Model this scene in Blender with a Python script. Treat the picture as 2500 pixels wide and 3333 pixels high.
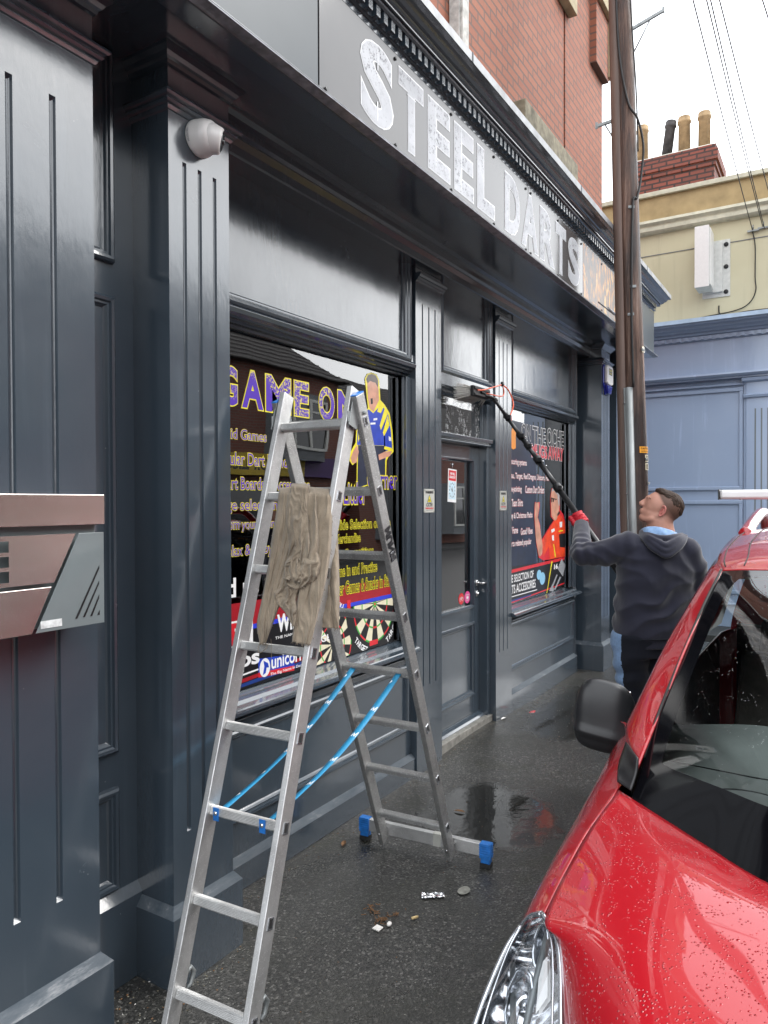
import bpy, bmesh, math, random
from mathutils import Vector, Matrix, noise
random.seed(7)
for o in list(bpy.data.objects): bpy.data.objects.remove(o)
SC = bpy.context.scene
COL = SC.collection
R_ = math.radians
# ------------------------------------------------------------------ camera
CAMH = 1.72; FPX = 2407.0
th, pitch, roll = R_(31.6), R_(-0.8), R_(0.2)
FW = Vector((math.cos(th)*math.cos(pitch), math.sin(th)*math.cos(pitch), math.sin(pitch)))
RT = Vector((math.sin(th), -math.cos(th), 0)); UP = RT.cross(FW)
RT, UP = RT*math.cos(roll)-UP*math.sin(roll), UP*math.cos(roll)+RT*math.sin(roll)
CAM = Vector((0, 0, CAMH))
cd = bpy.data.cameras.new('camera'); cam = bpy.data.objects.new('camera', cd); COL.objects.link(cam)
cd.sensor_fit = 'VERTICAL'; cd.sensor_height = 36.0; cd.sensor_width = 27.0
cd.lens = 36.0*FPX/3333.0; cd.clip_start = 0.05; cd.clip_end = 500
M4 = Matrix.Identity(4)
for i in range(3):
    M4[i][0] = RT[i]; M4[i][1] = UP[i]; M4[i][2] = -FW[i]; M4[i][3] = CAM[i]
cam.matrix_world = M4
SC.camera = cam
# ------------------------------------------------------------------ sky + sun (overcast)
W = bpy.data.worlds.new('World'); SC.world = W; W.use_nodes = True
nt = W.node_tree; nt.nodes.clear()
out = nt.nodes.new('ShaderNodeOutputWorld'); bg = nt.nodes.new('ShaderNodeBackground')
sky = nt.nodes.new('ShaderNodeTexSky'); sky.sky_type = 'NISHITA'; sky.sun_disc = False
sky.sun_elevation = R_(42); sky.sun_rotation = R_(140); sky.air_density = 1.0; sky.dust_density = 3.0
hs = nt.nodes.new('ShaderNodeHueSaturation'); hs.inputs['Saturation'].default_value = 0.18
tc = nt.nodes.new('ShaderNodeTexCoord'); nz = nt.nodes.new('ShaderNodeTexNoise')
nz.inputs['Scale'].default_value = 1.6; nz.inputs['Detail'].default_value = 4
cr = nt.nodes.new('ShaderNodeValToRGB')
cr.color_ramp.elements[0].color = (10.3, 10.8, 11.6, 1); cr.color_ramp.elements[1].color = (15.6, 15.9, 16.2, 1)
cr.color_ramp.elements[0].position = .3; cr.color_ramp.elements[1].position = .7
mx = nt.nodes.new('ShaderNodeMixRGB'); mx.inputs[0].default_value = 0.8
nt.links.new(tc.outputs['Generated'], nz.inputs['Vector']); nt.links.new(nz.outputs['Fac'], cr.inputs[0])
nt.links.new(sky.outputs[0], hs.inputs['Color']); nt.links.new(hs.outputs[0], mx.inputs[1])
nt.links.new(cr.outputs[0], mx.inputs[2]); nt.links.new(mx.outputs[0], bg.inputs['Color'])
bg.inputs['Strength'].default_value = 0.15
nt.links.new(bg.outputs[0], out.inputs[0])
sd = bpy.data.lights.new('sun', 'SUN'); sd.energy = 1.1; sd.angle = R_(25); sd.color = (1, .97, .93)
so = bpy.data.objects.new('sun', sd); COL.objects.link(so); so.location = (0, -4, 9)
so.rotation_euler = Vector((math.sin(R_(140))*math.cos(R_(42)), math.cos(R_(140))*math.cos(R_(42)), math.sin(R_(42)))).to_track_quat('Z', 'Y').to_euler()
SC.view_settings.view_transform = 'Standard'; SC.view_settings.look = 'None'
SC.view_settings.exposure = 0.85; SC.view_settings.gamma = 1.0
SC.render.engine = 'CYCLES'
SC.render.resolution_x = 768; SC.render.resolution_y = 1024
# ------------------------------------------------------------------ measuring: photo pixel -> world point on a known plane
def ray(x, y): return FW + RT*((x-1250)/FPX) - UP*((y-1666.5)/FPX)
def on(ax, v, x, y):
    r = ray(x, y); return CAM + r*((v-CAM[ax])/r[ax])
def PY(v, x, y): return on(1, v, x, y)
def PX(v, x, y): return on(0, v, x, y)
def PZ(v, x, y): return on(2, v, x, y)
def PD(x, y, d): return CAM + ray(x, y)*d
# ------------------------------------------------------------------ materials
MATS = {}
class NB:
    def __init__(s, name):
        m = bpy.data.materials.new(name); m.use_nodes = True; s.m = m; s.t = m.node_tree; s.t.nodes.clear()
        s.out = s.n('ShaderNodeOutputMaterial')
    def n(s, ty, **kw):
        nd = s.t.nodes.new(ty)
        for k, v in kw.items():
            if hasattr(nd, k): setattr(nd, k, v)
        return nd
    def l(s, a, b): s.t.links.new(a, b)
    def coord(s, kind='Object', scale=(1, 1, 1)):
        c = s.n('ShaderNodeTexCoord'); mp = s.n('ShaderNodeMapping'); mp.inputs['Scale'].default_value = scale
        s.l(c.outputs[kind], mp.inputs['Vector']); return mp.outputs[0]
    def noise(s, v, scale, detail=4, rough=.55, dist=0):
        nd = s.n('ShaderNodeTexNoise'); nd.inputs['Scale'].default_value = scale; nd.inputs['Detail'].default_value = detail
        nd.inputs['Roughness'].default_value = rough; nd.inputs['Distortion'].default_value = dist; s.l(v, nd.inputs['Vector']); return nd.outputs['Fac']
    def voro(s, v, scale, feat='F1', out='Distance', rand=1):
        nd = s.n('ShaderNodeTexVoronoi'); nd.feature = feat; nd.inputs['Scale'].default_value = scale; nd.inputs['Randomness'].default_value = rand
        s.l(v, nd.inputs['Vector']); return nd.outputs[out]
    def ramp(s, f, stops):
        r = s.n('ShaderNodeValToRGB'); e = r.color_ramp.elements
        while len(e) > 1: e.remove(e[-1])
        for i, (p, c) in enumerate(stops):
            if not hasattr(c, '__len__'): c = (c, c, c)
            el = e[0] if i == 0 else e.new(p)
            el.position = p; el.color = (*c, 1)
        s.l(f, r.inputs[0]); return r.outputs[0]
    def mix(s, f, a, b, mode='MIX'):
        m = s.n('ShaderNodeMixRGB', blend_type=mode)
        for i, v in ((0, f), (1, a), (2, b)):
            if hasattr(v, 'links'): s.l(v, m.inputs[i])
            elif i == 0: m.inputs[0].default_value = v
            else: m.inputs[i].default_value = (*v, 1) if hasattr(v, '__len__') else (v, v, v, 1)
        return m.outputs[0]
    def math(s, op, a, b=0.0, c=None):
        m = s.n('ShaderNodeMath', operation=op)
        for i, v in enumerate((a, b, c)):
            if v is None: continue
            if hasattr(v, 'links'): s.l(v, m.inputs[i])
            else: m.inputs[i].default_value = v
        return m.outputs[0]
    def bump(s, h, strength=.3, dist=.01, normal=None):
        b = s.n('ShaderNodeBump'); b.inputs['Strength'].default_value = strength; b.inputs['Distance'].default_value = dist
        s.l(h, b.inputs['Height'])
        if normal is not None: s.l(normal, b.inputs['Normal'])
        return b.outputs[0]
    def bsdf(s, color=(.5, .5, .5), rough=.5, metal=0, normal=None, coat=0, coat_rough=.05, spec=.5, trans=0, ior=1.45, alpha=None, sheen=0, emit=None):
        p = s.n('ShaderNodeBsdfPrincipled')
        def st(k, v):
            if v is None: return
            if hasattr(v, 'links'): s.l(v, p.inputs[k])
            else: p.inputs[k].default_value = (*v, 1) if hasattr(v, '__len__') and len(v) == 3 else v
        st('Base Color', color); st('Roughness', rough); st('Metallic', metal); st('Normal', normal); st('Coat Normal', normal)
        st('Coat Weight', coat); st('Coat Roughness', coat_rough); st('Specular IOR Level', spec)
        st('Transmission Weight', trans); st('IOR', ior); st('Sheen Weight', sheen)
        if alpha is not None: st('Alpha', alpha)
        s.l(p.outputs[0], s.out.inputs[0]); MATS[s.m.name] = s.m; return s.m
def simple(name, color, rough=.5, metal=0, var=.15, scale=20, bump=.1, bdist=.002, **kw):
    b = NB(name); v = b.coord(); f = b.noise(v, scale)
    lo = tuple(max(0, c*(1-var)) for c in color); hi = tuple(min(1, c*(1+var)) for c in color)
    col = b.ramp(f, [(.3, lo), (.7, hi)])
    nm = b.bump(f, bump, bdist) if bump else None
    return b.bsdf(col, rough, metal, nm, **kw)
def paint(name, base, light, rough=(.2, .42), scale=1.0, bumpk=.25):
    b = NB(name); v = b.coord()
    big = b.noise(v, 1.3*scale, 5, .6, .6); fine = b.noise(b.coord(scale=(1, 1, .35)), 60, 4, .6); fine2 = b.noise(v, 260, 3)
    drip = b.noise(b.coord(scale=(14, 14, .7)), 1.0, 4, .55, .4)
    col = b.mix(b.ramp(big, [(.42, 0), (.75, .55)]), base, light)
    col = b.mix(b.math('MULTIPLY', b.ramp(drip, [(.58, 0), (.74, .30)]), b.ramp(big, [(.4, 0), (.6, 1)])), col, tuple(min(1, c*1.9) for c in light))
    specks = b.ramp(b.voro(v, 26), [(.035, 1), (.05, 0)]); rare = b.ramp(b.noise(v, 5, 2), [(.62, 0), (.66, .6)])
    col = b.mix(b.math('MULTIPLY', specks, rare), col, (.4, .42, .42))
    rg = b.ramp(b.noise(v, 5*scale, 5, .65, .5), [(.3, rough[0]), (.72, rough[1])])
    wav = b.noise(b.coord(scale=(1, 1, .5)), 7, 3, .5)
    n1 = b.bump(wav, .10*bumpk*4, .012); n2 = b.bump(fine, bumpk*.7, .0016, n1); n3 = b.bump(fine2, bumpk*.5, .0006, n2)
    global LASTNB; LASTNB = b
    return b.bsdf(col, rg, 0, n3, coat=1.0, coat_rough=.12, spec=.55)
paint('dark_paint', (.038, .053, .069), (.055, .070, .085), rough=(.15, .28))
b = NB('dark_paint_worn'); v = b.coord(scale=(.25, 1, 1)); f = b.noise(v, 22, 5, .7); b.bsdf(b.ramp(f, [(.35, (.045, .06, .075)), (.58, (.085, .10, .115)), (.72, (.22, .23, .24))]), .6, 0, b.bump(f, .4, .003), spec=.3)
[n for n in MATS['dark_paint'].node_tree.nodes if n.type == 'BSDF_PRINCIPLED'][0].inputs['Coat IOR'].default_value = 1.65
paint('blue_paint', (.28, .365, .51), (.31, .395, .54), rough=(.35, .55))
b = NB('asphalt'); v = b.coord()
agg = b.voro(v, 130, out='Distance'); aggc = b.voro(v, 130, out='Color'); big = b.noise(v, 1.7, 5, .6, .4); n = b.noise(v, 35, 5, .65)
sep = b.n('ShaderNodeSeparateXYZ'); b.l(aggc, sep.inputs[0])
stone = b.ramp(sep.outputs[0], [(.1, (.016, .016, .016)), (.6, (.040, .039, .037)), (.88, (.066, .064, .059)), (.985, (.16, .155, .145))])
col = b.mix(b.ramp(big, [(.35, .1), (.7, .7)]), stone, (.024, .0245, .020))
moss = b.ramp(b.noise(v, 2.6, 4, .6, 1), [(.58, 0), (.72, .5)]); col = b.mix(moss, col, (.022, .024, .012))
sp = b.ramp(b.voro(v, 7.5), [(.045, 1), (.06, 0)]); rare = b.ramp(b.noise(v, 3.2, 2), [(.5, 0), (.54, .8)])
col = b.mix(b.math('MULTIPLY', sp, rare), col, (.17, .17, .145))
sp2 = b.ramp(b.voro(v, 24), [(.05, 1), (.075, 0)]); rare2 = b.ramp(b.noise(v, 5, 3), [(.5, 0), (.56, .8)])
col = b.mix(b.math('MULTIPLY', sp2, rare2), col, (.30, .29, .26))
# puddle (water lying in a hollow), world position driven
geo = b.n('ShaderNodeNewGeometry'); s2 = b.n('ShaderNodeSeparateXYZ'); b.l(geo.outputs['Position'], s2.inputs[0])
def blob(cx, cy, rx, ry):
    dx = b.math('DIVIDE', b.math('SUBTRACT', s2.outputs[0], cx), rx); dy = b.math('DIVIDE', b.math('SUBTRACT', s2.outputs[1], cy), ry)
    return b.math('ADD', b.math('MULTIPLY', dx, dx), b.math('MULTIPLY', dy, dy))
wob = b.math('MULTIPLY', b.math('SUBTRACT', b.noise(v, 3.5, 4, .6), .5), 1.8)
wet = b.ramp(b.math('ADD', b.math('MINIMUM', blob(3.72, 1.62, .50, .40), blob(6.0, 1.8, 1.0, .35)), wob), [(.55, 1), (1.05, 0)])
damp = b.ramp(b.noise(v, 1.1, 4, .6, .5), [(.35, 0), (.65, 1)])
rg = b.mix(damp, .42, .26); rg = b.mix(wet, rg, .08)
col = b.mix(b.math('MULTIPLY', wet, .75), col, (.012, .011, .009))
h = b.mix(wet, b.mix(.5, agg, n), .35)
nm = b.bump(h, .52, .005); nm = b.bump(b.noise(v, 9, 3), .10, .02, nm)
b.bsdf(col, rg, 0, nm, spec=.55)
simple('road_asphalt', (.045, .045, .045), .6, 0, .4, 60, .5, .004)
simple('kerb_stone', (.22, .21, .2), .6, 0, .25, 30, .4, .004)
def brick(name, c1, c2, mortar, sx=1/.225, rough=.8, row=.075, plane='xz', mort=.010, bw=.225):
    b = NB(name); t = b.n('ShaderNodeTexCoord'); sp_ = b.n('ShaderNodeSeparateXYZ'); b.l(t.outputs['Object'], sp_.inputs[0])
    cb = b.n('ShaderNodeCombineXYZ'); b.l(sp_.outputs[0 if plane == 'xz' else 1], cb.inputs[0]); b.l(sp_.outputs[2], cb.inputs[1])
    br = b.n('ShaderNodeTexBrick'); b.l(cb.outputs[0], br.inputs['Vector'])
    br.inputs['Color1'].default_value = (*c1, 1); br.inputs['Color2'].default_value = (*c2, 1); br.inputs['Mortar'].default_value = (*mortar, 1)
    br.inputs['Scale'].default_value = 1; br.inputs['Mortar Size'].default_value = mort; br.inputs['Brick Width'].default_value = bw; br.inputs['Row Height'].default_value = row
    br.inputs['Mortar Smooth'].default_value = .1; br.inputs['Bias'].default_value = -.1
    v = b.coord(); nn = b.noise(v, 30, 5, .6); st = b.noise(v, 1.6, 4)
    col = b.mix(b.ramp(nn, [(.3, 0), (.75, .35)]), br.outputs['Color'], tuple(c*.55 for c in c1))
    col = b.mix(b.ramp(st, [(.45, 0), (.8, .25)]), col, tuple(min(1, c*1.4) for c in c2))
    inv = b.math('SUBTRACT', 1.0, br.outputs['Fac'])
    nm = b.bump(inv, .6, .006); nm = b.bump(nn, .4, .003, nm)
    return b.bsdf(col, rough, 0, nm)
brick('red_brick', (.32, .118, .068), (.26, .088, .052), (.13, .085, .068), mort=.010)
brick('opposite_brick', (.21, .075, .05), (.16, .055, .04), (.16, .14, .13))
brick('chimney_brick', (.23, .065, .045), (.13, .048, .038), (.03, .026, .026), plane='yz', mort=.014)
simple('mortar_cap', (.42, .39, .33), .9, 0, .35, 25, .6, .01)
simple('stone', (.19, .17, .12), .85, 0, .45, 12, .6, .006)
simple('beige_stone', (.36, .30, .19), .85, 0, .2, 15, .4, .004)
simple('lead', (.30, .31, .32), .5, .2, .3, 9, .3, .003)
b = NB('cream_render'); v = b.coord(); v2 = b.coord(scale=(1, 2.2, .12)); f = b.noise(v2, 3, 5, .65, .3); g = b.noise(v, 1.2, 4)
b.bsdf(b.mix(b.ramp(f, [(.52, 0), (.75, .5)]), b.ramp(g, [(.3, (.50, .46, .31)), (.7, (.56, .52, .36))]), (.36, .33, .23)), .85, 0, b.bump(b.noise(v, 14, 4), .2, .003))
simple('tan_render', (.36, .27, .14), .9, 0, .18, 5, .4, .004)
simple('cream_trim', (.52, .50, .39), .8, 0, .12, 14, .5, .006)
simple('white_old_paint', (.45, .44, .41), .7, 0, .35, 18, .5, .004)
simple('clay_pot', (.30, .205, .11), .85, 0, .35, 9, .4, .006)
simple('sooty_pot', (.06, .055, .055), .85, 0, .5, 9, .4, .006)
simple('roof_tile', (.045, .04, .038), .7, 0, .4, 8, .4, .01)
simple('white_frame', (.55, .55, .52), .5, 0, .1)
simple('grey_render', (.16, .17, .18), .8, 0, .15)
simple('yellow_board', (.50, .36, .03), .5, 0, .1)
simple('purple_board', (.06, .02, .12), .5, 0, .1)
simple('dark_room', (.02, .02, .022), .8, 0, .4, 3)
simple('grey_board', (.30, .34, .34), .7, 0, .1, 3)
simple('white_plastic', (.76, .75, .73), .35, 0, .03, 30, .02, coat=.3)
simple('black_plastic', (.012, .012, .013), .35, 0, .2)
simple('black_rubber', (.02, .02, .02), .7, 0, .3)
simple('black_glass', (.006, .006, .008), .08, 0, 0, 5, 0, coat=1)
simple('blue_lens', (.02, .03, .30), .15, 0, .1, 10, 0, coat=1)
simple('chrome', (.75, .75, .75), .12, 1, .05, 10, 0)
simple('blue_plastic', (.015, .14, .45), .4, 0, .25, 40, .2)
simple('chess_wood', (.45, .34, .16), .4, 0, .2)
simple('orange_hose', (.75, .10, .03), .35, 0, .1, coat=.4)
simple('bristle', (.55, .54, .50), .6, 0, .25, 80)
simple('carbon', (.016, .016, .017), .42, 0, .3, 60, .2, .0006, coat=.2)
simple('red_glove', (.45, .008, .02), .55, 0, .15, 90, .4, .002)
simple('light_blue_cloth', (.20, .32, .52), .85, 0, .12, 60, .3, .002, sheen=.2)
simple('wood_litter', (.16, .085, .04), .8, 0, .5, 60)
simple('paper', (.72, .70, .66), .7, 0, .15, 40, .3)
simple('gum', (.20, .20, .175), .8, 0, .3, 40, .3)
simple('threshold_metal', (.27, .26, .235), .5, .4, .3, 20, .3)
simple('tile_label', (.55, .56, .56), .6, 0, .3, 60)
simple('grey_metal_paint', (.14, .165, .17), .38, 0, .05, 10, .03, coat=.3)
simple('wire_black', (.02, .02, .02), .6)
simple('tyre', (.02, .02, .02), .8, 0, .2)
simple('dash', (.19, .20, .195), .75, 0, .12, 6, .3)
simple('seat_cloth', (.085, .075, .068), .9, 0, .2, 30, .3)
simple('frit', (.003, .003, .004), .07, 0, 0, 5, 0, coat=.3, spec=.35)
simple('lamp_reflector', (.80, .81, .83), .16, 1, .1, 40, .15, .004)
simple('lamp_chrome', (.55, .57, .60), .2, .9, .15, 20, .05)
simple('amber', (.62, .12, .01), .2, 0, .1, coat=1)
for nme, c in dict(v_white=(.8, .8, .8), v_red=(.62, .02, .03), v_blue=(.03, .05, .55), v_yellow=(.80, .70, .03), v_purple=(.075, .02, .40), v_black=(.010, .010, .012),
                   v_cream=(.72, .66, .48), v_green=(.05, .38, .06), v_skin=(.56, .28, .19), v_hair=(.09, .065, .05), v_orange=(.75, .06, .015), v_bluepanel=(.015, .045, .22),
                   v_royal=(.015, .05, .42), v_lightblue=(.25, .52, .72), v_pink=(.72, .08, .28), v_grey=(.30, .31, .33), v_darkred=(.33, .012, .02), v_flame=(.9, .30, .05), v_navy=(.012, .02, .045), v_beer=(.85, .30, .03), v_greyhair=(.42, .40, .40)).items():
    simple(nme, c, .32, 0, (.25 if nme in ('v_royal', 'v_orange', 'v_skin', 'v_hair', 'v_navy', 'v_greyhair') else .06), (13 if nme in ('v_royal', 'v_orange', 'v_skin', 'v_hair', 'v_navy', 'v_greyhair') else 40), 0, coat=.3)
b = NB('v_scuffed_purple'); v = b.coord(); f = b.noise(v, 75, 5, .75); f2 = b.noise(v, 4, 2)
b.bsdf(b.mix(b.math('MULTIPLY', b.ramp(f, [(.53, 0), (.55, 1)]), b.ramp(f2, [(.48, 0), (.56, 1)])), (.075, .02, .40), (.80, .70, .03)), .3, 0, None, coat=.3)
b = NB('v_scuffed_red'); v = b.coord(); f = b.noise(v, 75, 5, .7)
b.bsdf(b.mix(b.ramp(f, [(.6, 0), (.62, 1)]), (.6, .02, .04), (.8, .6, .6)), .3, 0, None, coat=.3)
# sign faces: printed, glossy board
b = NB('sign_board'); v = b.coord(); f = b.noise(v, 1.5, 3)
b.bsdf(b.ramp(f, [(.3, (.05, .05, .053)), (.7, (.075, .074, .072))]), .13, 0, b.bump(b.noise(v, 2.2, 2), .05, .02), coat=.15, coat_rough=.06, spec=.45)
b = NB('sign_letter'); v = b.coord(); f = b.noise(v, 48, 5, .8); f2 = b.noise(v, 3.2, 2)
b.bsdf(b.mix(b.math('MULTIPLY', b.ramp(f, [(.55, 0), (.57, 1)]), b.ramp(f2, [(.42, .25), (.55, 1)])), b.ramp(b.noise(b.coord(scale=(1, 1, 2)), 2.2, 2), [(.3, (.32, .335, .36)), (.7, (.48, .50, .53))]), (.11, .115, .13)), .35, 0, None, spec=.3)
b = NB('sign_letter_rim'); b.bsdf((.62, .64, .66), .2, 0, None, coat=.4)
b = NB('sign_flame'); v = b.coord(scale=(3, 3, 1.1)); f = b.noise(v, 4, 5, .6, 1.2)
b.bsdf(b.ramp(f, [(.35, (.10, .09, .085)), (.50, (.16, .12, .10)), (.57, (.50, .20, .05)), (.64, (.62, .42, .16)), (.72, (.16, .12, .10))]), .22, 0, None, spec=.3)
b = NB('steel_brushed'); v = b.coord(scale=(.6, 1, 4)); f = b.noise(v, 6, 3)
b.bsdf(b.ramp(f, [(.3, (.60, .54, .50)), (.7, (.68, .60, .57))]), .27, 1, None)
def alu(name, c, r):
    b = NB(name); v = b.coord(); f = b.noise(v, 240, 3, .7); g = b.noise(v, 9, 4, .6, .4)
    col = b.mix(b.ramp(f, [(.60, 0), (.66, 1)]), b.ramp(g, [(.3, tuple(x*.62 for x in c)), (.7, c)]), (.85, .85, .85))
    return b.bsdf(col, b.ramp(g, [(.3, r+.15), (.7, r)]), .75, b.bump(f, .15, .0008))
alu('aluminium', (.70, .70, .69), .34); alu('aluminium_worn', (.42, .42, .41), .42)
b = NB('galvanised'); v = b.coord(scale=(1, 1, .2)); f = b.noise(v, 14, 4, .6); b.bsdf(b.ramp(f, [(.3, (.20, .215, .215)), (.7, (.34, .36, .36))]), .5, .5, b.bump(f, .1, .001))
b = NB('strap_blue'); v = b.coord(); f = b.noise(v, 300, 2); b.bsdf(b.ramp(f, [(.3, (.012, .18, .36)), (.7, (.02, .27, .48))]), .55, 0, b.bump(f, .3, .001))
b = NB('sacking'); v = b.coord(); w1 = b.n('ShaderNodeTexWave'); w1.bands_direction = 'Z'; w1.inputs['Scale'].default_value = 170; w1.inputs['Distortion'].default_value = 6; b.l(v, w1.inputs['Vector'])
w2 = b.n('ShaderNodeTexWave'); w2.bands_direction = 'X'; w2.inputs['Scale'].default_value = 170; w2.inputs['Distortion'].default_value = 6; b.l(v, w2.inputs['Vector'])
g = b.noise(v, 8, 5, .65); f = b.noise(v, 120, 3); wv = b.mix(.5, w1.outputs['Fac'], w2.outputs['Fac'])
col = b.mix(b.ramp(g, [(.3, 0), (.7, 1)]), (.20, .160, .115), (.34, .28, .21)); col = b.mix(b.math('MULTIPLY', f, .3), col, (.15, .12, .085))
b.bsdf(col, .95, 0, b.bump(b.mix(.6, wv, f), .6, .0022), spec=.2, sheen=.2)
b = NB('pole_wood'); v = b.coord(scale=(1, 1, .06)); f = b.noise(v, 26, 6, .7, .5); g = b.noise(b.coord(scale=(1, 1, .3)), 3.2, 5, .6, .3)
col = b.ramp(f, [(.3, (.012, .009, .008)), (.46, (.075, .040, .028)), (.6, (.16, .095, .068)), (.72, (.30, .22, .18))])
col = b.mix(b.ramp(g, [(.45, 0), (.62, .85)]), col, (.012, .009, .009))
b.bsdf(col, b.ramp(g, [(.4, .6), (.65, .35)]), 0, b.bump(f, 1.0, .014))
b = NB('pole_wood_smooth'); v = b.coord(scale=(1, 1, .05)); f = b.noise(v, 18, 5, .6); b.bsdf(b.ramp(f, [(.3, (.09, .060, .048)), (.7, (.19, .13, .105))]), .55, 0, b.bump(f, .5, .004))
b = NB('hoodie_cloth'); v = b.coord(); f = b.noise(v, 330, 2); g = b.noise(v, 6, 3)
b.bsdf(b.ramp(g, [(.3, (.0165, .017, .029)), (.7, (.023, .0235, .038))]), .92, 0, b.bump(f, .25, .001), spec=.25, sheen=.35)
b = NB('trouser_cloth'); v = b.coord(); f = b.noise(v, 330, 2); b.bsdf((.006, .0075, .014), .85, 0, b.bump(f, .2, .001), spec=.3, sheen=.15)
simple('mirror_shell', (.015, .0155, .017), .33, 0, .2, 14, .05)
simple('paintless_alu', (.62, .62, .62), .35, .3, .05, 20, .02)
simple('plain_grey_board', (.075, .09, .10), .34, 0, .05, 3, .02, spec=.25)
simple('v_orangeplate', (.75, .33, .03), .5)
simple('v_paleblue', (.55, .70, .78), .4)
simple('blue_paint_pale', (.36, .47, .60), .5, 0, .12, 8, .2)
simple('paper_w', (.45, .45, .41), .4, 0, .05, 30, 0)
simple('sign_trim', (.20, .215, .23), .32, 0, .5, 22, .35, .003, coat=.3)
# glass: clear with real mirror reflection growing at grazing angles
def glass(name, tint=(1, 1, 1), ior=1.5, rough=0.0, bump=None, boost=0.0, gain=2.0):
    b = NB(name); tr = b.n('ShaderNodeBsdfTransparent'); tr.inputs[0].default_value = (*tint, 1)
    gl = b.n('ShaderNodeBsdfGlossy'); gl.inputs['Roughness'].default_value = rough
    fr = b.n('ShaderNodeFresnel'); fr.inputs['IOR'].default_value = ior
    v = b.coord()
    nm = b.bump(b.noise(v, 1.6, 2), .05, .02)
    if bump == 'drops':
        d = b.ramp(b.voro(v, 95), [(.0, 1), (.24, 0)]); msk = b.ramp(b.noise(v, 22, 3), [(.52, 0), (.6, 1)])
        nm = b.bump(b.math('MULTIPLY', d, msk), .8, .004, nm)
    b.l(nm, gl.inputs['Normal'])
    f = b.math('MINIMUM', b.math('ADD', b.math('MULTIPLY', fr.outputs[0], gain), boost), 1.0)
    ms = b.n('ShaderNodeMixShader'); b.l(f, ms.inputs[0]); b.l(tr.outputs[0], ms.inputs[1]); b.l(gl.outputs[0], ms.inputs[2])
    b.l(ms.outputs[0], b.out.inputs[0]); MATS[name] = b.m
glass('window_glass', (.80, .85, .83), 1.6, 0, None, .06)
glass('screen_glass', (.88, .94, .92), 1.5, 0, 'drops', .0, 1.35)
glass('lamp_glass', (.93, .95, .97), 1.45, 0.02, None, .02)
b = NB('wet_glass_film'); v = b.coord(scale=(1, 1, .6)); f = b.noise(v, 70, 6, .8, .6); g = b.noise(v, 9, 3, .6)
al = b.math('MULTIPLY', b.ramp(f, [(.54, 0), (.62, .85)]), b.ramp(g, [(.42, 0), (.55, 1)]))
b.bsdf((.75, .77, .78), .3, 0, None, alpha=al)
# car paint with rain drops
b = NB('red_car_paint'); v = b.coord()
d = b.ramp(b.voro(v, 140), [(.0, 1), (.30, 0)]); msk = b.ramp(b.noise(v, 26, 3), [(.46, 0), (.54, 1)])
d2 = b.ramp(b.voro(v, 46), [(.0, 1), (.16, 0)]); msk2 = b.ramp(b.noise(v, 15, 3), [(.56, 0), (.62, 1)])
up = b.n('ShaderNodeNewGeometry'); sx = b.n('ShaderNodeSeparateXYZ'); b.l(up.outputs['Normal'], sx.inputs[0]); upm = b.ramp(sx.outputs[2], [(.15, 0), (.55, 1)])
hh = b.math('MULTIPLY', b.math('ADD', b.math('MULTIPLY', d, msk), b.math('MULTIPLY', d2, msk2)), upm)
nm = b.bump(hh, .7, .006)
b.bsdf((.34, .002, .008), .35, 0, nm, coat=1.0, coat_rough=.03, spec=.5)
b.t.nodes  # keep
b = NB('skin_short_hair'); v = b.coord(); f = b.noise(v, 8, 3); sp_ = b.n('ShaderNodeAttribute'); sp_.attribute_name = 'fade'
hair = b.mix(b.ramp(b.noise(b.coord(), 700, 2), [(.4, 0), (.6, 1)]), (.022, .014, .010), (.075, .045, .032))
skin = b.mix(b.ramp(f, [(.35, 0), (.65, 1)]), (.44, .225, .165), (.50, .255, .19))
b.bsdf(b.mix(sp_.outputs['Fac'], skin, hair), .5, 0, b.bump(b.noise(v, 240, 2), .12, .001), spec=.4)
b = NB('skin_ear'); b.bsdf((.42, .145, .12), .5, 0, None)
b = NB('hair_brown'); v = b.coord(scale=(1, .25, .25)); f = b.noise(v, 160, 4, .7); b.bsdf(b.ramp(f, [(.3, (.012, .007, .005)), (.7, (.060, .036, .025))]), .6, 0, b.bump(f, .9, .006), spec=.2)
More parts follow.
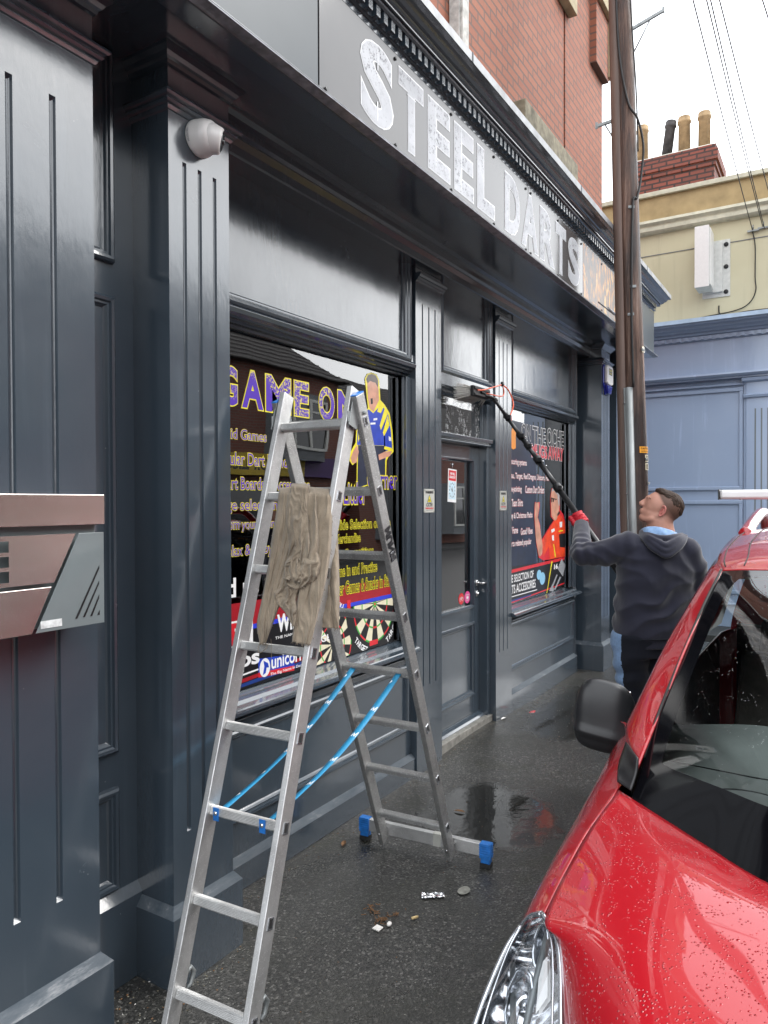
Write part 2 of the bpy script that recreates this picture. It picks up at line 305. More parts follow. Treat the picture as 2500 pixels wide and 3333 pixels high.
# ------------------------------------------------------------------ mesh collector
SPLIT = {'recess_panel', 'frame', 'fixing_screw', 'saddle_clip', 'guard_bolt', 'clamp', 'clamp_screw', 'fixing', 'bar_end', 'plain_board', 'stone_block', 'sill_end', 'capping_joint', 'window_backboard', 'printed_tin', 'board_tab', 'bolt', 'shirt_badge', 'player_skin', 'flute', 'printed_case', 'shadow_gap_board', 'slot', 'roof_seam', 'screen_seal'}
class MB:
    def __init__(s): s.v = []; s.f = []; s.mi = []; s.sm = []
    def add(s, vs, fs, mi=0, smooth=False):
        k = len(s.v); s.v += [tuple(p) for p in vs]
        for f in fs: s.f.append([k+i for i in f]); s.mi.append(mi); s.sm.append(smooth)
        return s
    def box(s, x0, x1, y0, y1, z0, z1, mi=0, T=None):
        vs = [(x, y, z) for z in (z0, z1) for y in (y0, y1) for x in (x0, x1)]
        if T is not None: vs = [T @ Vector(p) for p in vs]
        return s.add(vs, [(0, 2, 3, 1), (4, 5, 7, 6), (0, 1, 5, 4), (2, 6, 7, 3), (0, 4, 6, 2), (1, 3, 7, 5)], mi)
    def extx(s, prof, x0, x1, mi=0, x0s=None, x1s=None, smooth=False):
        # prof: closed list of (y,z); optional per-vertex end shifts for mitres
        n = len(prof); vs = []
        for i, (y, z) in enumerate(prof):
            a = x0 if x0s is None else x0s[i]; vs.append((a, y, z))
        for i, (y, z) in enumerate(prof):
            a = x1 if x1s is None else x1s[i]; vs.append((a, y, z))
        fs = [(i, i+n, (i+1) % n+n, (i+1) % n) for i in range(n)] + [tuple(range(n)), tuple(range(2*n-1, n-1, -1))]
        return s.add(vs, fs, mi, smooth)
    def poly(s, pts, nrm, t, mi=0):
        # flat polygon thickened by vector nrm*t
        n = len(pts); d = Vector(nrm)*t; P = [Vector(p) for p in pts]
        vs = P + [p+d for p in P]
        fs = [tuple(range(n)), tuple(range(2*n-1, n-1, -1))] + [(i, (i+1) % n, (i+1) % n+n, i+n) for i in range(n)]
        return s.add(vs, fs, mi)
    def tube(s, pts, r, n=10, mi=0, caps=True, smooth=True):
        P = [Vector(p) for p in pts]; rr = r if hasattr(r, '__len__') else [r]*len(P)
        vs = []; up = None
        for i, p in enumerate(P):
            t = (P[min(i+1, len(P)-1)]-P[max(i-1, 0)]).normalized()
            if up is None: up = t.orthogonal().normalized()
            up = (up - t*up.dot(t)).normalized(); sd_ = t.cross(up)
            for k in range(n):
                a = 2*math.pi*k/n; vs.append(p+(up*math.cos(a)+sd_*math.sin(a))*rr[i])
        fs = [(i*n+k, i*n+(k+1) % n, (i+1)*n+(k+1) % n, (i+1)*n+k) for i in range(len(P)-1) for k in range(n)]
        if caps: fs += [tuple(range(n-1, -1, -1)), tuple((len(P)-1)*n+k for k in range(n))]
        return s.add(vs, fs, mi, smooth)
    def beam(s, a, b_, w, h, side, mi=0, ext=0):
        # rectangular bar a->b, width w along 'side', height h along cross
        a = Vector(a); b_ = Vector(b_); t = (b_-a).normalized(); sd_ = (Vector(side)-t*Vector(side).dot(t)).normalized(); u = t.cross(sd_)
        a = a-t*ext; b_ = b_+t*ext
        vs = [p+sd_*(i*w/2)+u*(j*h/2) for p in (a, b_) for (i, j) in ((-1, -1), (1, -1), (1, 1), (-1, 1))]
        return s.add(vs, [(3, 2, 1, 0), (4, 5, 6, 7), (0, 1, 5, 4), (1, 2, 6, 5), (2, 3, 7, 6), (3, 0, 4, 7)], mi)
    def grid(s, fn, nu, nv, mi=0, smooth=True, wrapu=False):
        vs = [fn(i/(nu if not wrapu else nu), j/nv) for j in range(nv+1) for i in range(nu+(0 if wrapu else 1))]
        m = nu if wrapu else nu+1
        fs = [(j*m+i, j*m+(i+1) % m, (j+1)*m+(i+1) % m, (j+1)*m+i) for j in range(nv) for i in range(nu)]
        return s.add(vs, fs, mi, smooth)
    def lathe(s, prof, c, axis=(0, 0, 1), n=24, mi=0, smooth=True):
        ax = Vector(axis).normalized(); u = ax.orthogonal().normalized(); w = ax.cross(u); c = Vector(c)
        vs = [c+ax*h+(u*math.cos(2*math.pi*k/n)+w*math.sin(2*math.pi*k/n))*r for (r, h) in prof for k in range(n)]
        fs = [(i*n+k, i*n+(k+1) % n, (i+1)*n+(k+1) % n, (i+1)*n+k) for i in range(len(prof)-1) for k in range(n)]
        fs += [tuple(range(n-1, -1, -1)), tuple((len(prof)-1)*n+k for k in range(n))]
        return s.add(vs, fs, mi, smooth)
    def ring(s, x0, x1, z0, z1, prof, sides='LRTB', mi=0):
        # picture-frame moulding in a plane facing -y. prof: (inset, y) open list from outside to inside
        c = []
        for (o, y) in prof: c.append([(x0+o, y, z0+o), (x1-o, y, z0+o), (x1-o, y, z1-o), (x0+o, y, z1-o)])
        vs = [p for r in c for p in r]; fs = []
        for i in range(len(prof)-1):
            for k, sd_ in enumerate('BRTL'):
                if sd_ in sides: fs.append((i*4+k, i*4+(k+1) % 4, (i+1)*4+(k+1) % 4, (i+1)*4+k))
        return s.add(vs, fs, mi)
    def sph(s, c, r, nu=16, nv=10, mi=0, T=None):
        c = Vector(c)
        def fn(u, v):
            a = 2*math.pi*u; p = math.pi*v
            q = Vector((math.sin(p)*math.cos(a)*r[0], math.sin(p)*math.sin(a)*r[1], math.cos(p)*r[2]))
            return c+(T @ q if T is not None else q)
        return s.grid(fn, nu, nv, mi, True, True)
    def islands(s):
        par = list(range(len(s.v)))
        def fd(a):
            while par[a] != a: par[a] = par[par[a]]; a = par[a]
            return a
        for f in s.f:
            for i in f[1:]: par[fd(i)] = fd(f[0])
        g = {}
        for k, f in enumerate(s.f): g.setdefault(fd(f[0]), []).append(k)
        out_ = []
        for ks in g.values():
            m = MB(); mp = {}
            for k in ks:
                q = []
                for i in s.f[k]:
                    if i not in mp: mp[i] = len(m.v); m.v.append(s.v[i])
                    q.append(mp[i])
                m.f.append(q); m.mi.append(s.mi[k]); m.sm.append(s.sm[k])
            out_.append(m)
        return out_
    def build(s, name, mats, parent=None, bevel=0, recalc=True, auto=None):
        if name in SPLIT:
            r = None
            for q in s.islands():
                o = q.build_one(name, mats, parent, bevel, recalc); r = r or o
            return r
        return s.build_one(name, mats, parent, bevel, recalc)
    def build_one(s, name, mats, parent=None, bevel=0, recalc=True, auto=None):
        me = bpy.data.meshes.new(name); me.from_pydata(s.v, [], s.f)
        if isinstance(mats, str): mats = [mats]
        for m in mats: me.materials.append(MATS[m])
        me.polygons.foreach_set('material_index', s.mi); me.polygons.foreach_set('use_smooth', s.sm)
        if recalc:
            bm = bmesh.new(); bm.from_mesh(me); bmesh.ops.recalc_face_normals(bm, faces=bm.faces); bm.to_mesh(me); bm.free()
        me.update()
        o = bpy.data.objects.new(name, me); COL.objects.link(o)
        if parent is not None: put(o, parent)
        if bevel:
            bv = o.modifiers.new('bevel', 'BEVEL'); bv.width = bevel; bv.segments = 2; bv.limit_method = 'ANGLE'; bv.angle_limit = R_(40)
        return o
def put(o, parent):
    o.parent = parent
    # parent is an unrotated Empty or an identity mesh; vertices are given in world space
    off = Vector((0, 0, 0)); p = parent
    while p is not None: off += p.location; p = p.parent
    o.location = Vector(o.location)-off
def thing(name, loc, label, cat, group=None):
    o = bpy.data.objects.new(name, None); COL.objects.link(o); o.location = loc; o.empty_display_size = .1
    return tag(o, label, cat, group)
def tag(o, label=None, cat=None, group=None, kind=None):
    if label: o['label'] = label
    if cat: o['category'] = cat
    if group: o['group'] = group
    if kind: o['kind'] = kind
    return o
# ------------------------------------------------------------------ lettering
_tc = {}
def glyphs(txt, off=0.0, space=1.0):
    k = (txt, round(off, 4), space)
    if k in _tc: return _tc[k]
    cu = bpy.data.curves.new('t', 'FONT'); cu.body = txt; cu.size = 1; cu.offset = off; cu.resolution_u = 4; cu.space_character = space
    o = bpy.data.objects.new('t', cu); COL.objects.link(o); bpy.context.view_layer.update()
    me = bpy.data.meshes.new_from_object(o.evaluated_get(bpy.context.evaluated_depsgraph_get()))
    vs = [(p.co.x, p.co.y) for p in me.vertices]; fs = [tuple(p.vertices) for p in me.polygons]
    bpy.data.objects.remove(o); bpy.data.curves.remove(cu); bpy.data.meshes.remove(me)
    _tc[k] = (vs, fs); return _tc[k]
def letter(mb, txt, box, y, off=0.0, mi=0, thick=0, space=1.0, slope=0.0, T=None):
    """text fitted into box (x0,x1,z0,z1) on the plane y, facing -y; T maps (u,v,depth) instead when given"""
    vb, _ = glyphs(txt, 0.0, space); vs, fs = glyphs(txt, off, space)
    if not vb: return
    ux0 = min(p[0] for p in vb); ux1 = max(p[0] for p in vb); uy0 = min(p[1] for p in vb); uy1 = max(p[1] for p in vb)
    x0, x1, z0, z1 = box; out_ = []
    for (px, py) in vs:
        a = (px-ux0)/(ux1-ux0); c = (py-uy0)/max(1e-6, (uy1-uy0)); X = x0+(x1-x0)*a; Z = z0+(z1-z0)*c+slope*(X-x0)
        out_.append(T(X, Z, y) if T else (X, y, Z))
    mb.add(out_, fs, mi)
def flat(mb, pts, y, mi=0):
    mb.add([(p[0], y, p[1]) for p in pts], [tuple(range(len(pts)))], mi)
def spts(y, pts): return [(PY(y, *p)[0], PY(y, *p)[2]) for p in pts]
def catmull(P, n):
    P = [Vector(p) for p in P]; out_ = []
    for i in range(len(P)-1):
        p0 = P[max(i-1, 0)]; p1 = P[i]; p2 = P[i+1]; p3 = P[min(i+2, len(P)-1)]
        for k in range(n):
            t = k/n; out_.append(.5*((2*p1)+(p2-p0)*t+(2*p0-5*p1+4*p2-p3)*t*t+(3*p1-p0-3*p2+p3)*t**3))
    out_.append(P[-1]); return out_
# ================================================================== GROUND
def gz(x, y):
    # the tarmac is ramped up a little to the door step
    return .052*math.exp(-((x-5.05)/.75)**2)*math.exp(-max(0, 2.35-y)/.32) + .004*noise.noise(Vector((x*1.3, y*1.3, 0)))-.001
m = MB()
xs = [-20, -8, -3] + [i*.06 for i in range(0, 160)] + [9.7]; ys = [.72] + [.8+.06*i for i in range(0, 31)] + [3.2]
nx, ny = len(xs), len(ys)
m.add([(x, y, gz(x, y) if 0 < x < 9.7 else 0) for y in ys for x in xs], [(j*nx+i, j*nx+i+1, (j+1)*nx+i+1, (j+1)*nx+i) for j in range(ny-1) for i in range(nx-1)], 0, True)
tag(m.build('pavement', 'asphalt'), kind='structure')
m = MB(); m.box(-20, 9.7, .60, .715, -.12, .001); tag(m.build('kerb', 'kerb_stone', bevel=.01), kind='structure')
m = MB(); m.add([(-150, -150, -.1), (150, -150, -.1), (150, 150, -.1), (-150, 150, -.1)], [(0, 1, 2, 3)]); tag(m.build('road', 'road_asphalt'), kind='structure')
m = MB(); m.box(10.2, 11.0, -6, 12, -.09, .0); m.box(-20, 40, -9.0, -7.6, -.09, .0); tag(m.build('far_pavement', 'road_asphalt'), kind='structure')

# ================================================================== SHOP BUILDING
shop = thing('shop_building', (1.5, 2.25, 0), 'dark grey painted timber shop front with a steel lettered fascia under red brick walling', 'shop building')
YW = 2.25
m = MB(); m.box(-.4, 8.23, 2.27, 9, 3.5, 7.6)
m.box(6.95, 7.78, 2.235, 2.2695, 3.9, 7.6); m.box(7.78, 8.235, 2.235, 2.2695, 3.9, 6.30); m.box(7.78, 8.26, 2.17, 2.2695, 6.30, 7.2)
m.box(-.4, .2, 2.235, 2.2695, 3.9, 7.6)
m.box(4.68, 6.90, 2.235, 2.2695, 3.9, 7.6)
m.build('brick_wall', 'red_brick', shop)
m = MB(); m.box(-.4, 1.2, 2.62, 9, 0, 3.5); m.box(8.15, 8.36, 2.5, 9, 0, 3.5); m.box(1.2, 8.15, 8.5, 9, 0, 3.5); m.build('shop_wall', 'dark_paint', shop)
m = MB(); m.box(4.545, 4.675, 2.19, 2.265, 3.9, 7.6); m.box(4.56, 4.66, 2.17, 2.19, 3.9, 7.6); m.build('painted_post', 'white_old_paint', shop, bevel=.004)
m = MB(); m.box(5.60, 6.98, 2.12, 2.234, 4.72, 4.905, T=None); m.build('stone_band', 'stone', shop, bevel=.008)
m = MB(); m.box(6.70, 7.06, 2.15, 2.234, 6.36, 7.6); m.box(7.75, 8.30, 2.12, 2.168, 6.95, 7.08); m.box(8.235, 8.32, 2.14, 2.30, 6.35, 7.3); m.build('stone_block', 'beige_stone', shop, bevel=.006)
# --- pilasters
def pilaster(x0, x1, yf, yb, ztop, flutes, f0, f1, fw=.020, fd=.013, plinth=None, neck=True, name='pilaster'):
    m = MB()
    edges = [x0]; kinds = []
    for c in flutes: edges += [c-fw/2, c+fw/2]; kinds += [0, 1]
    edges.append(x1); kinds.append(0)
    for i, kd in enumerate(kinds):
        a, b_ = edges[i], edges[i+1]
        if kd == 0: m.add([(a, yf, 0), (b_, yf, 0), (b_, yf, ztop), (a, yf, ztop)], [(0, 1, 2, 3)])
        else:
            m.add([(a, yf, 0), (b_, yf, 0), (b_, yf, f0), (a, yf, f0)], [(0, 1, 2, 3)]); m.add([(a, yf, f1), (b_, yf, f1), (b_, yf, ztop), (a, yf, ztop)], [(0, 1, 2, 3)])
            pr = [(a+(b_-a)*k/6, yf+fd*math.sin(math.pi*k/6)**.6 if 0 < k < 6 else yf) for k in range(7)]
            vs = [(x, y, f0+.012*(y-yf)/fd) for x, y in pr]+[(x, y, f1-.012*(y-yf)/fd) for x, y in pr]
            m.add(vs, [(k, k+1, k+8, k+7) for k in range(6)]+[tuple(range(6, -1, -1)), tuple(range(7, 14))])
    m.add([(x0, yf, 0), (x0, yb, 0), (x0, yb, ztop), (x0, yf, ztop)], [(0, 1, 2, 3)]); m.add([(x1, yf, 0), (x1, yb, 0), (x1, yb, ztop), (x1, yf, ztop)], [(0, 1, 2, 3)])
    p = m.build(name, 'dark_paint', shop, recalc=False)
    if plinth:
        h, d, ch = plinth; q = MB(); e = d
        q.add([(x0-e, yf-d, 0), (x1+e, yf-d, 0), (x1+e, yb, 0), (x0-e, yb, 0), (x0-e, yf-d, h), (x1+e, yf-d, h), (x1+e, yb, h), (x0-e, yb, h),
               (x0-.001, yf-.001, h+ch), (x1+.001, yf-.001, h+ch), (x1+.001, yb, h+ch), (x0-.001, yb, h+ch)],
              [(0, 1, 5, 4), (1, 2, 6, 5), (3, 0, 4, 7), (4, 5, 9, 8), (5, 6, 10, 9), (7, 4, 8, 11)])
        q.mi = [0, 0, 0, 1, 1, 1]; q.build('plinth', ['dark_paint', 'dark_paint_worn'], p, bevel=.003)
    return p
def collar(p, x0, x1, yf, yb, prof, name='moulding'):
    # horizontal moulding returned round the three visible sides. prof: (projection, z)
    q = MB(); n = len(prof); vs = []
    for (e, z) in prof: vs += [(x0-e, yb, z), (x0-e, yf-e, z), (x1+e, yf-e, z), (x1+e, yb, z)]
    fs = [(i*4+k, i*4+k+1, (i+1)*4+k+1, (i+1)*4+k) for i in range(n-1) for k in range(3)]+[(0, 1, 2, 3), tuple(4*(n-1)+k for k in (3, 2, 1, 0))]
    q.add(vs, fs); q.build(name, 'dark_paint', p)
def neckprof(z, s=1.0): return [(0.0, z), (.006*s, z+.003), (.012*s, z+.012), (.012*s, z+.016), (.020*s, z+.019), (.026*s, z+.026), (.024*s, z+.033), (.034*s, z+.037), (.040*s, z+.044), (.038*s, z+.052), (.022*s, z+.056), (.018*s, z+.064), (.010*s, z+.066), (.006*s, z+.072), (0, z+.075)]
def capprof(z, s=1.0): return [(0.0, z), (.010*s, z+.004), (.014*s, z+.016), (.022*s, z+.022), (.030*s, z+.034), (.044*s, z+.046), (.050*s, z+.060), (.064*s, z+.064), (.068*s, z+.085), (.068*s, z+.11)]
fl = [.693, .829, .965, 1.102, 1.238, 1.374]
p = pilaster(.55, 1.515, 2.0, 2.62, 3.36, fl, .515, 2.933, .022, plinth=(.254, .03, .035)); collar(p, .55, 1.515, 2.0, 2.62, neckprof(3.09)); collar(p, .55, 1.515, 2.0, 2.62, capprof(3.245))
p = pilaster(1.822, 2.122, 2.0, 2.4, 3.36, [1.896, 1.970, 2.046], .531, 2.935, .019, plinth=(.254, .027, .035)); collar(p, 1.822, 2.122, 2.0, 2.4, neckprof(3.092)); collar(p, 1.822, 2.122, 2.0, 2.4, capprof(3.245))
p = pilaster(7.50, 7.81, 2.04, 2.4, 3.36, [7.57, 7.625, 7.68, 7.735], .531, 2.935, .016, plinth=(.254, .03, .035)); collar(p, 7.50, 7.81, 2.04, 2.4, neckprof(3.092)); collar(p, 7.50, 7.81, 2.04, 2.4, capprof(3.245))
p = pilaster(8.09, 8.36, 2.04, 2.5, 3.36, [8.17, 8.23, 8.29], .531, 2.935, .016, plinth=(.254, .03, .035)); collar(p, 8.09, 8.36, 2.04, 2.5, neckprof(3.092))
for (a, c, fs_) in ((4.014, 4.357, [4.102, 4.187, 4.272]), (5.262, 5.584, [5.334, 5.414, 5.494])):
    p = pilaster(a, c, 2.235, 2.42, 3.17, fs_, .548, 2.96, .016)
    q = MB(); pr = [(2.236, 3.078), (2.226, 3.08), (2.218, 3.09), (2.213, 3.092), (2.207, 3.104), (2.200, 3.108), (2.192, 3.12), (2.192, 3.132), (2.236, 3.132)]
    q.extx(pr, a-.012, c+.012); q.build('moulding', 'dark_paint', p)
# --- recess wall between the end pilasters
m = MB(); m.box(1.50, 1.83, 2.19, 2.35, 0, 3.36); m.box(7.80, 8.10, 2.25, 2.4, 0, 3.36)
m.box(1.515, 1.822, 2.165, 2.19, 0, .30); m.add([(1.515, 2.165, .30), (1.822, 2.165, .30), (1.822, 2.19, .335), (1.515, 2.19, .335)], [(0, 1, 2, 3)])
m.build('recess_panel', 'dark_paint', shop, bevel=.002)
FR = [(0, 0.0), (.004, -.016), (.012, -.022), (.022, -.020), (.027, -.012), (.034, -.012), (.040, -.004), (.052, .006)]
def frame(par, x0, x1, z0, z1, y, prof=FR, name='panel_moulding', sides='LRTB'):
    m = MB(); m.ring(x0, x1, z0, z1, [(o, y+d) for o, d in prof], sides); return m.build(name, 'dark_paint', par)
for z0, z1 in ((.343, .711), (.831, 2.446), (2.56, 3.30)): frame(shop, 1.45, 1.735, z0, z1, 2.189)
# --- soffit, frieze, fascia and cornice
m = MB(); m.box(.2, 8.34, 1.801, 2.62, 3.335, 3.40); m.box(.2, 8.34, 1.7125, 1.80, 3.264, 3.2975)
m.build('soffit', 'dark_paint', shop, bevel=.004)
m = MB()
pr = [(2.07, 3.36), (2.07, 3.335), (2.082, 3.325), (2.082, 3.300), (2.10, 3.288), (2.13, 3.284), (2.13, 3.256), (2.142, 3.245), (2.150, 3.243), (2.160, 3.215), (2.160, 3.178), (2.168, 3.172), (2.30, 3.172), (2.30, 3.36)]
m.extx(pr, 2.12, 7.50)
m.build('frieze', 'dark_paint', shop)
m = MB(); m.box(.2, 8.343, 1.712, 2.27, 3.30, 3.93); m.build('fascia', 'dark_paint', shop, bevel=.003)
m = MB(); pr = [(1.712, 3.298), (1.69, 3.300), (1.683, 3.296), (1.683, 3.289), (1.676, 3.287), (1.672, 3.281), (1.675, 3.275), (1.668, 3.273), (1.666, 3.266), (1.70, 3.262), (1.76, 3.262), (1.76, 3.298)]
m.extx([(y, 3.298-(3.298-z)*.85) for y, z in pr], .2, 8.375)
m.build('drip_moulding', 'sign_trim', shop)
# cornice
cz = [(1.712, 3.735), (1.706, 3.735), (1.704, 3.762), (1.690, 3.764), (1.690, 3.812), (1.662, 3.814), (1.653, 3.819), (1.650, 3.826), (1.654, 3.833), (1.662, 3.836), (1.642, 3.838), (1.640, 3.845), (1.632, 3.846), (1.626, 3.850), (1.622, 3.857), (1.624, 3.860), (1.612, 3.864), (1.600, 3.874), (1.593, 3.886), (1.585, 3.895), (1.560, 3.898), (1.560, 3.905), (1.712, 3.93)]
m = MB(); m.extx(cz, .2, 8.343, x1s=[8.343+(1.712-y) for y, z in cz]); cor = m.build('cornice', 'dark_paint', shop)
m = MB(); n = int((8.33-.3)/.0605)
for i in range(n): x = .3+i*.0605; m.box(x, x+.031, 1.664, 1.6898, 3.768, 3.8135)
m.build('dentil_course', 'dark_paint', cor)
m = MB(); pr = [(1.5575, 3.899), (1.5565, 3.944), (1.60, 3.950), (2.234, 4.02), (2.234, 3.93), (1.7, 3.93), (1.5605, 3.9055)]
m.extx(pr, .2, 8.49); m.build('lead_capping', 'lead', cor, bevel=.002)
m = MB()
for x in (1.35, 2.42, 3.38, 5.2, 7.3): m.box(x, x+.012, 1.554, 1.5572, 3.897, 3.946)
m.build('capping_joint', 'grey_render', cor)
# --- sign boards
def scr(m, x, z, y=1.6985): m.lathe([(.008, 0), (.008, -.004), (.005, -.006)], (x, y, z), (0, 1, 0), 10)
sign = [(.21, 2.293, 'dark_panel'), (2.303, 4.531, 'a'), (4.537, 6.90, 'b')]
m = MB(); m.box(.21, 2.293, 1.700, 1.7115, 3.302, 3.735); m.box(6.95, 8.338, 1.706, 1.7115, 3.302, 3.735); m.build('plain_board', 'plain_grey_board', shop)
MATS['sign_board']
sb1 = MB(); sb1.box(2.303, 4.531, 1.700, 1.7115, 3.302, 3.726); sb1 = sb1.build('sign_board', 'sign_board', shop, bevel=.001)
sb2 = MB(); sb2.box(4.537, 6.90, 1.700, 1.7115, 3.302, 3.729); sb2 = sb2.build('sign_board', 'sign_board', shop, bevel=.001)
L1 = [('S', 2.583, 2.858), ('T', 2.886, 3.146), ('E', 3.170, 3.426), ('E', 3.457, 3.711), ('L', 3.741, 4.000), ('D', 4.126, 4.400)]
L2 = [('A', 4.412, 4.722), ('R', 4.741, 5.036), ('T', 5.052, 5.314), ('S', 5.346, 5.629)]
for par, LL in ((sb1, L1), (sb2, L2)):
    r = MB(); f = MB(); cut = MB()
    for ch, a, c in LL:
        bx = (a+.030, c-.030, 3.357, 3.665)
        if ch == 'A' and par is sb2: bx = (a+.03, c-.03, 3.357, 3.665)
        letter(r, ch, bx, 1.6985, .048); letter(f, ch, bx, 1.6975, .034)
        # stencil breaks of the lettering
        cx = (a+c)/2
        if ch == 'S':
            cut.box(cx-.002, cx+.004, 1.6968, 1.6972, 3.575, 3.665); cut.box(cx-.006, cx, 1.6968, 1.6972, 3.357, 3.44)
        elif ch == 'T': cut.box(cx-.04, cx+.04, 1.6968, 1.6972, 3.590, 3.594)
        elif ch in 'E': cut.box(a+.086, a+.091, 1.6968, 1.6972, 3.35, 3.67)
        elif ch in 'DR': cut.box(a+.086, a+.090, 1.6968, 1.6972, 3.35, 3.67)
    r.build('lettering_rim', 'sign_letter_rim', par); f.build('lettering', 'sign_letter', par); cut.build('lettering_break', 'sign_letter_rim', par)
m = MB(); flat(m, [(5.72, 3.305), (6.895, 3.305), (6.895, 3.725), (5.72, 3.725)], 1.6990); fl_ = m.build('flame_print', 'sign_flame', sb2)
m = MB(); a_ = [(6.30+.30*t, 3.352+.008*math.sin(t*9)) for t in (0, 1)]
m.tube([(6.15, 1.6985, 3.362), (6.88, 1.6985, 3.372)], .006, 6); m.tube([(6.45, 1.6985, 3.372), (6.7, 1.6985, 3.376)], .014, 6)
m.build('printed_dart', 'v_grey', sb2)
for par, xs_ in ((sb1, [2.34, 2.87, 3.43, 3.98, 4.49]), (sb2, [4.575, 5.12, 5.675, 6.25, 6.80])):
    m = MB()
    for x in xs_:
        scr(m, x, 3.700); scr(m, x, 3.316)
    m.build('fixing_screw', 'black_plastic', par)

# --- bays: sill panels, windows, transom panels
def bay(x0, x1, gx0, gx1, plinth_h, first):
    yb = 2.275
    m = MB()
    m.box(x0, x1, yb, 2.42, 0, .80)                     # stall riser board
    m.box(x0, x1, 2.245, yb-.0005, 0, plinth_h); m.add([(x0, 2.245, plinth_h), (x1, 2.245, plinth_h), (x1, yb, plinth_h+.030), (x0, yb, plinth_h+.030)], [(0, 1, 2, 3)], 1)
    st = m.build('stall_riser', ['dark_paint', 'dark_paint_worn'], shop, bevel=.002)
    frame(st, x0+.06 if first else x0+.02, x1-.055, .30 if first else .335, .715 if first else .735, yb-.0008)
    m = MB()
    m.extx([(yb, .748), (2.262, .750), (2.252, .758), (2.262, .766), (yb, .768)], x0, x1)
    m.extx([(2.42, .79), (2.205, .79), (2.198, .796), (2.200, .806), (2.212, .812), (2.215, .818), (2.25, .824), (2.262, .838), (2.300, .842), (2.345, .856), (2.42, .856)], x0, x1)
    m.build('sill', 'dark_paint', st)
    # head: transom moulding and panel over
    m = MB()
    m.box(x0, x1, yb, 2.42, 2.62, 3.20)
    m.extx([(yb+.02, 2.632), (2.247, 2.625), (2.245, 2.58), (2.24, 2.575), (2.228, 2.566), (2.232, 2.545), (2.250, 2.536), (2.256, 2.528), (2.27, 2.524), (2.278, 2.512), (2.30, 2.508), (2.305, 2.498), (2.33, 2.496), (2.36, 2.49), (2.42, 2.49), (2.42, 2.632)], x0, x1)
    hd = m.build('transom_panel', 'dark_paint', shop, bevel=.0015)
    frame(hd, x0+.012, x1-.04, 2.578, 3.30, yb-.03, [(0, .029), (.002, -.004), (.014, -.014), (.028, -.010), (.034, 0), (.042, .002), (.048, .012), (.058, .0205), (.062, .029)], sides='LRB')
    # window
    wn = bpy.data.objects.new('window', None); COL.objects.link(wn); put(wn, shop)
    wn.location = Vector(wn.location)+Vector(((x0+x1)/2, 2.33, .85))
    m = MB()
    m.box(x0, gx0, 2.29, 2.42, .8565, 2.4895); m.box(gx1, x1, 2.29, 2.42, .8565, 2.4895)
    m.box(gx1, gx1+.02, 2.30, 2.33, .8565, 2.4895); m.box(x0, x0+.012, 2.27, 2.29, .8565, 2.4895); m.box(x1-.055, x1, 2.268, 2.29, .8565, 2.4895)
    m.build('frame', 'dark_paint', wn, bevel=.003)
    m = MB(); m.box(gx0, gx1, 2.336, 2.342, .8565, 2.4895); m.build('pane', 'window_glass', wn)
    return wn
win1 = bay(2.122, 4.013, 2.20, 3.955, .115, True)
win2 = bay(5.585, 7.37, 5.66, 7.255, .155, False)
m = MB(); m.box(7.37, 7.502, 2.36, 2.42, 0, 3.3); m.box(7.355, 7.372, 2.26, 2.42, 0, 3.2); m.build('shadow_gap_board', 'dark_paint', shop)
# --- door bay
m = MB(); x0, x1 = 4.357, 5.262; yb = 2.275
m.box(x0, x1, yb, 2.42, 2.62, 3.20)
m.extx([(yb+.02, 2.632), (2.247, 2.625), (2.245, 2.50), (2.262, 2.492), (2.272, 2.478), (2.30, 2.470), (2.32, 2.455), (2.42, 2.455), (2.42, 2.632)], x0, x1)
hd = m.build('transom_panel', 'dark_paint', shop, bevel=.0015)
frame(hd, x0+.012, x1-.05, 2.578, 3.30, yb-.03, [(0, .029), (.002, -.004), (.014, -.014), (.028, -.010), (.034, 0), (.042, .002), (.048, .012), (.058, .0205), (.062, .029)], sides='LRB')
fl2 = bpy.data.objects.new('fanlight', None); COL.objects.link(fl2); put(fl2, shop); fl2.location = Vector(fl2.location)+Vector((4.8, 2.33, 2.3))
m = MB(); m.box(5.205, x1, 2.28, 2.42, 0, 2.455); m.box(x0, x0+.04, 2.28, 2.42, 0, 2.455); m.box(5.185, 5.205, 2.31, 2.335, 2.195, 2.455)
m.extx([(2.42, 2.13), (2.262, 2.13), (2.255, 2.14), (2.262, 2.152), (2.245, 2.158), (2.243, 2.182), (2.262, 2.188), (2.33, 2.196), (2.42, 2.196)], x0, 5.235)
m.build('frame', 'dark_paint', fl2, bevel=.002)
m = MB(); m.box(x0+.04, 5.205, 2.336, 2.342, 2.196, 2.455); m.build('pane', 'window_glass', fl2)
m = MB(); m.box(4.62, 5.20, 2.333, 2.3345, 2.20, 2.44); m.build('water_film', 'wet_glass_film', fl2)
door = bpy.data.objects.new('door', None); COL.objects.link(door); put(door, shop); door.location = Vector(door.location)+Vector((4.8, 2.37, .1))
m = MB(); dx0, dx1 = x0+.04, 5.205; yd = 2.345
gx0, gx1, gz0, gz1 = 4.50, 5.09, .945, 2.02
m.box(dx0, gx0, yd, 2.395, .09, 2.129); m.box(gx1, dx1, yd, 2.395, .09, 2.129); m.box(gx0, gx1, yd, 2.395, gz1, 2.129); m.box(gx0, gx1, yd, 2.395, .80, gz0)
m.box(gx0, gx1, yd+.014, 2.395, .27, .80); m.box(gx0, gx1, yd, 2.395, .09, .27)
m.extx([(yd, .12), (2.310, .105), (2.300, .09), (2.300, .07), (yd, .07)], dx0, dx1)
dl = m.build('leaf', 'dark_paint', door, bevel=.0025)
